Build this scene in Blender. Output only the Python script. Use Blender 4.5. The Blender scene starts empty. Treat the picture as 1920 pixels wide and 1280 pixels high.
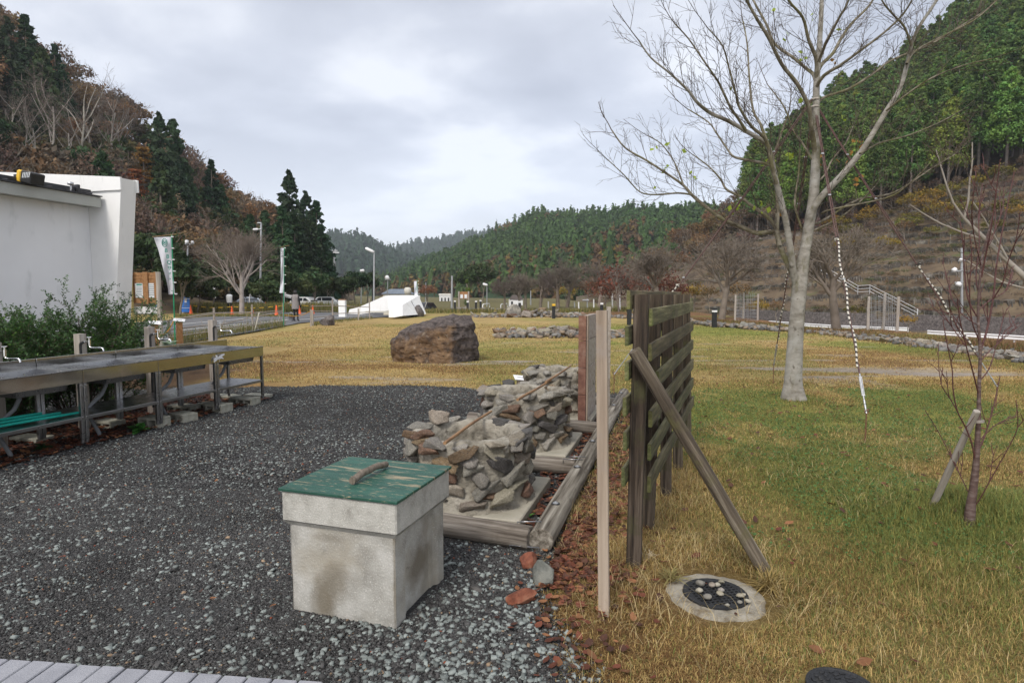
import bpy, bmesh, math, random
import numpy as np
from mathutils import Vector, Matrix, noise
SC = bpy.context.scene
COL = SC.collection
R = math.radians
# ------------------------------------------------------------------ camera
FPX, CX, CY = 1150.0, 960.0, 640.0
PITCH = math.atan(90.0 / FPX)
CAMZ = 1.5
cam_d = bpy.data.cameras.new("camera")
cam_d.sensor_width = 36.0
cam_d.lens = FPX / 1920.0 * 36.0
cam_d.clip_start = 0.05
cam_d.clip_end = 6000.0
cam = bpy.data.objects.new("camera", cam_d)
COL.objects.link(cam)
cam.location = (0, 0, CAMZ)
cam.rotation_euler = (R(90) - PITCH, 0, 0)
SC.camera = cam
# ------------------------------------------------------------------ exposure, world, sun
SC.view_settings.view_transform = 'Standard'
SC.view_settings.look = 'None'
SC.view_settings.gamma = 1.0
SC.view_settings.exposure = 0.60
SUN_EL, SUN_AZ = R(48), R(205)       # azimuth measured clockwise from +Y: behind the camera, to the left
w = bpy.data.worlds.new("World")
SC.world = w
w.use_nodes = True
nt = w.node_tree
nt.nodes.clear()
def wn(t, **k):
 n = nt.nodes.new(t)
 for a, b in k.items():
  setattr(n, a, b)
 return n
out = wn('ShaderNodeOutputWorld')
bg1 = wn('ShaderNodeBackground')
bg2 = wn('ShaderNodeBackground')
add = wn('ShaderNodeAddShader')
sky = wn('ShaderNodeTexSky', sky_type='NISHITA')
sky.sun_disc = False
sky.sun_elevation = SUN_EL
sky.sun_rotation = SUN_AZ
sky.dust_density = 3.0
bg1.inputs['Strength'].default_value = 0.05; sky.air_density = .6
tc = wn('ShaderNodeTexCoord')
sep = wn('ShaderNodeSeparateXYZ')
nt.links.new(tc.outputs['Generated'], sep.inputs[0])
mz = wn('ShaderNodeMath', operation='MAXIMUM'); mz.inputs[1].default_value = 0.0
nt.links.new(sep.outputs['Z'], mz.inputs[0])
az = wn('ShaderNodeMath', operation='ADD'); az.inputs[1].default_value = 0.22
nt.links.new(mz.outputs[0], az.inputs[0])
dx = wn('ShaderNodeMath', operation='DIVIDE'); dy = wn('ShaderNodeMath', operation='DIVIDE')
nt.links.new(sep.outputs['X'], dx.inputs[0]); nt.links.new(az.outputs[0], dx.inputs[1])
nt.links.new(sep.outputs['Y'], dy.inputs[0]); nt.links.new(az.outputs[0], dy.inputs[1])
cmb = wn('ShaderNodeCombineXYZ')
nt.links.new(dx.outputs[0], cmb.inputs[0]); nt.links.new(dy.outputs[0], cmb.inputs[1])
mp = wn('ShaderNodeMapping')
mp.inputs['Location'].default_value = (3.1, 0.55, 0)
mp.inputs['Rotation'].default_value = (0, 0, 0.5)
mp.inputs['Scale'].default_value = (0.85, 0.95, 1)
nt.links.new(cmb.outputs[0], mp.inputs[0])
n1 = wn('ShaderNodeTexNoise'); n1.inputs['Scale'].default_value = 1.75; n1.inputs['Detail'].default_value = 7; n1.inputs['Roughness'].default_value = 0.5; n1.inputs['Distortion'].default_value = 0.15
nt.links.new(mp.outputs[0], n1.inputs['Vector'])
cr = wn('ShaderNodeValToRGB')
cr.color_ramp.elements[0].position = 0.36; cr.color_ramp.elements[0].color = (0.36, 0.368, 0.39, 1)
cr.color_ramp.elements[1].position = 0.62; cr.color_ramp.elements[1].color = (0.62, 0.625, 0.635, 1)
e = cr.color_ramp.elements.new(0.5); e.color = (0.455, 0.465, 0.49, 1)
nt.links.new(n1.outputs['Fac'], cr.inputs[0])
hz = wn('ShaderNodeMapRange'); hz.inputs['From Min'].default_value = 0.02; hz.inputs['From Max'].default_value = 0.26
hz.inputs['To Min'].default_value = 0.85; hz.inputs['To Max'].default_value = 0.0
nt.links.new(sep.outputs['Z'], hz.inputs['Value'])
mxh = wn('ShaderNodeMix', data_type='RGBA')
nt.links.new(hz.outputs[0], mxh.inputs['Factor']); nt.links.new(cr.outputs[0], mxh.inputs['A'])
mxh.inputs['B'].default_value = (0.70, 0.708, 0.725, 1)
nt.links.new(mxh.outputs['Result'], bg2.inputs['Color'])
bg2.inputs['Strength'].default_value = 0.92
nt.links.new(sky.outputs[0], bg1.inputs['Color'])
nt.links.new(bg1.outputs[0], add.inputs[0]); nt.links.new(bg2.outputs[0], add.inputs[1])
nt.links.new(add.outputs[0], out.inputs['Surface'])
sun_d = bpy.data.lights.new("sun", 'SUN')
sun_d.energy = 1.5
sun_d.angle = R(14)
sun_d.color = (1.0, 0.96, 0.9)
sun = bpy.data.objects.new("sun", sun_d)
COL.objects.link(sun)
sd = Vector((math.sin(SUN_AZ) * math.cos(SUN_EL), math.cos(SUN_AZ) * math.cos(SUN_EL), math.sin(SUN_EL)))
sun.rotation_euler = sd.to_track_quat('Z', 'Y').to_euler()
sun.location = (0, 0, 30)
# ------------------------------------------------------------------ pixel -> place in the world
def ray(px, py):
 u, v = (px - CX) / FPX, (py - CY) / FPX
 return Vector((u, math.cos(PITCH) - v * math.sin(PITCH), -math.sin(PITCH) - v * math.cos(PITCH)))
def G(px, py, z=0.0):
 d = ray(px, py)
 t = (z - CAMZ) / d.z
 return Vector((d.x * t, d.y * t, z))
def D(px, py, Y):
 d = ray(px, py)
 t = Y / d.y
 return Vector((d.x * t, Y, CAMZ + d.z * t))
# ------------------------------------------------------------------ numpy noise
def _h(ix, iy, s):
 n = (ix * 374761393 + iy * 668265263 + s * 1442695041) & 0xffffffff
 n = ((n ^ (n >> 13)) * 1274126177) & 0xffffffff
 return ((n ^ (n >> 16)) & 0xffff) / 65535.0
def vnoise(x, y, s=0):
 x = np.asarray(x, float); y = np.asarray(y, float)
 ix = np.floor(x).astype(np.int64); iy = np.floor(y).astype(np.int64)
 fx = x - ix; fy = y - iy
 fx = fx * fx * (3 - 2 * fx); fy = fy * fy * (3 - 2 * fy)
 a = _h(ix, iy, s); b = _h(ix + 1, iy, s); c = _h(ix, iy + 1, s); d = _h(ix + 1, iy + 1, s)
 return (a * (1 - fx) + b * fx) * (1 - fy) + (c * (1 - fx) + d * fx) * fy
def fbm(x, y, s=0, o=4):
 x = np.asarray(x, float); y = np.asarray(y, float)
 r = 0; a = .5; t = 0
 for k in range(o):
  r = r + a * vnoise(x * 2 ** k, y * 2 ** k, s + k * 17); t += a; a *= .5
 return r / t
def sstep(a, b, x):
 t = np.clip((np.asarray(x, float) - a) / (b - a), 0, 1)
 return t * t * (3 - 2 * t)
# ------------------------------------------------------------------ objects
def tag(o, label=None, cat=None, group=None, kind=None):
 if label: o['label'] = label
 if cat: o['category'] = cat
 if group: o['group'] = group
 if kind: o['kind'] = kind
 return o
def empty(name, loc=(0, 0, 0), rz=0.0, label=None, cat=None, group=None):
 o = bpy.data.objects.new(name, None)
 COL.objects.link(o)
 o.empty_display_size = .2
 o.location = loc
 o.rotation_euler = (0, 0, rz)
 return tag(o, label, cat, group)
def mesh_np(V, Fs, cols=None, smooth=False, name="mesh"):
 """V (n,3); Fs list of (m,k) arrays; cols (n,3) linear colours per vertex"""
 me = bpy.data.meshes.new(name)
 V = np.asarray(V, np.float32)
 Fs = [np.asarray(f, np.int32) for f in Fs if len(f)]
 loops = np.concatenate([f.ravel() for f in Fs])
 tot = np.concatenate([np.full(len(f), f.shape[1], np.int32) for f in Fs])
 start = np.concatenate([[0], np.cumsum(tot)[:-1]]).astype(np.int32)
 me.vertices.add(len(V)); me.vertices.foreach_set('co', V.ravel())
 me.loops.add(len(loops)); me.loops.foreach_set('vertex_index', loops)
 me.polygons.add(len(tot)); me.polygons.foreach_set('loop_start', start); me.polygons.foreach_set('loop_total', tot)
 if smooth:
  me.polygons.foreach_set('use_smooth', np.ones(len(tot), bool))
 me.update(calc_edges=True)
 if cols is not None:
  ca = me.color_attributes.new('Col', 'FLOAT_COLOR', 'POINT')
  c4 = np.ones((len(V), 4), np.float32); c4[:, :3] = cols
  ca.data.foreach_set('color', c4.ravel())
 return me
def link(name, me, mat, parent=None, matrix=None):
 o = bpy.data.objects.new(name, me)
 if mat is not None and not me.materials:
  me.materials.append(mat)
 COL.objects.link(o)
 if parent is not None:
  o.parent = parent
 if matrix is not None:
  o.matrix_local = matrix
 return o
class MB:
 def __init__(s):
  s.v = []; s.f = []; s.sm = []
 def add(s, vs, fs, smooth=False):
  b = len(s.v)
  s.v += [tuple(v) for v in vs]
  s.f += [tuple(i + b for i in f) for f in fs]
  s.sm += [smooth] * len(fs)
  return s
 def box(s, c, size, rot=None, bev=0.0):
  x, y, z = size[0] / 2, size[1] / 2, size[2] / 2
  b = min(bev, x * .9, y * .9, z * .9)
  if b > 0:
   pts = []
   for sz in (-1, 1):
    for (zz, ins) in (((z), b), ((z - b), 0)) if sz > 0 else (((z - b), 0), ((z), b)):
     pass
   rings = [(-z, b), (-z + b, 0), (z - b, 0), (z, b)]
   for zz, ins in rings:
    X, Y = x - ins, y - ins
    q = b if ins == 0 else b * .5
    pts += [(-X + q, -Y, zz), (X - q, -Y, zz), (X, -Y + q, zz), (X, Y - q, zz), (X - q, Y, zz), (-X + q, Y, zz), (-X, Y - q, zz), (-X, -Y + q, zz)]
   fs = [tuple(range(7, -1, -1)), tuple(range(24, 32))]
   for r_ in range(3):
    for k in range(8):
     a = r_ * 8 + k; d = r_ * 8 + (k + 1) % 8
     fs.append((a, d, d + 8, a + 8))
  else:
   pts = [(-x, -y, -z), (x, -y, -z), (x, y, -z), (-x, y, -z), (-x, -y, z), (x, -y, z), (x, y, z), (-x, y, z)]
   fs = [(0, 3, 2, 1), (4, 5, 6, 7), (0, 1, 5, 4), (1, 2, 6, 5), (2, 3, 7, 6), (3, 0, 4, 7)]
  c = Vector(c)
  m = rot.to_3x3() if rot is not None else Matrix.Identity(3)
  return s.add([m @ Vector(p) + c for p in pts], fs)
 def tube(s, pts, rad, n=8, caps=True, smooth=True):
  pts = [Vector(p) for p in pts]
  if not hasattr(rad, '__len__'): rad = [rad] * len(pts)
  vs = []; fs = []
  t = (pts[1] - pts[0]).normalized()
  u = t.orthogonal().normalized()
  for i, p in enumerate(pts):
   a = pts[max(i - 1, 0)]; b = pts[min(i + 1, len(pts) - 1)]
   t = (b - a)
   if t.length < 1e-9: t = Vector((0, 0, 1))
   t.normalize()
   u = u - t * u.dot(t)
   if u.length < 1e-6: u = t.orthogonal()
   u.normalize(); w_ = t.cross(u)
   for k in range(n):
    an = 2 * math.pi * k / n
    vs.append(p + (u * math.cos(an) + w_ * math.sin(an)) * rad[i])
  for i in range(len(pts) - 1):
   for k in range(n):
    a = i * n + k; b = i * n + (k + 1) % n
    fs.append((a, b, b + n, a + n))
  s.add(vs, fs, smooth)
  if caps:
   s.add(vs[:n], [tuple(range(n - 1, -1, -1))]); s.add(vs[-n:], [tuple(range(n))])
  return s
 def lathe(s, prof, n=24, c=(0, 0, 0), smooth=True, caps=True):
  vs = []; fs = []
  for r_, z in prof:
   for k in range(n):
    a = 2 * math.pi * k / n
    vs.append((c[0] + r_ * math.cos(a), c[1] + r_ * math.sin(a), c[2] + z))
  for i in range(len(prof) - 1):
   for k in range(n):
    a = i * n + k; b = i * n + (k + 1) % n
    fs.append((a, b, b + n, a + n))
  s.add(vs, fs, smooth)
  if caps:
   if prof[0][0] > 1e-4: s.add(vs[:n], [tuple(range(n - 1, -1, -1))])
   if prof[-1][0] > 1e-4: s.add(vs[-n:], [tuple(range(n))])
  return s
 def prism(s, poly, z0, z1, rot=None, off=(0, 0, 0)):
  """poly = list of (x,y), extruded z0..z1"""
  n = len(poly); m = rot.to_3x3() if rot is not None else Matrix.Identity(3); o = Vector(off)
  vs = [m @ Vector((x, y, z0)) + o for x, y in poly] + [m @ Vector((x, y, z1)) + o for x, y in poly]
  fs = [tuple(range(n - 1, -1, -1)), tuple(range(n, 2 * n))] + [(k, (k + 1) % n, n + (k + 1) % n, n + k) for k in range(n)]
  return s.add(vs, fs)
 def mesh(s, name="mesh"):
  me = bpy.data.meshes.new(name)
  me.from_pydata(s.v, [], s.f)
  me.polygons.foreach_set('use_smooth', s.sm)
  me.update()
  return me
 def build(s, name, mat, parent=None, matrix=None):
  return link(name, s.mesh(name), mat, parent, matrix)
def seg_matrix(p0, p1, roll=0.0):
 p0, p1 = Vector(p0), Vector(p1)
 z = (p1 - p0).normalized()
 q = z.to_track_quat('Z', 'Y')
 return Matrix.Translation(p0) @ q.to_matrix().to_4x4() @ Matrix.Rotation(roll, 4, 'Z')
def upright_matrix(p0, p1, rz):
 """Z along p0->p1, X kept as near as possible to heading rz"""
 p0, p1 = Vector(p0), Vector(p1)
 z = (p1 - p0).normalized()
 x = Vector((math.cos(rz), math.sin(rz), 0)); x = (x - z * x.dot(z)).normalized()
 y = z.cross(x)
 m = Matrix((x, y, z)).transposed().to_4x4(); m.translation = p0
 return m
def log_mb(L, r0, r1, n=20, rings=14, seed=0, bump=.02, capr=.96):
 mb = MB(); vs = []; fs = []
 for i in range(rings + 1):
  t = i / rings
  for k in range(n):
   a = 2 * math.pi * k / n
   r_ = (r0 + (r1 - r0) * t) * (1 + bump * 2 * noise.noise(Vector((math.cos(a) * 2 + seed * 7, math.sin(a) * 2, t * L * 2.5))))
   ox = bump * .5 * noise.noise(Vector((seed, t * L * 1.2, 3))) * .6
   vs.append((r_ * math.cos(a) + ox, r_ * math.sin(a), t * L))
 for i in range(rings):
  for k in range(n):
   a = i * n + k; b = i * n + (k + 1) % n
   fs.append((a, b, b + n, a + n))
 mb.add(vs, fs, True)
 for i, z, d in ((0, 0, 1), (rings, L, -1)):
  ring = vs[i * n:(i + 1) * n]
  inner = [(x * capr, y * capr, z - d * 0.004) for x, y, _ in ring]
  allv = ring + inner
  f2 = [(k, n + k, n + (k + 1) % n, (k + 1) % n) if d > 0 else (k, (k + 1) % n, n + (k + 1) % n, n + k) for k in range(n)]
  f2.append(tuple(range(2 * n - 1, n - 1, -1)) if d > 0 else tuple(range(n, 2 * n)))
  mb.add(allv, f2)
 return mb
def plank_mb(L, w_, h, seg=10, seed=0, wob=.004, bev=.004):
 """board along +Z, w_ in X, h in Y, slightly warped"""
 prof = [(-w_/2+bev, -h/2), (w_/2-bev, -h/2), (w_/2, -h/2+bev), (w_/2, h/2-bev), (w_/2-bev, h/2), (-w_/2+bev, h/2), (-w_/2, h/2-bev), (-w_/2, -h/2+bev)]
 mb = MB(); vs = []; fs = []; n = 8
 for i in range(seg + 1):
  t = i / seg
  dx_ = wob * noise.noise(Vector((seed * 3.1, t * L * 2, 0))) * 2
  dy_ = wob * noise.noise(Vector((seed * 5.7, t * L * 2, 9))) * 2
  for x, y in prof: vs.append((x + dx_ + wob * .6 * noise.noise(Vector((x * 30, t * L * 6, seed))), y + dy_, t * L))
 for i in range(seg):
  for k in range(n):
   a = i * n + k; b = i * n + (k + 1) % n
   fs.append((a, b, b + n, a + n))
 mb.add(vs, fs); mb.add(vs[:n], [tuple(range(n - 1, -1, -1))]); mb.add(vs[-n:], [tuple(range(n))])
 return mb
def copy_tree(o, parent=None):
 c = o.copy(); COL.objects.link(c)
 if parent is not None: c.parent = parent
 for ch in list(o.children): copy_tree(ch, c)
 return c
_ico = {}
def ico(sub):
 if sub not in _ico:
  bm = bmesh.new(); bmesh.ops.create_icosphere(bm, subdivisions=sub, radius=1.0)
  bm.verts.ensure_lookup_table()
  _ico[sub] = (np.array([v.co[:] for v in bm.verts]), np.array([[v.index for v in f.verts] for f in bm.faces]))
  bm.free()
 V, F = _ico[sub]
 return V.copy(), F.copy()
def rock_np(seed, dims, sub=3, cuts=12, rough=.06, planes=None, flat=0.0):
 rs = random.Random(seed)
 V, F = ico(sub)
 off = Vector((seed * 1.37, seed * .71, 0))
 P = []
 pl = []
 for _ in range(cuts):
  n = Vector((rs.gauss(0, 1), rs.gauss(0, 1), rs.gauss(0, .8))).normalized()
  pl.append((n, rs.uniform(.5, .82)))
 for n, d in (planes or []): pl.append((Vector(n).normalized(), d))
 for v in V:
  p = Vector(v)
  for n, d in pl:
   k = p.dot(n)
   if k > d: p = p - n * (k - d) * .93
  q = p + off
  p = p * (1 + rough * 1.6 * noise.noise(q * 1.8) + rough * noise.noise(q * 5) + rough * .55 * noise.noise(q * 13) + rough * .3 * noise.noise(q * 30))
  if flat and p.z < -flat: p.z = -flat
  P.append((p.x * dims[0], p.y * dims[1], p.z * dims[2]))
 return np.array(P), F
def angular_np(seed, n=13, cuts=3, rough=.035, dims=(1, 1, 1)):
 """broken stone: hull of a few random points, subdivided and roughened"""
 rs = random.Random(seed); bm = bmesh.new()
 for _ in range(n):
  v = Vector((rs.uniform(-1, 1), rs.uniform(-1, 1), rs.uniform(-1, 1))); m_ = max(abs(v.x), abs(v.y), abs(v.z)); v = v / m_ * rs.uniform(.78, 1.0)
  bm.verts.new((v.x * .95, v.y, v.z * .9))
 bmesh.ops.convex_hull(bm, input=bm.verts)
 bmesh.ops.delete(bm, geom=[v for v in bm.verts if not v.link_faces], context='VERTS')
 bmesh.ops.triangulate(bm, faces=bm.faces)
 for _ in range(cuts):
  bmesh.ops.subdivide_edges(bm, edges=[e for e in bm.edges if e.calc_length() > .22], cuts=1, use_grid_fill=True)
  bmesh.ops.triangulate(bm, faces=[f for f in bm.faces if len(f.verts) > 3])
 bmesh.ops.smooth_vert(bm, verts=bm.verts, factor=.35, use_axis_x=True, use_axis_y=True, use_axis_z=True)
 bm.normal_update(); bm.verts.index_update(); o = Vector((seed * 1.3, 2, 5))
 V = np.array([((v.co + v.normal * (rough * 2.2 * noise.noise(v.co * 1.7 + o) + rough * 1.4 * noise.noise(v.co * 4.5 + o) + rough * .8 * noise.noise(v.co * 11 + o)))[:]) for v in bm.verts]) * np.array(dims)
 F = np.array([[v.index for v in f.verts] for f in bm.faces]); bm.free()
 return V, F
# ------------------------------------------------------------------ materials
def S(r, g, b, k=1.0):
 f = lambda c: ((c / 255 + .055) / 1.055) ** 2.4 if c > 10 else c / 255 / 12.92
 return (f(r) * k, f(g) * k, f(b) * k, 1)
def mat(name, cols, scale=6.0, rough=.8, bump=.0, bscale=60.0, detail=6, stretch=(1, 1, 1), metal=0.0, lo=.3, hi=.7,
  attr=False, rnd=0.0, layers=(), spec=.4, distort=0.0, coord='Object', trans=0.0, vor=0.0, rrange=0.0):
 """cols: noise ramp colours. layers: (scale, (r,g,b,1), lo, hi, stretch) mixed over by a second noise."""
 m = bpy.data.materials.new(name); m.use_nodes = True
 t = m.node_tree; b = t.nodes['Principled BSDF']; L = t.links.new
 N = lambda ty, **k: [t.nodes.new(ty)][0]
 co = N('ShaderNodeTexCoord')
 def noise_(sc, st, det=detail, dist=0.0, seed=0.0):
  mp_ = N('ShaderNodeMapping'); mp_.inputs['Scale'].default_value = st; mp_.inputs['Location'].default_value = (seed, seed * .7, seed * 1.3)
  L(co.outputs[coord], mp_.inputs[0])
  n = N('ShaderNodeTexNoise'); n.inputs['Scale'].default_value = sc; n.inputs['Detail'].default_value = det
  n.inputs['Distortion'].default_value = dist; n.inputs['Roughness'].default_value = .6
  L(mp_.outputs[0], n.inputs['Vector'])
  return n.outputs['Fac']
 if vor > 0:
  vt = N('ShaderNodeTexVoronoi'); vt.inputs['Scale'].default_value = vor
  L(co.outputs[coord], vt.inputs['Vector'])
  sp = N('ShaderNodeSeparateColor'); L(vt.outputs['Color'], sp.inputs[0])
  fac = sp.outputs[0]
 else:
  fac = noise_(scale, stretch, dist=distort)
 rp = N('ShaderNodeValToRGB'); el = rp.color_ramp.elements
 el[0].position = lo; el[0].color = cols[0]; el[1].position = hi; el[1].color = cols[-1]
 for i in range(1, len(cols) - 1):
  e_ = el.new(lo + (hi - lo) * i / (len(cols) - 1)); e_.color = cols[i]
 L(fac, rp.inputs[0]); c = rp.outputs[0]
 for i, ly in enumerate(layers):
  st = ly[4] if len(ly) > 4 else (1, 1, 1)
  f2 = noise_(ly[0], st, seed=3.3 * (i + 1))
  mr = N('ShaderNodeMapRange'); mr.inputs['From Min'].default_value = ly[2]; mr.inputs['From Max'].default_value = ly[3]
  L(f2, mr.inputs['Value'])
  mx = N('ShaderNodeMix'); mx.data_type = 'RGBA'
  L(mr.outputs[0], mx.inputs['Factor']); L(c, mx.inputs['A']); mx.inputs['B'].default_value = ly[1]
  c = mx.outputs['Result']
 if attr:
  at = N('ShaderNodeVertexColor'); at.layer_name = 'Col'
  mx = N('ShaderNodeMix'); mx.data_type = 'RGBA'; mx.blend_type = 'MULTIPLY'; mx.inputs['Factor'].default_value = 1.0
  L(at.outputs['Color'], mx.inputs['A']); L(c, mx.inputs['B']); c = mx.outputs['Result']
 if rnd:
  oi = N('ShaderNodeObjectInfo')
  hs = N('ShaderNodeHueSaturation')
  m1 = N('ShaderNodeMapRange'); m1.inputs['To Min'].default_value = 1 - rnd; m1.inputs['To Max'].default_value = 1 + rnd
  L(oi.outputs['Random'], m1.inputs['Value']); L(m1.outputs[0], hs.inputs['Value'])
  w1 = N('ShaderNodeTexWhiteNoise'); w1.noise_dimensions = '1D'; L(oi.outputs['Random'], w1.inputs['W'])
  m2 = N('ShaderNodeMapRange'); m2.inputs['To Min'].default_value = .5 - rnd * .08; m2.inputs['To Max'].default_value = .5 + rnd * .08
  L(w1.outputs['Value'], m2.inputs['Value']); L(m2.outputs[0], hs.inputs['Hue'])
  L(c, hs.inputs['Color']); c = hs.outputs['Color']
 L(c, b.inputs['Base Color'])
 b.inputs['Roughness'].default_value = rough
 b.inputs['Metallic'].default_value = metal
 b.inputs['Specular IOR Level'].default_value = spec
 if rrange:
  fr = noise_(scale * 2.3, stretch, seed=9.1)
  mr = N('ShaderNodeMapRange'); mr.inputs['To Min'].default_value = max(0, rough - rrange); mr.inputs['To Max'].default_value = min(1, rough + rrange)
  L(fr, mr.inputs['Value']); L(mr.outputs[0], b.inputs['Roughness'])
 if bump:
  fb = noise_(bscale, stretch, det=5, seed=1.7)
  bp = N('ShaderNodeBump'); bp.inputs['Strength'].default_value = min(1, bump); bp.inputs['Distance'].default_value = .012 * max(1, bump)
  L(fb, bp.inputs['Height']); L(bp.outputs[0], b.inputs['Normal'])
 if trans:
  tr = N('ShaderNodeBsdfTranslucent'); L(c, tr.inputs['Color'])
  ms = N('ShaderNodeMixShader'); ms.inputs[0].default_value = trans
  L(b.outputs[0], ms.inputs[1]); L(tr.outputs[0], ms.inputs[2])
  L(ms.outputs[0], t.nodes['Material Output'].inputs['Surface'])
 return m
def c3(r, g, b): return (r, g, b, 1)
ZS = (1, 1, .06)
MT = {}
MT['concrete'] = mat('concrete', [c3(.22, .21, .185), c3(.35, .34, .305), c3(.46, .45, .415)], 7, .85, .35, 90, rrange=.1,
 layers=[(160, c3(.62, .60, .55), .56, .72), (60, c3(.22, .2, .16), .66, .78), (3.0, c3(.33, .30, .24), .5, .72)])
MT['concrete_rim'] = mat('concrete_rim', [c3(.27, .26, .23), c3(.40, .39, .35), c3(.48, .47, .43)], 12, .85, .35, 110,
 layers=[(140, c3(.64, .62, .56), .56, .72), (55, c3(.2, .18, .13), .68, .8)])
MT['pad'] = mat('pad', [c3(.28, .26, .2), c3(.42, .39, .32)], 5, .85, .25, 80, layers=[(30, c3(.28, .26, .2), .6, .75)])
MT['mortar'] = mat('mortar', [c3(.17, .15, .115), c3(.29, .265, .215), c3(.40, .37, .31)], 9, .95, 1.6, 30, layers=[(3, c3(.42, .4, .35), .55, .75), (16, c3(.10, .09, .07), .55, .72)])
MT['stone_grey'] = mat('stone_grey', [c3(.13, .123, .108), c3(.235, .22, .19), c3(.38, .355, .305)], 9, .8, .6, 50, rnd=.25, layers=[(5, c3(.22, .17, .1), .58, .75)])
MT['stone_tan'] = mat('stone_tan', [c3(.16, .135, .1), c3(.26, .23, .175), c3(.36, .33, .27)], 8, .8, .6, 50, rnd=.25, layers=[(7, c3(.12, .1, .08), .55, .75)])
MT['stone_rust'] = mat('stone_rust', [c3(.09, .055, .035), c3(.19, .12, .07), c3(.24, .19, .14)], 8, .8, .6, 50, rnd=.25, layers=[(6, c3(.06, .05, .045), .52, .7)])
MT['stone_dark'] = mat('stone_dark', [c3(.035, .035, .035), c3(.09, .085, .08), c3(.16, .15, .14)], 9, .8, .6, 50, rnd=.25)
MT['boulder'] = mat('boulder', [c3(.05, .033, .024), c3(.15, .093, .052), c3(.26, .17, .095)], 3.6, .85, 1.2, 22, distort=.9,
 layers=[(9, c3(.28, .235, .18), .58, .74), (11, c3(.035, .027, .022), .58, .70)])
MT['boulder_top'] = mat('boulder_top', [c3(.04, .035, .035), c3(.11, .095, .09), c3(.2, .18, .17)], 5, .85, 1.0, 20, distort=.8)
MT['rock'] = mat('rock', [c3(.09, .085, .08), c3(.2, .18, .155), c3(.33, .29, .24)], 4, .85, .6, 20, rnd=.35)
MT['rock_red'] = mat('rock_red', [c3(.07, .022, .014), c3(.20, .065, .035), c3(.32, .15, .09)], 12, .8, .6, 60)
MT['rock_green'] = mat('rock_green', [c3(.06, .065, .055), c3(.13, .135, .12), c3(.22, .22, .19)], 9, .7, .5, 60)
MT['green_paint'] = mat('green_paint', [c3(.012, .055, .038), c3(.02, .085, .058), c3(.035, .12, .085)], 5, .5, .35, 70, stretch=(.5, 3, 1),
 layers=[(8.5, c3(.30, .25, .16), .585, .64, (.45, 3.6, 1)), (40, c3(.32, .26, .17), .60, .65, (.4, 2, 1)), (30, c3(.03, .06, .03), .62, .75)], rrange=.15)
MT['driftwood'] = mat('driftwood', [c3(.07, .05, .035), c3(.16, .13, .1), c3(.24, .2, .165)], 30, .8, .6, 60, stretch=ZS)
MT['log_wood'] = mat('log_wood', [c3(.06, .048, .036), c3(.19, .165, .135), c3(.34, .31, .265)], 26, .85, .7, 40, stretch=(1, 1, .05), rnd=.15, lo=.36, hi=.66, layers=[(5, c3(.1, .08, .06), .56, .74)])
MT['fence_wood'] = mat('fence_wood', [c3(.022, .016, .011), c3(.075, .055, .038), c3(.17, .135, .10)], 26, .88, 1.2, 50, stretch=(1, 1, .05), rnd=.2, lo=.36, hi=.64,
 layers=[(4, c3(.075, .075, .03), .54, .68), (70, c3(.015, .011, .008), .6, .68, (1, 1, .025))])
MT['slat_wood'] = mat('slat_wood', [c3(.04, .036, .02), c3(.11, .098, .052), c3(.20, .175, .10)], 26, .88, .8, 60, stretch=(1, 1, .05), rnd=.25, lo=.35, hi=.65,
 layers=[(5, c3(.085, .07, .045), .5, .66), (9, c3(.11, .125, .035), .56, .72), (60, c3(.03, .025, .015), .62, .72, (1, 1, .04))])
MT['brace_wood'] = mat('brace_wood', [c3(.035, .026, .018), c3(.12, .095, .068), c3(.27, .235, .18)], 28, .85, 1.2, 45, stretch=(1, 1, .05), lo=.36, hi=.66, layers=[(4, c3(.12, .11, .045), .54, .68), (70, c3(.02, .015, .01), .6, .68, (1, 1, .025))])
MT['new_wood'] = mat('new_wood', [c3(.20, .15, .11), c3(.33, .265, .205), c3(.42, .35, .28)], 18, .75, .3, 60, stretch=(1, 1, .05), rnd=.08, layers=[(5, c3(.26, .22, .19), .55, .75)])
MT['brown_board'] = mat('brown_board', [c3(.10, .045, .03), c3(.19, .09, .06), c3(.28, .17, .12)], 10, .7, .3, 50, rnd=.1, layers=[(3, c3(.3, .22, .17), .58, .7)])
MT['grey_board'] = mat('grey_board', [c3(.2, .16, .13), c3(.33, .28, .24), c3(.42, .38, .34)], 18, .8, .4, 60, stretch=(1, .1, 1), rnd=.15)
MT['bamboo'] = mat('bamboo', [c3(.10, .05, .025), c3(.3, .17, .08), c3(.38, .25, .14)], 10, .6, .2, 60, stretch=(1, 1, .2))
MT['steel'] = mat('steel', [c3(.44, .43, .41), c3(.55, .54, .52)], 3, .10, .10, 2.0, metal=1.0, rrange=.05)
MT['steel_dull'] = mat('steel_dull', [c3(.27, .27, .275), c3(.38, .38, .385)], 8, .28, .05, 30, metal=1.0, rrange=.03)
MT['chrome'] = mat('chrome', [c3(.8, .8, .8), c3(.85, .85, .85)], 3, .08, 0, metal=1.0)
MT['galv'] = mat('galv', [c3(.4, .41, .42), c3(.55, .56, .57)], 10, .4, .1, 40, metal=.7)
MT['rust'] = mat('rust', [c3(.1, .045, .025), c3(.24, .12, .07)], 40, .8, .4, 80)
MT['maroon'] = mat('maroon', [c3(.07, .035, .032), c3(.12, .065, .055)], 30, .6, .2, 80)
MT['black_iron'] = mat('black_iron', [c3(.012, .013, .015), c3(.03, .031, .033)], 30, .55, .4, 90, layers=[(8, c3(.06, .055, .045), .6, .75)])
MT['black_plastic'] = mat('black_plastic', [c3(.015, .015, .015), c3(.03, .03, .03)], 10, .5)
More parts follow.
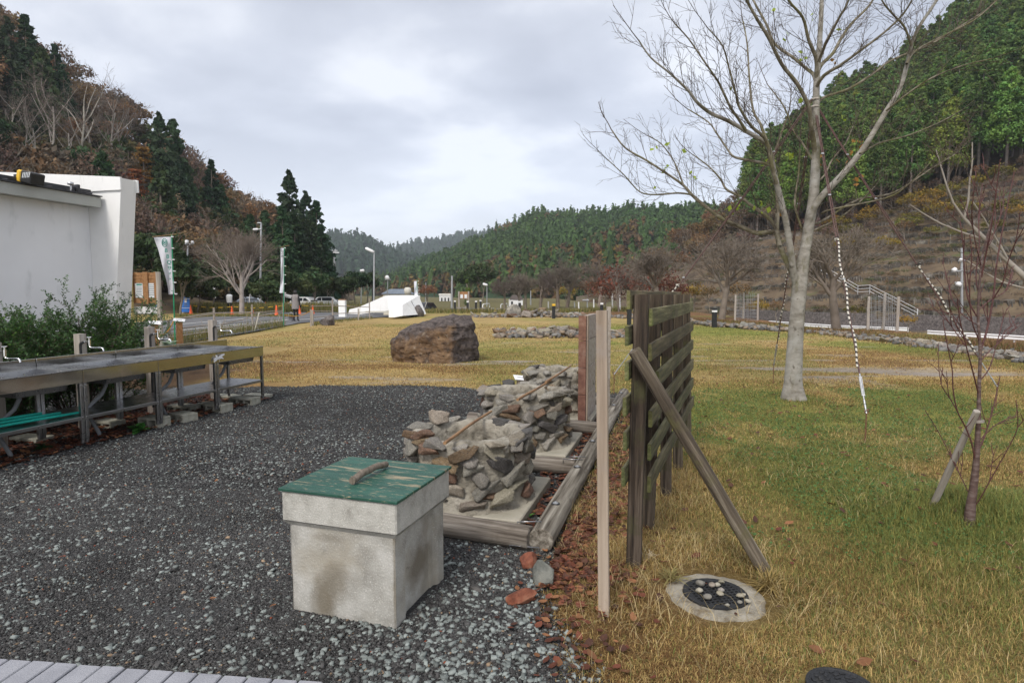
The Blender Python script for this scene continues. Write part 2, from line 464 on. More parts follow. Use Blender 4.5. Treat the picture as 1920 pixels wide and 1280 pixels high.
MT['grey_pipe'] = mat('grey_pipe', [c3(.15, .16, .17), c3(.22, .23, .24)], 10, .5)
MT['white_wall'] = mat('white_wall', [c3(.76, .765, .77), c3(.82, .825, .83)], 1.2, .9, .35, 120, layers=[(4, c3(.6, .61, .61), .58, .8, (1, 1, .4))])
MT['white_trim'] = mat('white_trim', [c3(.76, .76, .74), c3(.84, .84, .82)], 1.5, .85, .3, 120, layers=[(5, c3(.58, .58, .54), .6, .8, (2, 2, .25))])
MT['grey_trim'] = mat('grey_trim', [c3(.36, .37, .34), c3(.42, .43, .4)], 2, .7, .1, 60)
MT['roof_dark'] = mat('roof_dark', [c3(.02, .02, .022), c3(.05, .05, .055)], 6, .4, .1, 40)
MT['yellow'] = mat('yellow', [c3(.7, .42, .03), c3(.8, .5, .05)], 6, .5)
MT['white_paint'] = mat('white_paint', [c3(.72, .72, .72), c3(.8, .8, .8)], 5, .6)
MT['bright_white'] = mat('bright_white', [c3(.84, .84, .82), c3(.9, .9, .89)], 2, .8, .15, 60, layers=[(3, c3(.7, .7, .66), .6, .8, (1, 1, .3))])
MT['paper'] = mat('paper', [c3(.62, .66, .68), c3(.75, .77, .78)], 8, .6)
MT['ink_green'] = mat('ink_green', [c3(.05, .22, .18), c3(.07, .27, .22)], 8, .7)
MT['ink_grey'] = mat('ink_grey', [c3(.15, .17, .19), c3(.22, .24, .25)], 8, .7)
MT['flag_cloth'] = mat('flag_cloth', [c3(.70, .71, .76), c3(.78, .79, .83)], 4, .8, trans=.25)
MT['green_pole'] = mat('green_pole', [c3(.005, .22, .10), c3(.01, .3, .14)], 4, .4)
MT['board_wood'] = mat('board_wood', [c3(.2, .09, .03), c3(.33, .17, .07), c3(.4, .22, .1)], 16, .7, .3, 50, stretch=(1, 1, 1))
MT['post_wood'] = mat('post_wood', [c3(.22, .19, .16), c3(.36, .32, .28), c3(.44, .4, .36)], 20, .85, .4, 50, stretch=(1, 1, .06), rnd=.15)
MT['yellow_post'] = mat('yellow_post', [c3(.42, .33, .12), c3(.5, .4, .16)], 12, .7, .2, 50, stretch=(1, 1, .1))
MT['orange_rope'] = mat('orange_rope', [c3(.35, .17, .03), c3(.5, .27, .05)], 60, .8, .4, 120)
MT['cone'] = mat('cone', [c3(.75, .10, .02), c3(.85, .14, .03)], 8, .5)
MT['blue'] = mat('blue', [c3(.03, .16, .55), c3(.04, .2, .62)], 8, .5)
MT['teal_rope'] = mat('teal_rope', [c3(.0, .28, .22), c3(.01, .42, .33)], 60, .6, .3, 120)
MT['block'] = mat('block', [c3(.2, .2, .15), c3(.34, .33, .27), c3(.42, .41, .34)], 14, .92, .7, 120, layers=[(5, c3(.16, .17, .09), .55, .72)])
MT['asphalt'] = mat('asphalt', [c3(.085, .085, .088), c3(.14, .14, .145)], 1.2, .85, .3, 150, layers=[(.6, c3(.19, .19, .185), .5, .7)])
MT['road_line'] = mat('road_line', [c3(.6, .6, .58), c3(.72, .72, .7)], 4, .7)
MT['paver'] = mat('paver', [c3(.24, .245, .27), c3(.34, .345, .37)], 5, .85, .4, 140, layers=[(60, c3(.16, .16, .17), .62, .75)])
MT['soil'] = mat('soil', [c3(.05, .035, .025), c3(.11, .075, .05)], 10, .95, .6, 40)
MT['ash'] = mat('ash', [c3(.05, .048, .045), c3(.12, .115, .11)], 20, .95, .6, 50)
MT['bark'] = mat('bark', [c3(.14, .125, .10), c3(.26, .24, .205), c3(.37, .35, .31)], 5, .9, .8, 28, stretch=(1, 1, 2.2),
 layers=[(5, c3(.12, .11, .06), .52, .64, (1, 1, .5)), (2.2, c3(.33, .32, .29), .5, .7), (9, c3(.09, .075, .055), .6, .7, (1, 1, .7))])
MT['bark_limb'] = mat('bark_limb', [c3(.075, .062, .04), c3(.16, .14, .095), c3(.30, .27, .22)], 9, .9, .6, 40, layers=[(4, c3(.13, .12, .05), .5, .66)])
MT['twig'] = mat('twig', [c3(.06, .045, .035), c3(.11, .085, .065)], 5, .9)
MT['twig_brown'] = mat('twig_brown', [c3(.13, .105, .085), c3(.22, .18, .15)], 3, .9, rnd=.2)
MT['bark_far'] = mat('bark_far', [c3(.13, .105, .08), c3(.25, .21, .17)], 3, .9, rnd=.25)
MT['bark_pale'] = mat('bark_pale', [c3(.2, .17, .14), c3(.36, .33, .29)], 2, .9, rnd=.25)
MT['bark_cedar'] = mat('bark_cedar', [c3(.12, .1, .085), c3(.27, .24, .21)], 2, .9, rnd=.3)
MT['red_bark'] = mat('red_bark', [c3(.05, .03, .025), c3(.10, .06, .05), c3(.20, .165, .15)], 10, .6, .4, 60, stretch=(1, 1, 4))
MT['red_twig'] = mat('red_twig', [c3(.06, .02, .018), c3(.12, .05, .045)], 10, .6)
def leafmat(name, rnd=.3, tr=.25, rough=.7):
 return mat(name, [c3(.8, .8, .8), c3(1.15, 1.15, 1.15)], 1.5, rough, attr=True, rnd=rnd, trans=tr, spec=.25)
MT['cedar_leaf'] = leafmat('cedar_leaf', .35, .15)
MT['leaf'] = leafmat('leaf', .25)
MT['leaf_fixed'] = leafmat('leaf_fixed', 0)
MT['hair'] = mat('hair', [c3(.01, .009, .008), c3(.02, .018, .016)], 40, .5)
MT['skin'] = mat('skin', [c3(.5, .33, .25), c3(.55, .37, .28)], 8, .6)
MT['dark_cloth'] = mat('dark_cloth', [c3(.015, .016, .02), c3(.03, .03, .035)], 10, .9)
MT['grey_cloth'] = mat('grey_cloth', [c3(.2, .18, .175), c3(.27, .25, .24)], 30, .95, .3, 90)
MT['white_cloth'] = mat('white_cloth', [c3(.62, .64, .66), c3(.7, .72, .74)], 10, .9)
MT['car_silver'] = mat('car_silver', [c3(.42, .46, .5), c3(.45, .49, .53)], 2, .25, metal=.6)
MT['car_white'] = mat('car_white', [c3(.75, .76, .76), c3(.78, .78, .78)], 2, .25)
MT['car_dark'] = mat('car_dark', [c3(.03, .03, .035), c3(.04, .04, .045)], 2, .25)
MT['glass_dark'] = mat('glass_dark', [c3(.02, .025, .03), c3(.03, .035, .04)], 2, .08, spec=.8)
MT['tyre'] = mat('tyre', [c3(.015, .015, .015), c3(.025, .025, .025)], 20, .9)
MT['roof_blue'] = mat('roof_blue', [c3(.13, .16, .2), c3(.2, .23, .27)], 2, .6, .3, 8, stretch=(3, .3, 1))
MT['cream'] = mat('cream', [c3(.55, .53, .46), c3(.65, .63, .56)], 2, .8)
MT['dark_roof'] = mat('dark_roof', [c3(.06, .05, .045), c3(.1, .08, .07)], 3, .8)
def stripe_mat(name, a, b_, freq, twist=1.0, rough=.7):
 m = bpy.data.materials.new(name); m.use_nodes = True; t = m.node_tree; L = t.links.new
 co = t.nodes.new('ShaderNodeTexCoord'); sp = t.nodes.new('ShaderNodeSeparateXYZ'); L(co.outputs['Object'], sp.inputs[0])
 at = t.nodes.new('ShaderNodeMath'); at.operation = 'ARCTAN2'; L(sp.outputs['Y'], at.inputs[0]); L(sp.outputs['X'], at.inputs[1])
 mu = t.nodes.new('ShaderNodeMath'); mu.operation = 'MULTIPLY'; mu.inputs[1].default_value = freq * 6.283; L(sp.outputs['Z'], mu.inputs[0])
 m2 = t.nodes.new('ShaderNodeMath'); m2.operation = 'MULTIPLY_ADD'; m2.inputs[1].default_value = twist; L(at.outputs[0], m2.inputs[0]); L(mu.outputs[0], m2.inputs[2])
 si = t.nodes.new('ShaderNodeMath'); si.operation = 'SINE'; L(m2.outputs[0], si.inputs[0])
 rp = t.nodes.new('ShaderNodeValToRGB'); rp.color_ramp.elements[0].position = .35; rp.color_ramp.elements[1].position = .45
 rp.color_ramp.elements[0].color = a; rp.color_ramp.elements[1].color = b_
 ml = t.nodes.new('ShaderNodeMath'); ml.operation = 'MULTIPLY_ADD'; ml.inputs[1].default_value = .5; ml.inputs[2].default_value = .5; L(si.outputs[0], ml.inputs[0])
 L(ml.outputs[0], rp.inputs[0]); L(rp.outputs[0], t.nodes['Principled BSDF'].inputs['Base Color'])
 t.nodes['Principled BSDF'].inputs['Roughness'].default_value = rough
 return m
MT['twist_rope'] = stripe_mat('twist_rope', c3(.03, .025, .02), c3(.55, .52, .45), 15.0)
MT['tape'] = stripe_mat('tape', c3(.02, .02, .02), c3(.65, .4, .02), 1.1, 0)
def ground_mat(name, bumpd=.03):
 m = bpy.data.materials.new(name); m.use_nodes = True; t = m.node_tree; L = t.links.new; b = t.nodes['Principled BSDF']
 co = t.nodes.new('ShaderNodeTexCoord')
 at = t.nodes.new('ShaderNodeVertexColor'); at.layer_name = 'Col'
 n0 = t.nodes.new('ShaderNodeTexNoise'); n0.inputs['Scale'].default_value = 38; n0.inputs['Detail'].default_value = 8; n0.inputs['Roughness'].default_value = .75
 L(co.outputs['Object'], n0.inputs['Vector'])
 r0 = t.nodes.new('ShaderNodeMapRange'); r0.inputs['From Min'].default_value = .32; r0.inputs['From Max'].default_value = .7
 r0.inputs['To Min'].default_value = .55; r0.inputs['To Max'].default_value = 1.4
 L(n0.outputs['Fac'], r0.inputs['Value'])
 n1_ = t.nodes.new('ShaderNodeTexNoise'); n1_.inputs['Scale'].default_value = 3.1; n1_.inputs['Detail'].default_value = 8; n1_.inputs['Roughness'].default_value = .7
 L(co.outputs['Object'], n1_.inputs['Vector'])
 r1 = t.nodes.new('ShaderNodeMapRange'); r1.inputs['From Min'].default_value = .3; r1.inputs['From Max'].default_value = .7
 r1.inputs['To Min'].default_value = .8; r1.inputs['To Max'].default_value = 1.2
 L(n1_.outputs['Fac'], r1.inputs['Value'])
 mm = t.nodes.new('ShaderNodeMath'); mm.operation = 'MULTIPLY'; L(r0.outputs[0], mm.inputs[0]); L(r1.outputs[0], mm.inputs[1])
 mx = t.nodes.new('ShaderNodeMix'); mx.data_type = 'RGBA'; mx.blend_type = 'MULTIPLY'; mx.inputs['Factor'].default_value = 1
 L(at.outputs['Color'], mx.inputs['A']); L(mm.outputs[0], mx.inputs['B'])
 n2 = t.nodes.new('ShaderNodeTexNoise'); n2.inputs['Scale'].default_value = 14; n2.inputs['Detail'].default_value = 6
 L(co.outputs['Object'], n2.inputs['Vector'])
 r2 = t.nodes.new('ShaderNodeMapRange'); r2.inputs['From Min'].default_value = .56; r2.inputs['From Max'].default_value = .74; r2.inputs['To Max'].default_value = .55
 L(n2.outputs['Fac'], r2.inputs['Value'])
 mx2 = t.nodes.new('ShaderNodeMix'); mx2.data_type = 'RGBA'; L(r2.outputs[0], mx2.inputs['Factor'])
 L(mx.outputs['Result'], mx2.inputs['A']); mx2.inputs['B'].default_value = (.16, .085, .04, 1)
 L(mx2.outputs['Result'], b.inputs['Base Color'])
 b.inputs['Roughness'].default_value = .95; b.inputs['Specular IOR Level'].default_value = .15
 bp = t.nodes.new('ShaderNodeBump'); bp.inputs['Strength'].default_value = 1; bp.inputs['Distance'].default_value = bumpd
 L(n0.outputs['Fac'], bp.inputs['Height']); L(bp.outputs[0], b.inputs['Normal'])
 return m
MT['lawn'] = ground_mat('lawn')
def hill_mat(name, cols, sc=.15):
 return mat(name, cols, sc, .95, 1.0, 1.2, detail=10, coord='Object', layers=[(.6, cols[0], .5, .65)])
MT['hill_floor'] = hill_mat('hill_floor', [c3(.045, .032, .02), c3(.1, .068, .036), c3(.13, .10, .045)])
MT['hill_green'] = hill_mat('hill_green', [c3(.012, .03, .012), c3(.03, .06, .022)])
MT['terrace_soil'] = mat('terrace_soil', [c3(.06, .042, .027), c3(.12, .085, .052), c3(.16, .12, .07)], .5, .95, 1.0, 2.5, detail=10, layers=[(.25, c3(.07, .09, .025), .58, .7), (2, c3(.05, .035, .025), .55, .7)])
MT['gravel'] = mat('gravel', [c3(.014, .014, .014), c3(.03, .03, .031), c3(.065, .066, .065), c3(.075, .075, .075)], 90, .8, 1.0, 90, lo=.0, hi=1.0, vor=75, layers=[(1.3, c3(.022, .022, .024), .5, .75)])
# ------------------------------------------------------------------ generators for trees
def tubes_np(lines, sides):
 Vs = []; Fs = []; base = 0
 ang = np.arange(sides) * 2 * np.pi / sides
 ca, sa = np.cos(ang), np.sin(ang)
 for P, r_ in lines:
  P = np.asarray(P, float); r_ = np.asarray(r_, float); n = len(P)
  T = np.gradient(P, axis=0); T /= np.linalg.norm(T, axis=1)[:, None] + 1e-9
  ref = np.array([0.31, .93, .17]) if abs(T[:, 2]).mean() > .5 else np.array([.1, .2, .97])
  U = np.cross(T, ref); U /= np.linalg.norm(U, axis=1)[:, None] + 1e-9
  W = np.cross(T, U)
  V = P[:, None, :] + r_[:, None, None] * (U[:, None, :] * ca[None, :, None] + W[:, None, :] * sa[None, :, None])
  Vs.append(V.reshape(-1, 3))
  i = np.arange(n - 1)[:, None] * sides; k = np.arange(sides)[None, :]; k2 = (k + 1) % sides
  F = np.stack([i + k, i + k2, i + sides + k2, i + sides + k], -1).reshape(-1, 4) + base
  Fs.append(F); base += n * sides
 return np.concatenate(Vs), np.concatenate(Fs)
def grow(out, p, d, L, r, lvl, P, rs):
 """recursive branch; P: dict(levels, kids, ang, ratio, rratio, up, wig)"""
 n = max(3, int(5 - lvl * .4)); pts = [Vector(p)]; rad = [r]
 d = Vector(d).normalized()
 rend = r * P.get('taper', .45)
 for i in range(n):
  w_ = P['wig'] * (1 + .25 * lvl)
  d = (d + Vector((rs.gauss(0, w_), rs.gauss(0, w_), rs.gauss(0, w_) + P['up'][min(lvl, len(P['up']) - 1)]))).normalized()
  pts.append(pts[-1] + d * (L / n)); rad.append(r + (rend - r) * (i + 1) / n)
 out.setdefault(lvl, []).append((pts, rad))
 if lvl >= P['levels']: return
 k = P['kids'][min(lvl, len(P['kids']) - 1)]
 t0 = P['t0'][min(lvl, len(P['t0']) - 1)]
 for j in range(k):
  t = t0 + (1 - t0) * (j + rs.random() * .8) / k
  t = min(t, .99) * n; i = int(t); f = t - i
  q = pts[i].lerp(pts[i + 1], f); rr = rad[i] + (rad[i + 1] - rad[i]) * f
  dd = (pts[i + 1] - pts[i]).normalized()
  ax = dd.orthogonal().normalized(); ax.rotate(Matrix.Rotation(rs.uniform(0, 6.283), 3, dd))
  a = R(rs.uniform(*P['ang'][min(lvl, len(P['ang']) - 1)]))
  nd = dd.copy(); nd.rotate(Matrix.Rotation(a, 3, ax))
  ll = L * rs.uniform(*P['ratio']) * (1 - .35 * (t / n))
  grow(out, q, nd, ll, max(rr * rs.uniform(.5, .72), P.get('rmin', .002)), lvl + 1, P, rs)
def bare_tree(seed, H, P, r0):
 rs = random.Random(seed); out = {}
 grow(out, (0, 0, -.1), P.get('d0', (0, 0, 1)), H * P.get('trunk', .4), r0, 0, P, rs)
 return out
def tree_meshes(out, split=1, sides=(8, 6, 4, 3, 3, 3)):
 big = [x for l in out for x in out[l] if l <= split]; small = [x for l in out for x in out[l] if l > split]
 V1, F1 = [], []; b = 0
 for l in sorted(out):
  if l <= split:
   v, f = tubes_np(out[l], sides[l]); V1.append(v); F1.append(f + b); b += len(v)
 m1 = mesh_np(np.concatenate(V1), [np.concatenate(F1)], smooth=True, name='limbs')
 m2 = None
 if small:
  v, f = tubes_np(small, 3); m2 = mesh_np(v, [f], name='twigs')
 return m1, m2
def tips(out, lv):
 return np.array([p[0][-1][:] for p in out.get(lv, [])] + [p[0][len(p[0]) // 2][:] for p in out.get(lv, [])])
def leaf_quads(C, N, size, rng, asp=.55, spread=.5, droop=0.0):
 n = len(C)
 N = N + rng.normal(0, spread, (n, 3)); N /= np.linalg.norm(N, axis=1)[:, None] + 1e-9
 A = rng.normal(0, 1, (n, 3)); A[:, 2] -= droop
 U = A - N * (A * N).sum(1)[:, None]; U /= np.linalg.norm(U, axis=1)[:, None] + 1e-9
 W = np.cross(N, U)
 s = size * rng.uniform(.6, 1.35, n)
 u = U * s[:, None]; w_ = W * (s * asp)[:, None]
 V = np.stack([C - u, C - w_ + u * .1, C + u, C + w_ + u * .1], 1).reshape(-1, 3)
 F = np.arange(4 * n).reshape(n, 4)
 return V, F
def puffs(cent, rad, per, size, rng, col, cvar=.25, leafvar=.2, flat=.8, asp=.55, up=.0, shell=.75):
 """leaf clumps: centres (m,3), radii (m,), leaves per clump"""
 m = len(cent); cent = np.asarray(cent); rad = np.asarray(rad)
 dirs = rng.normal(0, 1, (m, per, 3)); dirs[:, :, 2] += up
 dirs /= np.linalg.norm(dirs, axis=2)[:, :, None] + 1e-9
 rr = rad[:, None] * (shell + (1 - shell) * rng.uniform(-1, 1, (m, per)))
 off = dirs * rr[:, :, None]; off[:, :, 2] *= flat
 C = (cent[:, None, :] + off).reshape(-1, 3); N = dirs.reshape(-1, 3)
 V, F = leaf_quads(C, N, size, rng, asp)
 cl = np.repeat(rng.uniform(1 - cvar, 1 + cvar, (m, 1)), per, 1).reshape(-1) * rng.uniform(1 - leafvar, 1 + leafvar, m * per)
 hue = np.repeat(rng.normal(0, .08, (m, 1)), per, 1).reshape(-1)
 colr = np.asarray(col)[None, :3] * cl[:, None]
 colr = colr * np.stack([1 + hue, np.ones_like(hue), 1 - hue], 1)
 return V, F, np.repeat(np.clip(colr, 0, 1), 4, 0)
def cedar_crown(seed, h, r, n, per, leaf, col, low=.0, pw=.75, drop=.3):
 rng = np.random.default_rng(seed)
 t = rng.random(n) ** 1.25
 a = rng.uniform(0, 2 * np.pi, n) + t * 9
 R_ = r * (1 - t) ** pw * rng.uniform(.72, 1.06, n) + .12
 ins = rng.random(n) < .15
 R_[ins] *= .5
 cen = np.stack([np.cos(a) * R_ * .78, np.sin(a) * R_ * .78, low + t * (h - low) - drop * R_], 1)
 rad = np.clip(R_ * .42, .22, 1.1)
 cen = np.concatenate([cen, [[0, 0, h - .25], [0, 0, h - .8], [0, 0, h - 1.5]]]); rad = np.concatenate([rad, [.22, .35, .5]])
 return puffs(cen, rad, per, leaf, rng, col, up=.35, flat=.75)
# ------------------------------------------------------------------ lie of the land
GRAV = [(.22, 2.37), (.25, 1.0), (-9, 1.0), (-9, 9.3), (-5.6, 9.5), (-3.9, 9.77), (-2.26, 9.9), (-.86, 9.8), (-.28, 9.35), (.5, 9.3), (1.66, 9.1), (1.66, 8.9), (.27, 3.62), (.13, 2.88)]
def poly_sd(x, y, poly):
 """signed distance, negative inside"""
 x = np.asarray(x, float); y = np.asarray(y, float)
 d = np.full(x.shape, 1e9); ins = np.zeros(x.shape, bool); n = len(poly)
 for i in range(n):
  ax, ay = poly[i]; bx, by = poly[(i + 1) % n]
  ex, ey = bx - ax, by - ay
  t = np.clip(((x - ax) * ex + (y - ay) * ey) / (ex * ex + ey * ey), 0, 1)
  d = np.minimum(d, np.hypot(x - ax - t * ex, y - ay - t * ey))
  c = ((ay > y) != (by > y)) & (x < (bx - ax) * (y - ay) / ((by - ay) if by != ay else 1e-9) + ax)
  ins ^= c
 return np.where(ins, -d, d)
def grav_sd(x, y):
 return poly_sd(x, y, GRAV) + .18 * (fbm(np.asarray(x) * 2.2, np.asarray(y) * 2.2, 5, 3) - .5) * 1.6
XD = ([0, 14, 16.7, 20, 24, 25.6, 28, 31, 45, 70, 400], [17, 14.8, 14.2, 14.2, 14.3, 12.5, 12.4, 12.9, 13.5, 12, 12])
XE = ([0, 14.2, 19, 26, 28, 34.6, 45, 80], [11, 11.8, 11.8, 10.9, 9.2, 7.2, 5, 2])
def tz(x, y):
 x = np.asarray(x, float); y = np.asarray(y, float)
 z = .05 * (fbm(x * .5, y * .5, 3, 3) - .5) * sstep(.2, 1.2, poly_sd(x, y, GRAV)) * sstep(60, 20, y)
 z = z + .10 * np.exp(-(((x - 3.15) / .8) ** 2 + ((y - 4.0) / .6) ** 2))          # mound round the sapling
 xe = np.interp(y, XE[0], XE[1])
 z = z + .12 * sstep(.2, 1.8, x - xe) * (y > 8)
 xd = np.interp(y, XD[0], XD[1])
 z = z - 2.1 * sstep(0, 3.0, x - xd)
 return z
def axis(lo, hi, fine_lo, fine_hi, st, gr=1.09):
 a = list(np.arange(fine_lo, fine_hi, st)); s = st; v = fine_hi
 while v < hi: a.append(v); s *= gr; v += s
 a.append(hi); s = st; v = fine_lo - s; b = []
 while v > lo: b.append(v); s *= gr; v -= s
 b.append(lo)
 return np.array(b[::-1] + a)
def grid_mesh(xs, ys, zf, cf=None, mask=None):
 X, Y = np.meshgrid(xs, ys); Z = zf(X, Y)
 V = np.stack([X, Y, Z], -1).reshape(-1, 3); nx = len(xs); ny = len(ys)
 i = (np.arange(ny - 1)[:, None] * nx + np.arange(nx - 1)[None, :])
 F = np.stack([i, i + 1, i + nx + 1, i + nx], -1).reshape(-1, 4)
 if mask is not None:
  M_ = mask(X, Y).reshape(-1); F = F[M_[F].all(1)]
 c = cf(X.ravel(), Y.ravel()) if cf else None
 return mesh_np(V, [F], c, smooth=True)
STRAW = np.array([.385, .28, .115]); BROWN = np.array([.24, .135, .055]); GREEN = np.array([.23, .235, .055]); DIRT = np.array([.30, .26, .22])
def greenness(x, y):
 x = np.asarray(x, float); y = np.asarray(y, float)
 g = sstep(.44, .66, fbm(x * .35 + 9, y * .28, 21, 4)) * .55
 near = sstep(1.2, 2.4, x) * sstep(10.8, 8.8, y) * sstep(2.2, 4.2, y)
 g = np.clip(g * .9 + near * (.25 + .75 * sstep(.36, .58, fbm(x * 1.1, y * .8, 22, 4))) * .85, 0, 1)
 band = np.exp(-((y - 17.5 - 1.0 * np.sin(x * .3)) / 1.6) ** 2) * sstep(.35, .6, fbm(x * .5, y * .5, 23, 3)) * sstep(-3, 1, x)
 far = sstep(20, 23, y) * sstep(30, 26, y) * sstep(-1, 1, x) * .55
 return np.clip(g + band * .8 + far + .30 * sstep(.6, 1.6, x) * sstep(5, 4, y), 0, 1)
def brownness(x, y):
 b = sstep(.45, .64, fbm(x * .45, y * .8, 31, 5)) * sstep(22, 12, y)
 b = b * (1 - .75 * sstep(1.5, 3, x) * sstep(10.5, 9, y))
 return b
def dirtness(x, y):
 w_ = 1.1 + 1.2 * (fbm(x * .5, y * .5, 44, 3) - .5)
 lane = np.exp(-((y - 11.6 + .12 * (x - 5)) / w_) ** 2) * sstep(2.2, 3.6, x) * sstep(10.5, 8.5, x)
 l2 = np.exp(-((y - 13.2 - .8 * (fbm(x * .2, 1, 9, 2) - .5)) / .3) ** 2) * sstep(-5.5, -3.5, x) * sstep(2, .5, x) * sstep(.45, .6, fbm(x * .8, y * 3, 46, 3))
 l3 = sstep(.66, .74, fbm(x * .5, y * 2.2, 47, 4)) * sstep(9, 11, y) * sstep(22, 16, y)
 return np.clip(lane * sstep(.47, .60, fbm(x * .55, y * 2.4, 45, 5)) * 1.0 + l2 + l3 * .6, 0, 1)
def lawn_col(x, y):
 g = greenness(x, y)[:, None]; b = brownness(x, y)[:, None]; d = dirtness(x, y)[:, None]
 c = STRAW * (1 - b * .8) + BROWN * b * .8
 c = c * (1 - g) + GREEN * g
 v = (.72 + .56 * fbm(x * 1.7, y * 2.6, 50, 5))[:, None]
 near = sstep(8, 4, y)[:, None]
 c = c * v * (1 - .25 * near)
 c = c * (1 - d) + DIRT * d * (.85 + .3 * v)
 xe = np.interp(y, XE[0], XE[1]); edge = (sstep(-.2, .8, x - xe) * (y > 8))[:, None]
 eb = np.array([.19, .105, .05]) * (.6 + .8 * fbm(x * 1.5, y * 1.5, 61, 4))[:, None]
 eg = sstep(.5, .62, fbm(x * .3, y * .3, 62, 3))[:, None] * .55
 eb = eb * (1 - eg) + GREEN * .9 * eg
 c = c * (1 - edge) + eb * edge
 far = sstep(40, 60, y)[:, None]
 c = c * (1 - far) + np.array([.10, .09, .04]) * far * (.6 + .8 * v)
 ll = (sstep(-5.0, -5.6, x) * sstep(15, 12, y))[:, None]
 c = c * (1 - ll) + np.array([.09, .055, .03]) * v * ll
 return np.clip(c, 0, 1)
xs = axis(-1600, 1600, -9, 14, .14, 1.08); ys = axis(-4, 3200, 1.2, 14, .12, 1.045)
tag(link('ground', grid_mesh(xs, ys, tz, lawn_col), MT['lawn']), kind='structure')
gx = np.arange(-9.2, 2.0, .05); gy = np.arange(.9, 10.3, .05)
tag(link('gravel_yard', grid_mesh(gx, gy, lambda x, y: tz(x, y) + .006 + .012 * (fbm(x * 4, y * 4, 8, 3) - .5) * sstep(.0, -.2, grav_sd(x, y)), None, lambda x, y: grav_sd(x, y) < 0), MT['gravel']), kind='structure')
def sheet(name, pts, z, m, kind='structure', sub=1):
 mb = MB(); mb.add([(p[0], p[1], z) for p in pts], [tuple(range(len(pts)))])
 return tag(mb.build(name, m), kind=kind)
A = [G(300, 652), G(478, 623), G(560, 607), G(640, 600), G(745, 594), G(720, 585), G(640, 583), G(560, 585), G(440, 590), G(300, 603), G(100, 615), G(60, 690)]
sheet('car_park', A, .045, MT['asphalt'])
def strip(name, pts, wd, z, m, zf=None):
 vs = []; fs = []
 for i, p in enumerate(pts):
  a = pts[max(0, i - 1)]; b = pts[min(len(pts) - 1, i + 1)]
  t = Vector((b[0] - a[0], b[1] - a[1], 0)).normalized(); nn = Vector((-t.y, t.x, 0)) * wd / 2
  zz = z if zf is None else zf[i]
  vs += [(p[0] + nn.x, p[1] + nn.y, zz), (p[0] - nn.x, p[1] - nn.y, zz)]
 for i in range(len(pts) - 1): fs.append((2 * i, 2 * i + 1, 2 * i + 3, 2 * i + 2))
 mb = MB(); mb.add(vs, fs)
 return mb.build(name, m)
for i, (a, b) in enumerate([((330, 640), (478, 611)), ((330, 622), (540, 601)), ((330, 610), (480, 597)), ((560, 601), (700, 591))]):
 o = tag(strip('road_marking', [G(*a), G(*b)], .16, .052, MT['road_line']), kind='structure')
ROADP = [(60, 24), (43, 40), (31, 54), (26.5, 66), (24, 85), (23, 120), (20, 200)]
tag(strip('road', ROADP, 5.4, -2.03, MT['asphalt']), kind='structure')
mb = MB()
pr = random.Random(4)
PVA, PVB = G(0, 1250), G(430, 1282); pa = math.atan2(PVB.y - PVA.y, PVB.x - PVA.x)
for i in range(-14, 14):
 for j in range(4):
  wx, wy = .098, .198
  cx = (i + (j % 2) * .5) * .101; cy = -j * .202 - .10
  x = PVA.x + cx * math.cos(pa) - cy * math.sin(pa); y = PVA.y + cx * math.sin(pa) + cy * math.cos(pa)
  if x > -.5: continue
  q = Matrix.Rotation(pa + .0, 4, 'Z')
  mb.box((x, y, .012 + pr.uniform(-.002, .002)), (wx * .95, wy * .97, .06), q, .004)
tag(mb.build('pavement', MT['paver']), kind='structure')
# ------------------------------------------------------------------ hillsides
class Loft:
 def __init__(s, rows, amp=1.0, seed=0):
  s.r = np.array([[tuple(p) for p in row] for row in rows], float); s.amp = amp; s.seed = seed
 def at(s, u, v, n=True):
  """u along columns 0..1, v along rows 0..1"""
  u = np.asarray(u, float); v = np.asarray(v, float)
  nr, nc = s.r.shape[:2]
  a = np.clip(u, 0, 1) * (nc - 1); b = np.clip(v, 0, 1) * (nr - 1)
  i = np.minimum(a.astype(int), nc - 2); j = np.minimum(b.astype(int), nr - 2); fa = (a - i); fb = (b - j)
  fa = fa[..., None]; fb = fb[..., None]
  P = (s.r[j, i] * (1 - fa) + s.r[j, i + 1] * fa) * (1 - fb) + (s.r[j + 1, i] * (1 - fa) + s.r[j + 1, i + 1] * fa) * fb
  if n:
   k = sstep(0, .15, v)
   P = P.copy()
   P[..., 2] += s.amp * 2 * (fbm(P[..., 0] * .06, P[..., 1] * .06, s.seed, 4) - .5) * k
  return P
 def mesh(s, nu, nv):
  U, V_ = np.meshgrid(np.linspace(0, 1, nu), np.linspace(0, 1, nv)); P = s.at(U, V_)
  i = (np.arange(nv - 1)[:, None] * nu + np.arange(nu - 1)[None, :])
  F = np.stack([i, i + 1, i + nu + 1, i + nu], -1).reshape(-1, 4)
  return mesh_np(P.reshape(-1, 3), [F], smooth=True)
def zcol(px, Y, z):
 """ground point at column px, distance Y, height z"""
 return Vector(((px - CX) / FPX * (Y / math.cos(PITCH)) * 1.0, Y, z))
LCOL = [-400, -150, 0, 100, 200, 270, 340, 400, 470, 540, 600, 640, 665]
LF = [26, 34, 40, 43, 46, 50, 55, 60, 70, 84, 104, 125, 150]
LC = [70, 85, 100, 104, 108, 112, 116, 118, 122, 128, 134, 150, 165]
LY = [-330, -60, 88, 165, 222, 285, 338, 385, 425, 470, 515, 545, 552]
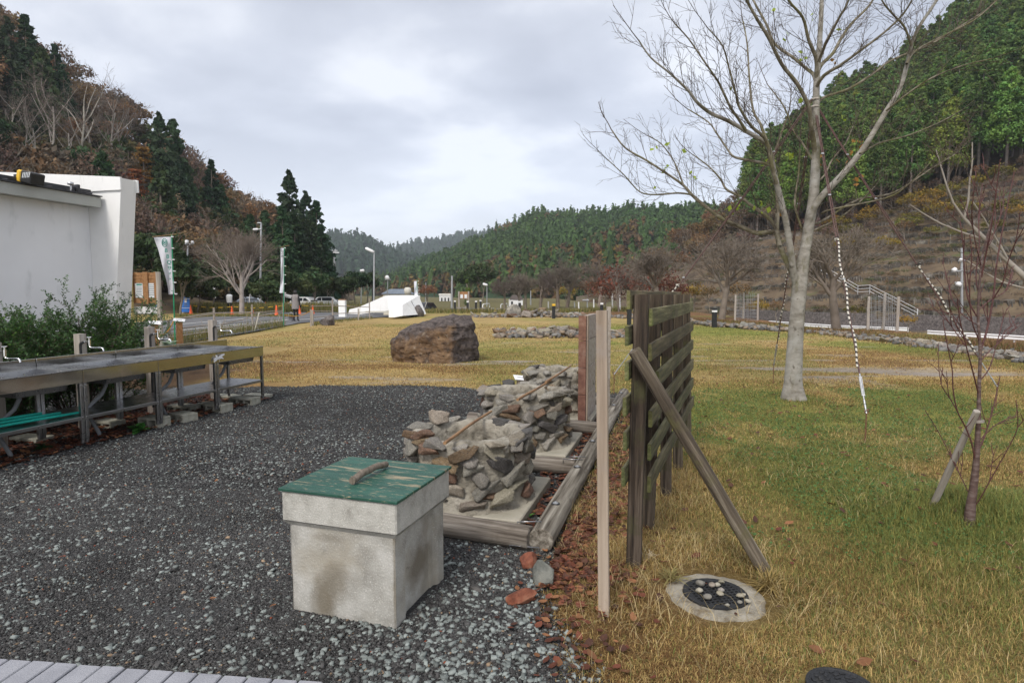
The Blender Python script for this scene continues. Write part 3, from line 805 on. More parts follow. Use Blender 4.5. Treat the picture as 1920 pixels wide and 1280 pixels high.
lrows = [[zcol(p, y - 14, -.6) for p, y in zip(LCOL, LF)], [zcol(p, y, .2) for p, y in zip(LCOL, LF)],
   [D(p, 560 + (q - 560) * .28, y + (c - y) * .33) for p, y, c, q in zip(LCOL, LF, LC, LY)],
   [D(p, 560 + (q - 560) * .66, y + (c - y) * .68) for p, y, c, q in zip(LCOL, LF, LC, LY)],
   [D(p, q, c) for p, c, q in zip(LCOL, LC, LY)],
   [D(p - 30, q + 40, c + 40) for p, c, q in zip(LCOL, LC, LY)],
   [zcol(p - 60, c + 120, 0) for p, c in zip(LCOL, LC)]]
loft_l = Loft(lrows, 2.2, 3)
tag(link('hillside', loft_l.mesh(150, 70), MT['hill_floor']), kind='structure')
RCOL = [1080, 1180, 1280, 1380, 1470, 1560, 1640, 1720, 1800, 1920, 2060, 2250]
RF = [112, 98, 86, 76, 69, 64, 61, 58, 55, 51, 46, 40]
RT = [556, 545, 505, 462, 440, 432, 415, 392, 368, 340, 310, 270]     # lower edge of the forest
RTY = [138, 124, 112, 104, 97, 93, 90, 87, 84, 79, 73, 66]
RS = [552, 538, 475, 412, 340, 255, 228, 175, 105, 30, -70, -200]        # crest ground
RC = [210, 200, 190, 180, 172, 166, 162, 158, 152, 145, 135, 125]
rrows = [[zcol(p, y - 6, -2.3) for p, y in zip(RCOL, RF)], [zcol(p, y, -1.9) for p, y in zip(RCOL, RF)],
   [D(p, q, y) for p, y, q in zip(RCOL, RTY, RT)],
   [D(p, (q + c) / 2 + 12, (y + yc) / 2) for p, y, q, yc, c in zip(RCOL, RTY, RT, RC, RS)],
   [D(p, q, y) for p, y, q in zip(RCOL, RC, RS)],
   [D(p + 30, q + 40, y + 60) for p, y, q in zip(RCOL, RC, RS)],
   [zcol(p + 60, y + 200, 0) for p, y in zip(RCOL, RC)]]
loft_r = Loft(rrows, 1.2, 7)
tag(link('hillside', loft_r.mesh(170, 90), MT['terrace_soil']), kind='structure')
MCOL = [640, 690, 740, 790, 840, 890, 940, 1000, 1060, 1120, 1180, 1240, 1310, 1380, 1480]
MS = [552, 542, 529, 512, 490, 466, 443, 420, 419, 420, 420, 418, 417, 418, 420]
MCY = [560, 530, 500, 480, 460, 440, 420, 400, 385, 370, 350, 335, 320, 310, 300]
MF = [420, 360, 300, 270, 240, 215, 195, 180, 170, 160, 150, 145, 140, 138, 135]
mrows = [[zcol(p, y - 10, -.5) for p, y in zip(MCOL, MF)], [zcol(p, y, .3) for p, y in zip(MCOL, MF)],
   [D(p, 556 + (q - 556) * .45, y + (c - y) * .45) for p, y, c, q in zip(MCOL, MF, MCY, MS)],
   [D(p, q, c) for p, c, q in zip(MCOL, MCY, MS)], [D(p + 10, q + 25, c + 90) for p, c, q in zip(MCOL, MCY, MS)], [zcol(p + 40, c + 300, 0) for p, c in zip(MCOL, MCY)]]
loft_m = Loft(mrows, 7, 11)
tag(link('mountain', loft_m.mesh(120, 60), MT['hill_green']), kind='structure')
FCOL = [480, 540, 590, 625, 665, 700, 740, 790, 850]
FS = [470, 468, 468, 462, 458, 478, 492, 505, 530]
frows = [[zcol(p, 560, 0) for p in FCOL], [D(p, (q + 556) / 2, 720) for p, q in zip(FCOL, FS)], [D(p, q, 900) for p, q in zip(FCOL, FS)], [zcol(p, 1200, 0) for p in FCOL]]
loft_f = Loft(frows, 16, 13)
tag(link('mountain', loft_f.mesh(70, 40), MT['hill_green']), kind='structure')
GCOL = [660, 700, 740, 780, 830, 880, 940, 1000]
GS = [500, 492, 482, 470, 462, 450, 446, 450]
grows_ = [[zcol(p, 900, 0) for p in GCOL], [D(p, (q + 550) / 2, 1150) for p, q in zip(GCOL, GS)], [D(p, q, 1350) for p, q in zip(GCOL, GS)], [zcol(p, 1700, 0) for p in GCOL]]
loft_g = Loft(grows_, 18, 17)
tag(link('mountain', loft_g.mesh(60, 30), MT['hill_green']), kind='structure')
# ------------------------------------------------------------------ far woods as single masses
def far_wood(name, loft, n, vr, seed, h, spread, leafn, leaf, label, colfn, ur=(0, 1)):
 rng = np.random.default_rng(seed)
 k = n * 6
 u = rng.uniform(ur[0], ur[1], k); v = rng.uniform(vr[0], vr[1], k)
 P = loft.at(u, v); e = .01
 A_ = np.linalg.norm(np.cross(loft.at(np.clip(u + e, 0, 1), v, False) - loft.at(u, v, False), loft.at(u, np.clip(v + e, 0, 1), False) - loft.at(u, v, False)), axis=1)
 keep = rng.random(k) < A_ / np.quantile(A_, .97); P = P[keep][:n]; n = len(P)
 kind, H, c = colfn(P, rng, h)
 t = rng.random((n, leafn)) ** 1.2
 con = (kind == 0)[:, None]
 t = np.where(con, t, .3 + .7 * rng.random((n, leafn)))
 a = rng.uniform(0, 6.283, (n, leafn))
 env = np.where(con, (1 - t) ** .6, np.sqrt(np.clip(1 - ((t - .62) / .4) ** 2, 0.02, 1)) * 1.3)
 rr = spread * H[:, None] * env * rng.uniform(.75, 1.1, (n, leafn))
 C = np.stack([P[:, None, 0] + np.cos(a) * rr, P[:, None, 1] + np.sin(a) * rr, P[:, None, 2] + t * H[:, None] * np.where(con, 1, .85)], -1)
 N = np.stack([np.cos(a), np.sin(a), np.full_like(a, .7)], -1)
 V, F = leaf_quads(C.reshape(-1, 3), N.reshape(-1, 3), leaf, rng, .6, .45, .4)
 cc = np.repeat(c, leafn, 0) * rng.uniform(.75, 1.3, (n * leafn, 1))
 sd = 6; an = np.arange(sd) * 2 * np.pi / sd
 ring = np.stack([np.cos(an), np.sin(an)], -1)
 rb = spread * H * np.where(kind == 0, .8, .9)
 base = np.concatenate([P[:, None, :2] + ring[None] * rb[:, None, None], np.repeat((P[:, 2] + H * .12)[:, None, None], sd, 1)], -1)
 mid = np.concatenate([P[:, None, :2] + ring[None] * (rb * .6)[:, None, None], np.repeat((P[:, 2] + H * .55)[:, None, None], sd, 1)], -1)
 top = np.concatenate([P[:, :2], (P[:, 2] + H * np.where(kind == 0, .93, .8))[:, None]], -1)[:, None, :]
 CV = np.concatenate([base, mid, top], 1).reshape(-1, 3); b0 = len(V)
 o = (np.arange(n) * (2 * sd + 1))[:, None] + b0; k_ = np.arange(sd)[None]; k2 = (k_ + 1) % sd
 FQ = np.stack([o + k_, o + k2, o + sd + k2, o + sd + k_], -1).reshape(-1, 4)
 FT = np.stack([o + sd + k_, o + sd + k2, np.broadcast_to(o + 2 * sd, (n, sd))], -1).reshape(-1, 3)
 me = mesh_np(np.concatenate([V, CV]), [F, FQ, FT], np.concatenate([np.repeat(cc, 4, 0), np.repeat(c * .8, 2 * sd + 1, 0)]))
 return tag(link(name, me, MT['leaf_fixed']), label, 'forest', kind='stuff')
def cf_mid(P, rng, h):
 n = len(P); m = fbm(P[:, 0] * .018, P[:, 1] * .012, 71, 4); m2 = fbm(P[:, 0] * .03, P[:, 1] * .03, 72, 3)
 low = sstep(26, 6, P[:, 2])
 dec = (m + .22 * low > .58) & (rng.random(n) < .85)
 kind = dec.astype(int)
 H = np.where(dec, h * .62, h) * rng.uniform(.85, 1.12, n)
 gc = np.array([.056, .11, .032])[None] * rng.uniform(.7, 1.35, (n, 1)) * np.stack([1 + .5 * (m2 - .4), np.ones(n), 1 - .2 * m2], 1)
 dc = np.where(rng.random((n, 1)) < .35, np.array([.16, .115, .03]), np.array([.125, .075, .035])) * rng.uniform(.65, 1.3, (n, 1))
 dc = np.where(rng.random((n, 1)) < .3, np.array([.05, .08, .028]), dc)
 return kind, H, np.where(dec[:, None], dc, gc)
def cf_far(P, rng, h):
 n = len(P); m = fbm(P[:, 0] * .006, P[:, 1] * .006, 75, 3); dec = (m > .62) & (rng.random(n) < .5)
 return dec.astype(int), h * rng.uniform(.7, 1.2, n), np.where(dec[:, None], np.array([.10, .07, .035]), np.array([.028, .06, .026])) * rng.uniform(.75, 1.3, (n, 1))
far_wood('forest', loft_m, 6800, (.15, .72), 5, 10.5, .22, 26, .95, 'green and rust coloured wood covering the long ridge across the valley', cf_mid)
far_wood('forest', loft_f, 2200, (.2, .75), 6, 20, .27, 12, 2.6, 'blue green wood on the distant rounded hill at the end of the valley', cf_far)
far_wood('forest', loft_g, 1500, (.3, .75), 8, 24, .3, 10, 3.6, 'pale wood along the farthest low ridge of the valley', cf_far)
# ------------------------------------------------------------------ tree kinds (shared meshes)
def crown_mesh(Vfc): return mesh_np(Vfc[0], [Vfc[1]], Vfc[2])
cedar_kinds = []
for k, (h, r, col) in enumerate([(15, 3.0, (.115, .18, .036)), (17, 3.3, (.095, .16, .036)), (13.5, 2.9, (.13, .20, .036)), (16, 2.9, (.10, .165, .04))]):
 cm = crown_mesh(cedar_crown(k + 1, h, r, 170, 46, .19, col, low=h * .36, pw=.5))
 v, f = tubes_np([([(0, 0, -1.0), (0.05, 0, h * .3), (0, .05, h * .7), (0, 0, h - .3)], [.21, .18, .1, .03])], 7)
 cedar_kinds.append((h, cm, mesh_np(v, [f], smooth=True)))
full_kinds = []       # dark cedars with crowns to the ground
for k, (h, r, col) in enumerate([(16, 3.7, (.036, .072, .028)), (13, 3.3, (.045, .082, .028)), (18, 3.9, (.032, .062, .028))]):
 cm = crown_mesh(cedar_crown(k + 31, h, r, 170, 22, .36, col, low=h * .1, pw=.7))
 v, f = tubes_np([([(0, 0, -1.0), (0, 0, h * .5), (0, 0, h - .4)], [.26, .17, .04])], 6)
 full_kinds.append((h, cm, mesh_np(v, [f], smooth=True)))
def round_kind(seed, h, r, col, n=70, per=30, leaf=.3, flat=.85, low=.35, shell=.75, cvar=.3):
 rng = np.random.default_rng(seed)
 d = rng.normal(0, 1, (n, 3)); d[:, 2] = np.abs(d[:, 2]) * 1.1 - .35; d /= np.linalg.norm(d, axis=1)[:, None]
 rr = r * rng.uniform(.45, .95, n)
 cen = d * rr[:, None]; cen[:, 2] = h * (low + 1) / 2 + cen[:, 2] / r * h * (1 - low) / 2 * .95
 rad = rng.uniform(.2, .36, n) * r
 cm = crown_mesh(puffs(cen, rad, per, leaf, rng, col, up=.2, flat=flat, cvar=cvar, shell=shell))
 P = dict(levels=2, kids=[7, 4], ang=[(25, 50)], ratio=(.5, .8), t0=[.35, .3], up=[.05, .05], wig=.08)
 out = bare_tree(seed, h, dict(P, trunk=.75), h * .02)
 v, f = tubes_np([x for l in out for x in out[l]], 5)
 return (h, cm, mesh_np(v, [f], smooth=True))
ever_kinds = [round_kind(3, 9, 3.2, (.035, .065, .022)), round_kind(5, 7, 2.8, (.045, .075, .026)), round_kind(8, 5, 2.6, (.06, .085, .03), n=55)]
rust_kinds = [round_kind(11, 9, 3.2, (.22, .13, .065), n=80, per=17, leaf=.24, shell=.4), round_kind(13, 8, 3.0, (.17, .10, .045), n=70, per=14, leaf=.22, shell=.4), round_kind(15, 8.5, 3.0, (.24, .15, .065), n=80, per=15, leaf=.24, shell=.35)]
brown_kinds = [round_kind(21, 9, 3.0, (.18, .13, .085), n=90, per=9, leaf=.2, shell=.3), round_kind(23, 8, 2.8, (.21, .14, .07), n=90, per=9, leaf=.2, shell=.3), round_kind(25, 9.5, 2.8, (.17, .11, .085), n=90, per=8, leaf=.2, shell=.3)]
yellow_kinds = [round_kind(27, 4, 2.2, (.26, .19, .035), n=50, per=14, leaf=.16, shell=.4), round_kind(28, 3, 2.0, (.17, .15, .035), n=50, per=14, leaf=.16, shell=.4)]
rng = np.random.default_rng(41)
tc_, tr_ = [], []
for t in np.linspace(.22, .97, 11):
 for a in rng.uniform(0, 6.28, 10):
  q = 3.4 * (1 - t) ** .6 * rng.uniform(.25, 1)
  tc_.append((math.cos(a) * q, math.sin(a) * q, 10 * t + rng.normal(0, .12))); tr_.append(.75)
cm = crown_mesh(puffs(np.array(tc_), np.array(tr_), 22, .2, rng, (.27, .12, .03), flat=.3, shell=.5))
v, f = tubes_np([([(0, 0, -1), (0, 0, 5), (0, 0, 9.8)], [.2, .13, .03])], 6)
tier_kinds = [(10, cm, mesh_np(v, [f], smooth=True))]
BP = dict(levels=4, kids=[6, 4, 4, 3], ang=[(25, 48), (25, 50), (25, 55)], ratio=(.5, .78), t0=[.35, .25, .2], up=[.03, .06, .04, .03], wig=.07, rmin=.006)
pale_kinds = []
for k in range(3):
 out = bare_tree(60 + k, 11, dict(BP, trunk=.75, t0=[.45, .25, .2], rmin=.012), .15)
 a, b = tree_meshes(out, 1); pale_kinds.append((11, b, a))
def plant(name, kind, p, sc, rz, barkm, leafm, label, cat, group=None, leafname='crown', tilt=0):
 e_ = empty(name, p, rz, label, cat, group)
 e_.scale = (sc, sc, sc)
 if tilt: e_.rotation_euler[0] = tilt
 link('trunk', kind[2], barkm, e_); link(leafname, kind[1], leafm, e_)
 return e_
def in_view(p, margin=60, top=-140):
 d = Vector(p) - Vector((0, 0, CAMZ))
 c = math.cos(PITCH); s_ = math.sin(PITCH)
 zc = d.y * c - d.z * s_; yc = d.z * c + d.y * s_
 if zc < 1: return None
 return CX + d.x / zc * FPX, CY - yc / zc * FPX
rs = random.Random(77)
edge_px = [RCOL[4], 2000]
cnt = 0; placed = []
tries = 0
while cnt < 285 and tries < 20000:
 tries += 1
 u = rs.uniform(.30, .97); v = rs.random() ** 1.1 * .36 + 2.02 / 6
 P = loft_r.at(np.array([u]), np.array([v]))[0]
 q = in_view(P + np.array([0, 0, 8]))
 if q is None or q[0] > 1990 or q[0] < 1385 or q[1] < -90: continue
 dmin = 2.5 + (v - .33) * 5
 if any((P[0] - a) ** 2 + (P[1] - b) ** 2 < dmin * dmin for a, b in placed): continue
 row = v < 2.02 / 6 + .035
 if q[0] < 1500 and rs.random() < .8: continue
 placed.append((P[0], P[1])); cnt += 1
 k = cedar_kinds[rs.randrange(4)]
 sc = rs.uniform(.85, 1.15) * (1.0 if not row else .95)
 if row: lab, gr = 'cedar with a long bare pale trunk at the lower edge of the right hillside plantation', 'cedars along the lower edge of the plantation'
 elif v > .6: lab, gr = 'cedar high on the right hillside just under the skyline', 'cedars near the top of the right hillside'
 else: lab, gr = 'cedar in the dense green plantation covering the right hillside', 'cedars of the right hillside plantation'
 plant('cedar_tree', k, P, sc, rs.uniform(0, 6), MT['bark_cedar'], MT['cedar_leaf'], lab, 'cedar', gr)
def fill_wood(name, loft, n, ur, vr, seed, kinds, label, pxr, mats=None, scr=(.8, 1.1), leafdec=.4):
 rng = np.random.default_rng(seed); VV = []; FF = []; CC = []; b = 0; k = 0; t = 0
 while k < n and t < n * 12:
  t += 1
  u, v = rng.uniform(*ur), rng.uniform(*vr)
  P = loft.at(np.array([u]), np.array([v]))[0]; q = in_view(P + np.array([0, 0, 6]))
  if q is None or not (pxr[0] < q[0] < pxr[1]) or q[1] < -120: continue
  Vk, Fk, Ck = kinds[rng.integers(len(kinds))]
  s_ = rng.uniform(*scr); a = rng.uniform(0, 6.28); ca, sa = math.cos(a), math.sin(a)
  X = np.stack([Vk[:, 0] * ca - Vk[:, 1] * sa, Vk[:, 0] * sa + Vk[:, 1] * ca, Vk[:, 2]], 1) * s_ + P
  VV.append(X); FF.append(Fk + b); CC.append(Ck * rng.uniform(.75, 1.25)); b += len(X); k += 1
 me = mesh_np(np.concatenate(VV), [np.concatenate(FF)], np.clip(np.concatenate(CC), 0, 1))
 return tag(link(name, me, MT['leaf_fixed']), label, 'forest', kind='stuff')
lo_cedar = [cedar_crown(90 + i, 15, 3.1, 85, 24, .32, (.108, .172, .036), low=4.5, pw=.5) for i in range(3)]
fill_wood('forest', loft_r, 330, (.3, 1.0), (.42, .74), 15, lo_cedar, 'cedar forest filling the upper right hillside behind the nearer trees', (1400, 2050))
rs = random.Random(5)
def scatter(n, loft, ur, vr, seed, kinds, scr, barkm, leafm, name, label, cat, group, dmin=2.5, pxr=(-60, 2000), lst=None, accept=None):
 rs_ = random.Random(seed); lst = [] if lst is None else lst; k = 0; t = 0
 while k < n and t < n * 40:
  t += 1
  u = rs_.uniform(*ur); v = rs_.uniform(*vr); P = loft.at(np.array([u]), np.array([v]))[0]
  q = in_view(P + np.array([0, 0, 3]))
  if q is None or not (pxr[0] < q[0] < pxr[1]) or q[1] < -60: continue
  if accept and not accept(q, P): continue
  if any((P[0] - a) ** 2 + (P[1] - b) ** 2 < dmin * dmin for a, b in lst): continue
  lst.append((P[0], P[1])); k += 1
  kk = kinds[rs_.randrange(len(kinds))]
  plant(name, kk, P, rs_.uniform(*scr), rs_.uniform(0, 6), barkm, leafm, label, cat, group)
LR = []
scatter(26, loft_r, (.1, .42), (.45, .72), 3, rust_kinds + brown_kinds, (.8, 1.15), MT['bark_far'], MT['leaf'], 'autumn_tree', 'rust brown autumn tree on the left shoulder of the right hillside', 'tree', 'autumn trees on the left shoulder of the right hillside', 3.2, (1200, 1520), LR)
scatter(10, loft_r, (.4, .75), (.62, .69), 4, rust_kinds + brown_kinds, (.7, .9), MT['bark_far'], MT['leaf'], 'autumn_tree', 'rust tinged bare tree on the skyline of the right hillside', 'tree', 'autumn trees on the skyline of the right hillside', 3.2, (1500, 1760), LR)
scatter(30, loft_r, (.05, .5), (.26, .5), 6, brown_kinds, (.45, .7), MT['bark_far'], MT['leaf'], 'autumn_tree', 'brown leafless tree at the foot of the wooded right hillside', 'tree', 'brown trees at the foot of the right hillside', 2.5, (1180, 1600), LR)
scatter(34, loft_r, (.36, .98), (.26, .335), 7, yellow_kinds, (.45, .9), MT['bark_far'], MT['leaf'], 'shrub', 'yellow green shrub between the terraces and the cedar trunks', 'shrub', 'shrubs above the terraces', 2.0, (1540, 1990), LR)
scatter(34, loft_r, (.36, .98), (.27, .345), 9, brown_kinds, (.22, .4), MT['bark_far'], MT['leaf'], 'shrub', 'brown scrubby bush between the terraces and the cedar trunks', 'shrub', 'shrubs above the terraces', 2.0, (1540, 1990), LR)
LL = []
def put(px, py, Y, kind, sc, bm, lm, name, label, cat, group=None, zb=None):
 """foot of a tree on the left slope found under pixel column px at distance Y"""
 P = D(px, py, Y); LL.append((P.x, P.y))
 return plant(name, kind, P, sc, (px * 7.3) % 6.28, bm, lm, label, cat, group)
def slope_pt(loft, px, py):
 """where the sight line through (px,py) meets the hillside"""
 uu, vv = np.meshgrid(np.linspace(0, 1, 160), np.linspace(.14, .72, 90)); P = loft.at(uu, vv).reshape(-1, 3)
 d = P - np.array([0, 0, CAMZ]); c = math.cos(PITCH); s_ = math.sin(PITCH)
 zc = d[:, 1] * c - d[:, 2] * s_; yc = d[:, 2] * c + d[:, 1] * s_
 qx = CX + d[:, 0] / zc * FPX; qy = CY - yc / zc * FPX
 i = np.argmin((qx - px) ** 2 + (qy - py) ** 2)
 return Vector(P[i])
def on_slope(px, py, kind, sc, bm, lm, name, label, cat, group=None, loft=None):
 P = slope_pt(loft or loft_l, px, py); LL.append((P.x, P.y))
 return plant(name, kind, P, sc, (px * 7.3) % 6.28, bm, lm, label, cat, group)
for i, (px, py, sc) in enumerate([(60, 230, .75), (88, 262, .8), (30, 258, .7), (110, 235, .6), (75, 300, .6), (52, 305, .55), (128, 262, .5)]):
 on_slope(px, py, full_kinds[i % 3], sc * 1.2, MT['bark_far'], MT['cedar_leaf'], 'cedar_tree', 'dark cedar in the clump at the upper left edge of the hillside', 'cedar', 'cedars of the upper left clump')
for i, (px, py, sc) in enumerate([(330, 432, .78), (352, 440, .66), (308, 430, .7), (322, 455, .7), (372, 440, .55), (400, 450, .6), (415, 458, .55), (345, 470, .55), (386, 462, .5)]):
 on_slope(px, py, (full_kinds + ever_kinds)[i % 5], sc * 1.25, MT['bark_far'], MT['cedar_leaf'], 'evergreen_tree', 'dark evergreen on the slope above the bare tree of the car park', 'tree', 'evergreens on the lower left slope')
for i, (px, py, Y, sc) in enumerate([(502, 572, 74, .70), (520, 570, 80, .78), (548, 568, 84, .98), (534, 573, 74, .74), (563, 566, 92, .86), (578, 566, 92, .9), (597, 566, 92, .93), (610, 566, 98, .62), (586, 572, 84, .7), (556, 572, 78, .74), (512, 574, 70, .55), (572, 572, 80, .62), (605, 570, 90, .72)]):
 put(px, py, Y, full_kinds[i % 3], sc, MT['bark_far'], MT['cedar_leaf'], 'cedar_tree', 'tall dark cedar in the stand behind the standing woman', 'cedar', 'cedars of the stand at the end of the left slope')
for i, (px, py, sc) in enumerate([(100, 330, 1.25), (152, 335, 1.35), (210, 325, 1.25), (232, 335, 1.1), (185, 330, 1.0), (125, 340, .9), (70, 340, .9), (40, 330, .9), (20, 300, .9)]):
 on_slope(px, py + 14, pale_kinds[i % 3], sc * .95, MT['bark_pale'], MT['twig_brown'], 'bare_tree', 'leafless tree with a pale slender trunk on the left slope above the white building', 'tree', 'pale bare trees above the white building', )
for i, (px, py, sc) in enumerate([(276, 420, .78), (258, 440, .62)]):
 on_slope(px, py, tier_kinds[0], sc * 1.3, MT['bark_far'], MT['leaf'], 'autumn_tree', ['orange tree with branches in flat tiers behind the building corner', 'smaller orange tiered tree beside the building corner'][i], 'tree')
LAB = {'rust': 'rust orange autumn tree on the left hillside', 'brown': 'nearly leafless brown tree on the left hillside', 'ever': 'green broadleaf tree among the brown ones on the left hillside'}
scatter(62, loft_l, (.05, .75), (.22, .70), 21, brown_kinds, (.6, .95), MT['bark_pale'], MT['leaf'], 'autumn_tree', LAB['brown'], 'tree', 'brown trees on the left hillside', 3.2, (-60, 520), LL)
scatter(44, loft_l, (.1, .8), (.45, .70), 22, rust_kinds, (.6, 1.0), MT['bark_far'], MT['leaf'], 'autumn_tree', LAB['rust'], 'tree', 'rust coloured trees on the left hillside', 3.2, (-60, 560), LL)
scatter(22, loft_l, (.1, .8), (.22, .70), 23, ever_kinds + full_kinds[1:2], (.5, .85), MT['bark_far'], MT['leaf'], 'evergreen_tree', LAB['ever'], 'tree', 'green trees on the left hillside', 3.2, (-60, 560), LL)
scatter(26, loft_l, (.15, .6), (.2, .34), 24, yellow_kinds + ever_kinds[2:], (.4, .8), MT['bark_far'], MT['leaf'], 'shrub', 'olive green bush low on the left slope', 'shrub', 'bushes low on the left slope', 2.0, (-60, 480), LL)
def lo_round(seed, col, per=8, leaf=.42, h=8):
 rng = np.random.default_rng(seed); n = 34
 d = rng.normal(0, 1, (n, 3)); d[:, 2] = np.abs(d[:, 2]) - .4; d /= np.linalg.norm(d, axis=1)[:, None]
 cen = d * 2.6 * rng.uniform(.3, .95, (n, 1)); cen[:, 2] = h * .55 + cen[:, 2] * .33 * h / 2.6
 return puffs(cen, np.full(n, .9), per, leaf, rng, col, shell=.4)
lo_aut = [lo_round(1, (.16, .115, .07)), lo_round(2, (.18, .115, .06)), lo_round(3, (.15, .115, .08)), lo_round(4, (.13, .11, .045)), lo_round(6, (.065, .09, .03), 12)]
fill_wood('forest', loft_l, 420, (0, .82), (.24, .72), 16, lo_aut, 'brown and rust autumn wood filling the left hillside between the larger trees', (-80, 580), scr=(.55, .95))
fill_wood('undergrowth', loft_l, 420, (0, .95), (.16, .6), 18, [lo_round(11, (.09, .07, .03), 14, .3, 2.2), lo_round(12, (.12, .075, .035), 14, .3, 1.8), lo_round(13, (.06, .065, .025), 16, .3, 2)], 'brown and olive undergrowth covering the left slope', (-80, 640), scr=(.6, 1.1))
fill_wood('undergrowth', loft_r, 520, (0, 1), (.17, .36), 19, [lo_round(14, (.15, .105, .06), 14, .12, 1.0), lo_round(15, (.18, .13, .08), 14, .12, .9), lo_round(16, (.09, .10, .04), 14, .12, .9)], 'dry brown weeds covering the terraced slope', (1100, 2000), scr=(.25, .5))
fill_wood('forest', loft_r, 170, (0.02, .42), (.36, .72), 26, lo_aut[:4], 'brown autumn wood on the left end of the right hillside', (1100, 1560), scr=(.5, .85))
for i, (px, Y, sc, kd) in enumerate([(340, 44, .62, 1), (300, 46, .7, 0), (372, 47, .5, 2), (505, 56, .55, 2), (530, 60, .6, 1), (560, 62, .62, 2), (590, 66, .6, 1), (612, 70, .7, 2), (645, 75, .45, 1), (668, 78, .5, 0), (690, 80, .5, 0), (655, 74, .42, 0), (632, 76, .6, 2), (425, 52, .6, 0), (400, 50, .5, 1), (470, 52, .5, 2)]):
 P = zcol(px, Y, -.1)
 plant('evergreen_bush', ever_kinds[kd], P, sc, px % 6, MT['bark_far'], MT['leaf'], 'dark green rounded bush at the foot of the left slope behind the car park', 'bush', 'bushes behind the car park')
for i, (px, Y, sc, kk) in enumerate([(803, 62, .30, rust_kinds[0]), (872, 64, .22, rust_kinds[0]), (905, 110, .8, ever_kinds[0]), (880, 115, .9, ever_kinds[1]), (1165, 62, .62, None), (1200, 66, .6, None), (1135, 70, .5, None), (1230, 64, .55, None)]):
 P = zcol(px, Y, -.1)
 if kk is None:
  continue
 plant('autumn_tree' if kk in rust_kinds else 'evergreen_tree', kk, P, sc, px % 6, MT['bark_far'], MT['leaf'],
    ['small orange tree behind the right end of the white slanting structure', 'small orange shrub below the far notice board', 'dark green tree at the foot of the long ridge', 'dark green tree left of the far notice board'][i], 'tree')
red_kinds = [round_kind(51, 4.2, 2.6, (.13, .04, .03), n=80, per=12, leaf=.10, shell=.4, low=.15)]
for i, (px, Y, sc) in enumerate([(1160, 46, .95), (1215, 48, 1.0), (1245, 50, .8), (1135, 49, .7)]):
 plant('red_shrub', red_kinds[0], zcol(px, Y, -.15), sc, px % 6, MT['twig_brown'], MT['leaf'], 'dark red leaved bush behind the lawn edge above the wooden screen', 'bush', 'red bushes behind the wooden screen')
for i, (px, Y, sc, k) in enumerate([(1300, 60, 1.0, 0), (1330, 58, .8, 1), (1385, 55, .9, 1), (1420, 56, .7, 0), (1455, 54, .6, 1), (1625, 50, .6, 0), (1600, 56, .7, 1), (1265, 66, 1.0, 1), (1100, 85, 1.2, 1), (1060, 90, 1.1, 0), (1015, 95, 1.0, 1), (1650, 42, .4, 1), (1700, 40, .4, 0)]):
 plant('shrub', (yellow_kinds if i % 3 == 0 else brown_kinds)[k], zcol(px, Y, -1.0 if px > 1400 else -.3), sc * (.7 if i % 3 == 0 else .42), px % 6, MT['twig_brown'], MT['leaf'], 'straggly yellow brown shrub beyond the stone edging of the lawn', 'shrub', 'shrubs beyond the lawn edging')
CP = dict(levels=5, kids=[6, 5, 4, 3, 3], ang=[(34, 58), (22, 45), (25, 50), (25, 55)], ratio=(.72, 1.0), t0=[.6, .25, .2, .2], up=[.0, .05, .03, .03], wig=.07, rmin=.009, taper=.6)
cherry = []
for k in range(4):
 out = bare_tree(200 + k, 6, dict(CP, trunk=.30), .15)
 cherry.append(tree_meshes(out, 1))
def bare(name, P, k, sc, rz, label, group=None, bark='bark_far', sz=1.0, tw='twig_brown'):
 e_ = empty(name, P, rz, label, 'tree', group); e_.scale = (sc, sc, sc * sz)
 link('trunk', cherry[k][0], MT[bark], e_); link('crown', cherry[k][1], MT[tw], e_)
 return e_
CG = 'bare cherry trees beyond the lawn'
for i, (px, py, top, k, lab) in enumerate([
 (922, 600, 505, 0, 'farthest low cherry tree left of the row'), (946, 578, 505, 1, 'small cherry tree with a wide crown behind the stone edging'),
 (976, 577, 500, 2, 'cherry tree right behind the bollard with the round rock'), (985, 575, 490, 3, 'cherry tree just behind another cherry near the hut'),
 (1013, 577, 490, 0, 'cherry tree with a forked trunk in front of the hut'), (1046, 578, 470, 1, 'tall cherry tree behind the yellow topped bollard'),
 (1063, 576, 478, 2, 'cherry tree with a support post right of the yellow topped bollard'), (1122, 582, 468, 3, 'pale trunked cherry tree above the wooden windbreak board'),
 (1180, 586, 470, 1, 'cherry tree hidden behind the end of the wooden screen'), (1352, 600, 430, 2, 'broad cherry tree in brown scrub left of the roped tree'),
 (1568, 614, 400, 3, 'large cherry tree with a leaning limb right of the roped tree'), (1232, 590, 440, 0, 'cherry tree with drooping twigs behind the screen top')]):
 if i == 0: continue
 b_ = G(px, py); Yb = min(b_.y, 60) if i < 9 else {9: 33, 10: 24.2}.get(i, 40)
 P = zcol(px, Yb, 0.0); P.z = float(tz(P.x, P.y))
 h = (py - top) / FPX * Yb * 1.12
 bare('cherry_tree', P, k, h / (4.1 if i > 8 else 4.6), px % 6.0, lab, CG)
P = zcol(455, 43, -.05)
out = bare_tree(311, 10, dict(levels=5, kids=[9, 5, 4, 3, 3], ang=[(18, 48), (16, 38), (20, 45)], ratio=(.78, 1.05), t0=[.42, .2, .2], up=[.02, .06, .04, .03], wig=.05, trunk=.42, rmin=.005, taper=.62), .26)
a, b = tree_meshes(out, 2)
e_ = empty('bare_tree', P, 1.2, 'large leafless tree with a forked trunk at the car park', 'tree')
e_.scale = (.74, .74, .74)
link('trunk', a, MT['bark_pale'], e_); link('crown', b, MT['twig_brown'], e_)
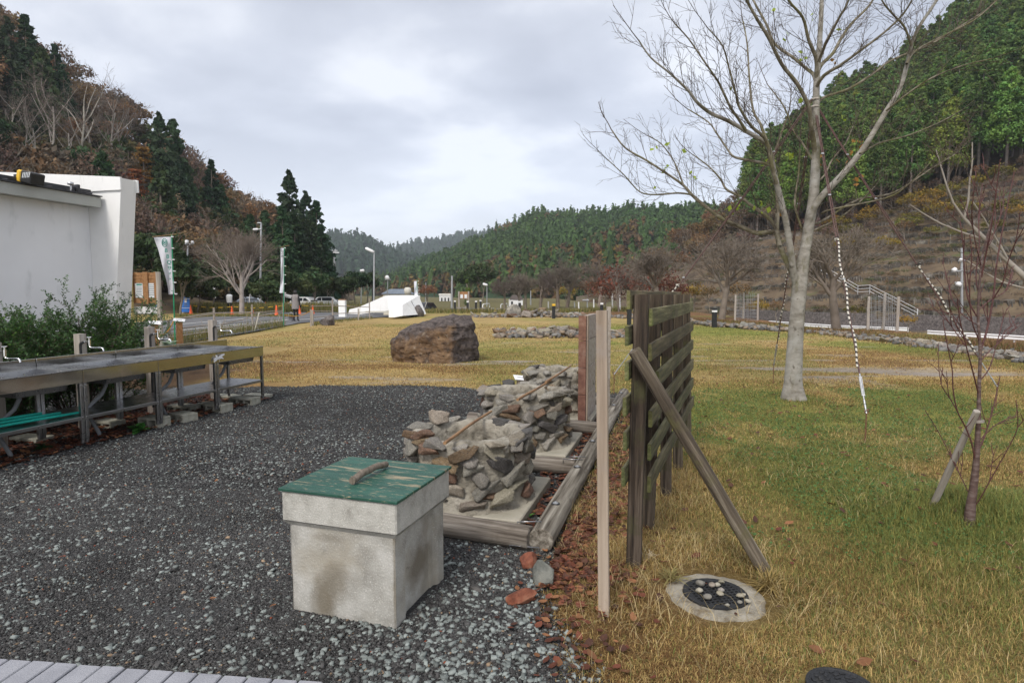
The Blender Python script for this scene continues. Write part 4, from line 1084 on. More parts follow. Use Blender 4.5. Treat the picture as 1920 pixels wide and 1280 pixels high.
P = G(2080, 700)
e_ = bare('cherry_tree', P, 1, 1.0, 2.0, 'leaning bare cherry whose pale limb reaches in from beyond the sapling', None, 'bark_pale')
out = {0: [([(0, 0, 0), (-.6, .3, 1.1), (-1.5, .5, 2.1), (-2.3, .6, 3.0)], [.085, .07, .05, .03])]}
for q, (p0, d0) in enumerate([((-1.5, .5, 2.1), (-.6, 0, .8)), ((-2.3, .6, 3.0), (-.5, .1, .8)), ((-.9, .4, 1.5), (-1, .2, .35)), ((-2.0, .6, 2.6), (-1, 0, .3)), ((-2.3, .6, 3.0), (.3, 0, 1))]):
 grow(out, p0, d0, 1.5, .024, 1, dict(BP, levels=4, kids=[4, 4, 3, 3]), random.Random(500 + q))
a, b = tree_meshes(out, 1)
for ch in list(e_.children): bpy.data.objects.remove(ch)
link('trunk', a, MT['bark_pale'], e_); link('crown', b, MT['twig'], e_)
e_.scale = (1, 1, 1); e_.rotation_euler = (0, 0, -.2)
YAW = R(-15.3)                                  # the yard's grid: long axis 15.3 deg to the right of +Y
AX = Vector((math.sin(-YAW), math.cos(-YAW), 0)); BX = Vector((math.cos(-YAW), -math.sin(-YAW), 0))
AX = Vector((.264, .9645, 0)); BX = Vector((.9645, -.264, 0))
# ------------------------------------------------------------------ concrete box with a green lid
p = D(748, 941, 2.75)
LT = .600
cA, cB, cC = G(529, 915, LT), G(748, 941, LT), G(840, 874, LT)
c0 = (cA + cC) / 2; c0.z = 0
yawb = math.atan2((cB - cA).y, (cB - cA).x)
wx, wy = (cB - cA).length, (cC - cB).length
box = empty('concrete_pit', (c0.x, c0.y, 0), yawb, 'square concrete pit box with a chipped green lid standing on the gravel', 'concrete box'); box.scale = (1, 1, 1.058)
def grid_box(nx, ny, nz, sx, sy, z0, z1, fn=None):
 """box with subdivided sides; fn(p, side) displaces"""
 V, F = [], []
 def face(o, u, v, nu, nv, side):
  b = len(V)
  for j in range(nv + 1):
   for i in range(nu + 1):
    q = Vector(o) + Vector(u) * (i / nu) + Vector(v) * (j / nv)
    V.append(fn(q, side) if fn else q)
  for j in range(nv):
   for i in range(nu):
    a = b + j * (nu + 1) + i; F.append((a, a + 1, a + nu + 2, a + nu + 1))
 x, y, h = sx / 2, sy / 2, z1 - z0
 face((-x, -y, z0), (2 * x, 0, 0), (0, 0, h), nx, nz, 'f'); face((x, -y, z0), (0, 2 * y, 0), (0, 0, h), ny, nz, 'r')
 face((x, y, z0), (-2 * x, 0, 0), (0, 0, h), nx, nz, 'b'); face((-x, y, z0), (0, -2 * y, 0), (0, 0, h), ny, nz, 'l')
 face((-x, -y, z1), (2 * x, 0, 0), (0, 2 * y, 0), nx, ny, 't')
 return V, F
bw, bd = wx - .055, wy - .055
def disp(q, side):
 n_ = noise.noise(q * 9 + Vector((3, 3, 3))) * .0015
 q = q.copy()
 ex = bw / 2 - abs(q.x); ey = bd / 2 - abs(q.y)
 if side == 'r':
  cy_, cz_, rr = .01, .20, .175
  d = math.hypot((q.y - cy_), max(0, q.z - .27) if q.z > .27 else 0)
  inside = abs(q.y - cy_) < rr if q.z <= .27 else math.hypot(q.y - cy_, q.z - .27) < rr
  if side == 'r':
   dist = rr - (abs(q.y - cy_) if q.z <= .27 else math.hypot(q.y - cy_, q.z - .27))
   q.x -= .022 * max(0, min(1, dist / .014))
   if dist > .05 and q.z < .22 + .05 * noise.noise(Vector((q.y * 8, 0, 0))): q.x -= .006
 if side in 'fb': q.y += n_ * 2
 if side in 'fb' and ex < .008: q.y += (.008 - ex) * (1 if side == 'f' else -1) * .6
 if side in 'rl' and ey < .008: q.x -= (.008 - ey) * (1 if side == 'r' else -1) * .6
 return q
V, F = grid_box(40, 66, 66, bw, bd, -.05, .445, disp)
mb = MB(); mb.add(V, F, False)
m = MT['concrete'].copy(); m.name = 'concrete_stained'; t = m.node_tree
def stain(m, spots):
 t = m.node_tree; b = t.nodes['Principled BSDF']; src = b.inputs['Base Color'].links[0].from_socket
 co = t.nodes.new('ShaderNodeTexCoord')
 nz_ = t.nodes.new('ShaderNodeTexNoise'); nz_.inputs['Scale'].default_value = 9; nz_.inputs['Detail'].default_value = 6; t.links.new(co.outputs['Object'], nz_.inputs['Vector'])
 for (x, y, z, sx, sy, sz, colr, st) in spots:
  mp_ = t.nodes.new('ShaderNodeMapping'); mp_.vector_type = 'TEXTURE'
  mp_.inputs['Location'].default_value = (x, y, z); mp_.inputs['Scale'].default_value = (sx, sy, sz)
  t.links.new(co.outputs['Object'], mp_.inputs[0])
  ln = t.nodes.new('ShaderNodeVectorMath'); ln.operation = 'LENGTH'; t.links.new(mp_.outputs[0], ln.inputs[0])
  ad = t.nodes.new('ShaderNodeMath'); ad.operation = 'ADD'; t.links.new(ln.outputs['Value'], ad.inputs[0]);
  sc_ = t.nodes.new('ShaderNodeMath'); sc_.operation = 'MULTIPLY_ADD'; sc_.inputs[1].default_value = 1.5; sc_.inputs[2].default_value = -.75; t.links.new(nz_.outputs['Fac'], sc_.inputs[0]); t.links.new(sc_.outputs[0], ad.inputs[1])
  mr = t.nodes.new('ShaderNodeMapRange'); mr.inputs['From Min'].default_value = 1.15; mr.inputs['From Max'].default_value = .35; mr.inputs['To Max'].default_value = st
  t.links.new(ad.outputs[0], mr.inputs['Value'])
  mx = t.nodes.new('ShaderNodeMix'); mx.data_type = 'RGBA'; t.links.new(mr.outputs[0], mx.inputs['Factor']); t.links.new(src, mx.inputs['A']); mx.inputs['B'].default_value = colr
  src = mx.outputs['Result']
 t.links.new(src, b.inputs['Base Color'])
dk = (.15, .125, .085, 1)
stain(m, [(-.10, -bd / 2, .09, .07, .2, .13, dk, .75), (-.02, -bd / 2, .16, .08, .2, .09, dk, .6), (.03, -bd / 2, .20, .10, .2, .05, dk, .3), (-.08, -bd / 2, .36, .12, .2, .02, dk, .35),
    (bw / 2, .03, .17, .2, .13, .15, (.14, .115, .08, 1), .8), (bw / 2, .09, .32, .2, .06, .1, (.18, .15, .11, 1), .5), (bw / 2, -bd / 2, .2, .012, .012, .4, (.15, .11, .05, 1), .5)])
mb.build('body', m, box)
mb = MB()
mb.box((0, 0, .4875), (wx - .008, wy - .008, .135), None, .006)
mb.build('rim', MT['concrete_rim'], box)
mb = MB()
x1, y1, x2, y2 = bw / 2 + .003, bd / 2 + .003, wx / 2 - .005, wy / 2 - .005
mb.add([(-x1, -y1, .40), (x1, -y1, .40), (x1, y1, .40), (-x1, y1, .40), (-x2, -y2, .4215), (x2, -y2, .4215), (x2, y2, .4215), (-x2, y2, .4215)], [(0, 1, 5, 4), (1, 2, 6, 5), (2, 3, 7, 6), (3, 0, 4, 7)])
mb.build('underside_chamfer', MT['concrete_rim'], box)
mb = MB(); mb.box((0, 0, .5625), (wx + .012, wy + .012, .013), None, .002)
lid = mb.build('lid', MT['green_paint'], box)
h0, h1 = G(660, 900, .625), G(724, 869, .625)
inv = Matrix.Translation(c0) @ Matrix.Rotation(yawb, 4, 'Z'); inv = inv.inverted()
a, b = inv @ h0, inv @ h1
a.z = .588; b.z = .588
md = (a + b) / 2 + Vector((0, 0, .013))
pts = []; rad = []
for i in range(15):
 t_ = i / 14
 q = a * (1 - t_) ** 2 + (md * 2 - (a + b) / 2) * 2 * t_ * (1 - t_) + b * t_ ** 2
 q += Vector((noise.noise(Vector((t_ * 4, 1, 1))) * .006, 0, noise.noise(Vector((t_ * 5, 4, 1))) * .004)); pts.append(q); rad.append(.017 * (1 + .12 * noise.noise(Vector((t_ * 7, 9, 2)))) * (1 - .1 * t_))
mb = MB(); mb.tube(pts, rad, 14)
mb.build('handle', MT['driftwood'], box)
# ------------------------------------------------------------------ three stone ovens in a row
def oven(idx, origin, H=.47, ro=.405, seed=1, lowleft=0):
 lab = ['front stone oven of rough stones in mortar beside the green lidded box', 'middle stone oven of rough stones between the other two ovens', 'rear stone oven partly hidden by the wooden windbreak board'][idx]
 o = empty('stone_oven', (origin.x, origin.y, .075), -math.atan2(.264, .9645), lab, 'stone oven', 'stone ovens in a row along the logs')
 rs_ = random.Random(seed)
 na = 160; prof = [(ro + .07, 0), (ro + .05, .02), (ro + .03, .06), (ro + .012, .12), (ro, .18), (ro - .004, .26), (ro - .002, .34), (ro + .01, H - .06), (ro + .012, H - .015), (ro - .015, H + .01), (ro - .05, H + .012), (ro - .085, H - .005), (ro - .105, H - .05), (ro - .11, .3), (ro - .10, .16), (ro - .12, .10), (.14, .08), (.0, .075)]
 fine = []
 for i in range(len(prof) - 1):
  for k in range(3):
   t_ = k / 3; fine.append((prof[i][0] * (1 - t_) + prof[i + 1][0] * t_, prof[i][1] * (1 - t_) + prof[i + 1][1] * t_))
 fine.append(prof[-1])
 vs = []; fs = []
 for j, (r_, z) in enumerate(fine):
  for k in range(na):
   a_ = 2 * math.pi * k / na
   q = Vector((math.cos(a_) * 2, math.sin(a_) * 2, z * 5 + seed * 3))
   dsp = .018 * noise.noise(q * 1.3) + .012 * noise.noise(q * 4) + .009 * noise.noise(q * 9) + .006 * noise.noise(q * 24)
   r2 = r_ + dsp * (1 if j < 27 else .6) if r_ > .05 else r_
   zz = z + (.028 * noise.noise(Vector((math.cos(a_) * 2.5 + seed, math.sin(a_) * 2.5, 5))) if 18 < j < 40 else 0)
   vs.append((r2 * math.cos(a_), r2 * math.sin(a_), zz))
 for j in range(len(fine) - 1):
  for k in range(na):
   a_ = j * na + k; b_ = j * na + (k + 1) % na; fs.append((a_, b_, b_ + na, a_ + na))
 mb = MB(); mb.add(vs, fs, True); mb.build('mortar_body', MT['mortar'], o)
 mb = MB(); mb.lathe([(0.001, .082), (.2, .086), (.285, .10)], 32, caps=False); mb.build('ash_bed', MT['ash'], o)
 mats = ['stone_grey', 'stone_tan', 'stone_rust', 'stone_dark', 'stone_grey', 'stone_grey']
 if not hasattr(oven, 'meshes'):
  oven.meshes = {}
  for q in range(12):
   for mm in ('stone_grey', 'stone_tan', 'stone_rust', 'stone_dark'):
    Vr, Fr = angular_np(q * 5 + 3)
    me = mesh_np(Vr, [Fr], smooth=False); me.materials.append(MT[mm]); oven.meshes[(q, mm)] = me
 def stone(a_, z, r_, dims, mm, tilt=0, yaw=0, q=None):
  me = oven.meshes[(rs_.randrange(12) if q is None else q, mm)]
  m_ = Matrix.Translation((r_ * math.cos(a_), r_ * math.sin(a_), z)) @ Matrix.Rotation(a_, 4, 'Z') @ Matrix.Rotation(tilt, 4, 'X') @ Matrix.Rotation(yaw, 4, 'Y') @ Matrix.Diagonal((dims[0], dims[1], dims[2], 1))
  link('stone', me, None, o, m_)
 zc_ = [(.08, 12, .042), (.155, 12, .045), (.235, 13, .05), (.31, 13, .05), (.385, 14, .048)]
 n_st = 0
 for ci, (z, n_, dz) in enumerate(zc_):
  ph = rs_.random()
  for k in range(n_):
   if rs_.random() < (.22 if ci == 0 else .06): continue
   a_ = 2 * math.pi * (k + ph + rs_.uniform(-.22, .22)) / n_
   wd_ = rs_.uniform(.07, .135)
   mm = mats[rs_.randrange(6)]
   stone(a_, z + rs_.uniform(-.02, .02), ro + rs_.uniform(-.002, .030) + (.012 if ci < 1 else 0), (rs_.uniform(.045, .068), wd_, dz * rs_.uniform(.8, 1.35)), mm, rs_.uniform(-.6, .6), rs_.uniform(-.3, .35))
   n_st += 1
 n_ = 14
 for k in range(n_):
  a_ = 2 * math.pi * (k + rs_.uniform(-.2, .2)) / n_
  big = rs_.random() < .35
  stone(a_, H - .012 + rs_.uniform(-.015, .02), ro - .03 + rs_.uniform(0, .05), (rs_.uniform(.06, .09), rs_.uniform(.06, .115), rs_.uniform(.028, .05)), mats[rs_.randrange(6)], rs_.uniform(-.25, .25), rs_.uniform(-.2, .2))
  if rs_.random() < .55:
   stone(a_ + .2, rs_.uniform(.18, .36), ro - .10, (.05, rs_.uniform(.06, .1), .05), ['stone_dark', 'stone_grey'][rs_.randrange(2)], rs_.uniform(-.3, .3), 0)
 return o, stone
pad0 = Vector((.05, 3.746, 0)); PST = 1.605
for i in range(3):
 cr_ = pad0 + AX * PST * i
 pc = cr_ + AX * .475 - BX * .475
 pad = empty('concrete_pad', (pc.x, pc.y, 0), -math.atan2(.264, .9645), ['flat concrete pad under the front stone oven', 'flat concrete pad under the middle stone oven', 'flat concrete pad under the rear stone oven'][i], 'concrete pad', 'pads under the stone ovens')
 mb = MB(); mb.box((0, 0, .015), (.95, .95, .13), None, .008); mb.build('slab', MT['pad'], pad)
 oc = pc + Vector((0, 0, 0)) - AX * .03 - BX * .01
 o, st = oven(i, oc, seed=[5, 12, 23][i], ro=[.40, .385, .37][i], H=[.45, .50, .50][i])
 if i == 0:
  st(R(-128), .475, .40, (.09, .10, .045), 'stone_rust', .1, -.1, 3)      # the dark red rim stone at the left
  st(R(150), .52, .36, (.075, .08, .075), 'stone_tan', 0, 0, 5)              # tall pale block at the back left
  st(R(-75), .40, .42, (.06, .13, .045), 'stone_rust', .35, 0, 7)
  st(R(-45), .09, .46, (.05, .10, .05), 'stone_tan', .25, .2, 2)
  st(R(-20), .42, .41, (.06, .09, .06), 'stone_dark', 0, 0, 4)
 if i == 1:
  st(R(-135), .50, .37, (.10, .13, .05), 'stone_tan', .1, -.1, 6)
  st(R(-108), .45, .38, (.08, .10, .05), 'stone_grey', -.4, 0, 1)
  st(R(-62), .36, .40, (.07, .10, .055), 'stone_rust', 0, 0, 8)
  st(R(-40), .45, .38, (.05, .045, .075), 'stone_dark', 0, 0, 9)
 if i == 2:
  st(R(-140), .47, .36, (.09, .07, .085), 'stone_tan', .2, 0, 10)
  st(R(-90), .43, .36, (.08, .11, .05), 'stone_grey', .2, 0, 11)
def stick(p0, p1, r0, r1, lab):
 L = (Vector(p1) - Vector(p0)).length
 o = log_mb(L, r0, r1, 10, 16, seed=r0 * 999, bump=.05).build('stick', MT['bamboo'], None, seg_matrix(p0, p1))
 return tag(o, lab, 'stick', 'sticks laid across the ovens')
def at_h(px, py, z): return G(px, py, z)
stick(at_h(832, 830, .575), at_h(922, 771, .565), .0115, .0095, 'brown poker stick resting across the front stone oven')
stick(at_h(972, 749, .62), at_h(1031, 713, .60), .0125, .011, 'brown poker stick resting across the middle stone oven')
stick(at_h(1025, 716, .62), at_h(1070, 685, .62), .0125, .010, 'brown poker stick resting across the rear stone oven')
# ------------------------------------------------------------------ log border with iron clamps
def log_obj(p0, p1, r, lab, seed, holes=1):
 p0, p1 = Vector(p0), Vector(p1); L = (p1 - p0).length
 mtx = upright_matrix(p0, p1, 0)
 e_ = bpy.data.objects.new('border_log', None); COL.objects.link(e_); e_.matrix_world = mtx
 tag(e_, lab, 'log', 'logs bordering the oven yard')
 log_mb(L, r * 1.03, r * .97, 28, 40, seed, .02, .93).build('log', MT['log_wood'], e_)
 up = mtx.to_3x3().inverted() @ Vector((0, 0, 1))
 for h in range(holes):
  z = L * ((h + .5) / holes) * (.62 if holes == 1 else 1)
  mb = MB(); c = up * (r * .975); c.z = z
  q = up.to_track_quat('Z', 'Y').to_matrix().to_4x4()
  k = MB(); k.lathe([(.0, .0045), (.028, .0045), (.029, .0)], 16, smooth=False, caps=False)
  bo = k.build('bolt_recess', MT['black_plastic'], e_, Matrix.Translation(c) @ q @ Matrix.Translation((0, 0, .001)))
  k = MB(); k.lathe([(.0, .012), (.009, .012), (.011, .005), (.018, .005), (.018, .003)], 8, smooth=False, caps=False)
  k.build('bolt', MT['galv'], e_, Matrix.Translation(c) @ q @ Matrix.Translation((0, 0, .003)))
 return e_
RL = .072
lg = [(G(820, 985, RL), G(998, 1010, RL) , 'nearest cross log in front of the front oven pad')]
d1 = (Vector((.098, 3.65, 0)) - Vector((-.45, 3.87, 0))).normalized()
e1 = G(994, 1008, RL); log_obj(e1 - d1 * 1.6, e1, RL, 'nearest cross log in front of the front oven pad', 1)
e2 = G(1078, 875, RL); s2 = G(770, 850, RL); log_obj(s2, e2, RL, 'second cross log between the front and middle ovens', 2)
e3 = G(1120, 803, RL); s3 = G(880, 784, RL); log_obj(s3, e3, RL, 'third cross log between the middle and rear ovens', 3)
e4 = G(1160, 757, RL); s4 = G(1010, 742, RL); log_obj(s4, e4, RL, 'farthest cross log behind the rear oven', 4)
n0 = G(1014, 1013, RL); dl = (G(1165, 745, RL) - n0).normalized()
log_obj(n0, n0 + dl * 2.62, RL, 'long side log nearest the camera beside the front oven', 5, 3)
log_obj(n0 + dl * 2.65, n0 + dl * 5.5, RL, 'long side log beside the middle and rear ovens', 6, 3)
def clamp(p0, p1, lab):
 mb = MB(); p0, p1 = Vector(p0), Vector(p1)
 mb.tube([p0 - Vector((0, 0, .04)), p0, p0.lerp(p1, .5), p1, p1 - Vector((0, 0, .04))], .0038, 6)
 tag(mb.build('iron_clamp', MT['steel_dull']), lab, 'clamp', 'iron clamps joining the border logs')
clamp(e1 - d1 * .11 + Vector((-.02, -.075, -.03)), n0 + Vector((-.012, -.016, -.035)), 'lower iron clamp joining the nearest cross log to the side log')
clamp(e1 - d1 * .08 + Vector((0, .02, .078)), n0 + dl * .10 + Vector((-.02, 0, .078)), 'upper iron clamp joining the nearest cross log to the side log')
clamp(e2 + Vector((-.10, -.03, .075)), e2 + Vector((.06, -.05, .076)), 'iron clamp at the end of the second cross log, nearer one')
clamp(e2 + Vector((-.07, .05, .072)), e2 + Vector((.09, .03, .078)), 'iron clamp at the end of the second cross log, farther one')
# ------------------------------------------------------------------ small signs, stakes, boards
def sign_post(px, py, Y, z, w_, lab, tilt=-.35, rz=.2, dark=False, text=None):
 P = D(px, py, Y); e_ = empty('sign_post', (P.x, P.y, 0), rz, lab, 'sign')
 L = P.z
 plank_mb(L + .1, w_, w_, 6, px, .001, .003).build('post', MT['new_wood' if not dark else 'board_wood'], e_, Matrix.Translation((0, 0, -.1)))
 mb = MB(); mb.box((0, 0, 0), (w_ * 2.0, w_ * 1.5, .008), None, .001)
 pl = mb.build('plate', MT['white_paint'], e_, Matrix.Translation((0, -.005, L + .03)) @ Matrix.Rotation(.30, 4, 'X') @ Matrix.Rotation(.12, 4, 'Y'))
 mb = MB()
 for i in range(5): mb.box((-w_ * .45 + i * w_ * .21, 0, .0052), (w_ * .13, w_ * .3, .0012))
 mb.build('lettering', MT['ink_grey'], pl)
 return e_
sign_post(977, 712, 8.4, 0, .10, 'short wooden sign post with a white plate behind the middle oven')
sign_post(336, 602, 15.2, 0, .13, 'orange wooden post with a white plate beside the green flag pole', rz=.35, dark=True)
sign_post(290, 608, 9.6, 0, .10, 'small brown sign post behind the second tap post', rz=.5, dark=True)
pb = G(1133, 1150); pt = D(1128.5, 582, pb.y + .01)
st_ = plank_mb((pt - pb).length + .06, .050, .050, 12, 8, .001, .003).build('timber_stake', MT['new_wood'], None, upright_matrix(pb - Vector((0, 0, .06)), pt, -.25))
tag(st_, 'tall square timber stake standing in the grass beside the screen', 'stake')
pn = Vector((.80, 6.74, .078))
wb = empty('windbreak_board', pn, math.atan2(.9645, .264), 'upright board of brown edged planks standing on the rear oven pad', 'board')
mb = MB(); hgt = 1.185
for i, (z0, z1) in enumerate([(0, .30), (.302, .60), (.602, .90), (.902, 1.18)]):
 mb = MB(); mb.box((.40, .0, (z0 + z1) / 2), (.80, .045, z1 - z0 - .004), None, .003)
 mb.build('plank', MT['grey_board'], wb)
 mb = MB(); mb.box((-.014, .022, (z0 + z1) / 2), (.022, .085, z1 - z0 - .002), None, .003); mb.build('end_batten', MT['brown_board'], wb)
mb = MB(); mb.box((.018, -.032, .59), (.06, .016, 1.18), None, .003); mb.build('edge_strip', MT['new_wood'], wb)
pb = Vector((1.19, 7.55, 0)); mb = plank_mb(1.34, .045, .045, 6, 3, .001, .003)
tag(mb.build('timber_stake', MT['grey_board'], None, Matrix.Translation(pb) @ Matrix.Rotation(.2, 4, 'Z')), 'grey timber stake standing just behind the windbreak board', 'stake')
# ------------------------------------------------------------------ slatted wooden screen
ang = math.atan2(math.sin(R(20.8)), math.cos(R(20.8)))
SDir = Vector((math.sin(R(20.8)), math.cos(R(20.8)), 0)); SN = Vector((math.cos(R(20.8)), -math.sin(R(20.8)), 0))
scr = empty('wooden_screen', (0, 0, 0), 0, 'mossy slatted wooden screen of posts and boards propped by a diagonal pole', 'screen')
YS = [3.29, 3.86, 4.5, 5.2, 6.0]; TX = [1203, 1228, 1252, 1271, 1286]; BXp = [1186, 1213, 1246, 1270, 1287]
tops = []
for i, (Y, tx, bx_) in enumerate(zip(YS, TX, BXp)):
 t_ = D(tx, 552, Y); u = (bx_ - CX) / FPX
 b_ = Vector((u * (Y + .117), Y - .02, -.08)); tops.append((b_, t_))
 plank_mb((t_ - b_).length, .078, .062, 14, i * 3 + 1, .003, .008).build('post', MT['fence_wood'], scr, upright_matrix(b_, t_, R(-20.8)))
def slat(side, z, s0, s1, seed, hw=.092, dz=0):
 """side +1 = right/back face, -1 = left face; s = metres along the screen from the first post"""
 b0 = tops[0][0].lerp(tops[0][1], (z + .08) / 1.58); b4 = tops[4][0].lerp(tops[4][1], (z + .08) / 1.58)
 d_ = (b4 - b0); Ls = d_.length; d_.normalize()
 nrm = Vector((d_.y, -d_.x, 0)).normalized() * side * .052
 p0 = b0 + d_ * s0 + nrm; p1 = b0 + d_ * s1 + nrm; p0.z = z; p1.z = z + dz
 z_ = (p1 - p0).normalized(); y = Vector((0, 0, 1)); x = y.cross(z_).normalized(); y = z_.cross(x)
 m_ = Matrix((x, y, z_)).transposed().to_4x4(); m_.translation = p0
 plank_mb((p1 - p0).length, .020, hw, 16, seed, .0025, .002).build('slat', MT['slat_wood'], scr, m_)
for k in range(6):
 z = 1.372 - k * .187
 slat(+1, z, [-.0, -.0, .34, .08, .08, .10][k], 2.98, k + 1)
for k in range(6):
 z = 1.455 - k * .187
 slat(-1, z + .01, -.10 - .02 * (k % 2), 2.9, k + 11, .10)
p0 = G(1447, 1092, -.06); p1 = D(1190, 658, 3.17)
log_mb((p1 - p0).length, .037, .034, 20, 40, 3, .03).build('brace', MT['brace_wood'], scr, seg_matrix(p0, p1))
# ------------------------------------------------------------------ manholes
mc = G(1341, 1116);
mh = empty('manhole', (mc.x, mc.y, .006), .2, 'round black drain grate in a pale concrete ring with pebbles on it', 'manhole')
mb = MB();
vs = []; fs = []
for r_, z in [(.158, -.03), (.158, .002), (.19, .004), (.215, .002), (.232, -.006), (.25, -.03)]:
 for k in range(72):
  a_ = k * math.pi / 36; q = r_ + (.022 * noise.noise(Vector((math.cos(a_) * 2, math.sin(a_) * 2, 3))) + .008 * noise.noise(Vector((math.cos(a_) * 7, math.sin(a_) * 7, 3)))) * (r_ > .2)
  vs.append((q * math.cos(a_), q * math.sin(a_), z + .003 * noise.noise(Vector((q * 30 * math.cos(a_), q * 30 * math.sin(a_), 1)))))
for j in range(5):
 for k in range(72): a_ = j * 72 + k; b_ = j * 72 + (k + 1) % 72; fs.append((a_, b_, b_ + 72, a_ + 72))
mb.add(vs, fs)
mb.lathe([(0, -.07), (.16, -.06)], 30, caps=False); ringo = mb.build('concrete_ring', mat('ring_concrete', [c3(.17, .15, .115), c3(.29, .265, .215), c3(.37, .34, .28)], 9, .95, .8, 60, layers=[(14, c3(.12, .09, .055), .54, .68), (5, c3(.2, .16, .1), .55, .7)]), mh)
gr = MB(); gr.lathe([(.128, -.01), (.128, .010), (.156, .010), (.156, -.01)], 48, smooth=False, caps=False)
for k in range(-5, 6):
 x = k * .024; L = 2 * math.sqrt(max(0, .13 ** 2 - x * x))
 if L > .03:
  gr.box((x, 0, .001), (.009, L, .016)); gr.box((0, x, .0015), (L, .009, .016))
gr.build('grate', MT['black_iron'], mh)
rs_ = random.Random(9)
for k, (dx_, dy_, s_) in enumerate([(-.06, .08, .028), (-.005, .055, .024), (.035, .065, .019), (.03, .0, .022), (.012, -.045, .022), (-.10, -.01, .022), (-.07, -.085, .024), (.12, -.07, .022), (.14, -.13, .018), (.09, -.14, .015), (.07, .10, .02), (.15, -.05, .014), (.01, -.17, .014)]):
 Vr, Fr = rock_np(k + 60, (s_, s_ * .8, s_ * .6), 2, 8, .05)
 o = link('pebble', mesh_np(Vr, [Fr], smooth=True), [MT['stone_grey'], MT['stone_tan'], MT['pad']][k % 3], None, Matrix.Translation((mc.x + dx_ * .85, mc.y + dy_ * .85, .024 + s_ * .35)))
 tag(o, 'small pale pebble lying on the drain grate', 'pebble', 'pebbles on the drain grate')
mc = G(1579, 1292); mc2 = mc
mh2 = empty('manhole_cover', (mc.x, mc.y, .008), .3, 'solid black patterned manhole cover at the bottom edge of the grass', 'manhole')
mb = MB(); mb.lathe([(0, .0), (.03, 0), (.033, .004), (.05, .004), (.053, 0), (.135, 0), (.138, .003), (.15, .003), (.152, -.008)], 48, smooth=False, caps=False)
mb.build('lid', MT['black_iron'], mh2); mh2.scale = (.84, .84, 1)
mb = MB()
for rr_, n_ in ((.07, 9), (.093, 12), (.116, 16)):
 for k in range(n_):
  a_ = 6.283 * (k + (n_ % 2) * .5) / n_
  mb.box((rr_ * math.cos(a_), rr_ * math.sin(a_), .002), (.014, .026, .006), Matrix.Rotation(a_ + .5, 4, 'Z'), .001)
mb.build('tread_pattern', MT['black_iron'], mh2)
# ------------------------------------------------------------------ loose stones by the log end
def loose(px, py, dims, seed, m, lab, rz=0, rx=0, name='rock', sub=4):
 P = G(px, py); Vr, Fr = rock_np(seed, dims, sub, 12, .05)
 o = link(name, mesh_np(Vr, [Fr]), MT[m], None, Matrix.Translation((P.x, P.y, dims[2] * .62)) @ Matrix.Rotation(rz, 4, 'Z') @ Matrix.Rotation(rx, 4, 'X'))
 return tag(o, lab, 'rock')
loose(977, 1132, (.095, .055, .045), 41, 'rock_red', 'rust red slab of rock on the gravel right of the concrete box', .35)
loose(1019, 1092, (.088, .075, .075), 44, 'rock_green', 'grey green block of rock between the red stones and the leaves', -.5)
loose(991, 1062, (.075, .05, .05), 47, 'rock_red', 'dull red stone just below the log end', .7)
loose(893, 1108, (.05, .028, .02), 49, 'stone_dark', 'small black flat stone on the gravel beside the concrete box', -.5)
# ------------------------------------------------------------------ big boulders
def boulder(name, px0, px1, ptop, pbase, depth, seed, m, lab, planes, rz=0, sub=5):
 b = G((px0 + px1) / 2, pbase); Y = b.y + depth * .45
 w_ = (px1 - px0) / FPX * Y; h = D(px0, ptop, Y).z
 Vr, Fr = rock_np(seed, (w_ / 2 * 1.16, depth / 2, h * .62), sub, 6, .045, planes)
 cx_ = (px0 + px1) / 2; P = D(cx_, 600, Y)
 o = link(name, mesh_np(Vr, [Fr], smooth=False), MT[m], None, Matrix.Translation((P.x, Y, h * .5)) @ Matrix.Rotation(rz, 4, 'Z'))
 return tag(o, lab, 'boulder')
bb = G(816, 681); Yb_ = bb.y + .45
HP_ = [(-.86, -.30, -.08), (-.98, -.10, .10), (-1.03, -.2, .42), (-.90, -.42, .46), (-.78, -.40, .66), (-.60, -.30, .76), (-.30, -.42, .80), (-.05, -.25, .96), (.2, -.2, 1.05), (.50, -.15, 1.07), (.78, -.1, 1.04), (.90, -.1, .86), (.86, -.35, .84),
    (.42, -.66, .80), (.30, -.62, .86), (.45, -.68, .4), (.40, -.62, -.08), (.95, -.2, .3), (.98, .0, -.08), (-.7, .5, -.08), (.8, .6, -.08), (-.8, .4, .5), (.7, .55, .9), (-.2, .55, .85), (-.55, -.58, .30), (-.6, -.52, -.08), (0, -.66, .62), (0, -.64, -.08)]
bm = bmesh.new()
for p_ in HP_: bm.verts.new(p_)
bmesh.ops.convex_hull(bm, input=bm.verts); bmesh.ops.delete(bm, geom=[v for v in bm.verts if not v.link_faces], context='VERTS')
bmesh.ops.triangulate(bm, faces=bm.faces)
for _ in range(5):
 le = [e_ for e_ in bm.edges if e_.calc_length() > .035]
 if le: bmesh.ops.subdivide_edges(bm, edges=le, cuts=1, use_grid_fill=True)
 bmesh.ops.triangulate(bm, faces=[f_ for f_ in bm.faces if len(f_.verts) > 3])
bmesh.ops.smooth_vert(bm, verts=bm.verts, factor=.5, use_axis_x=True, use_axis_y=True, use_axis_z=True)
bm.normal_update(); o_ = Vector((3.3, 1.2, 8))
nm = [v.normal.copy() for v in bm.verts]
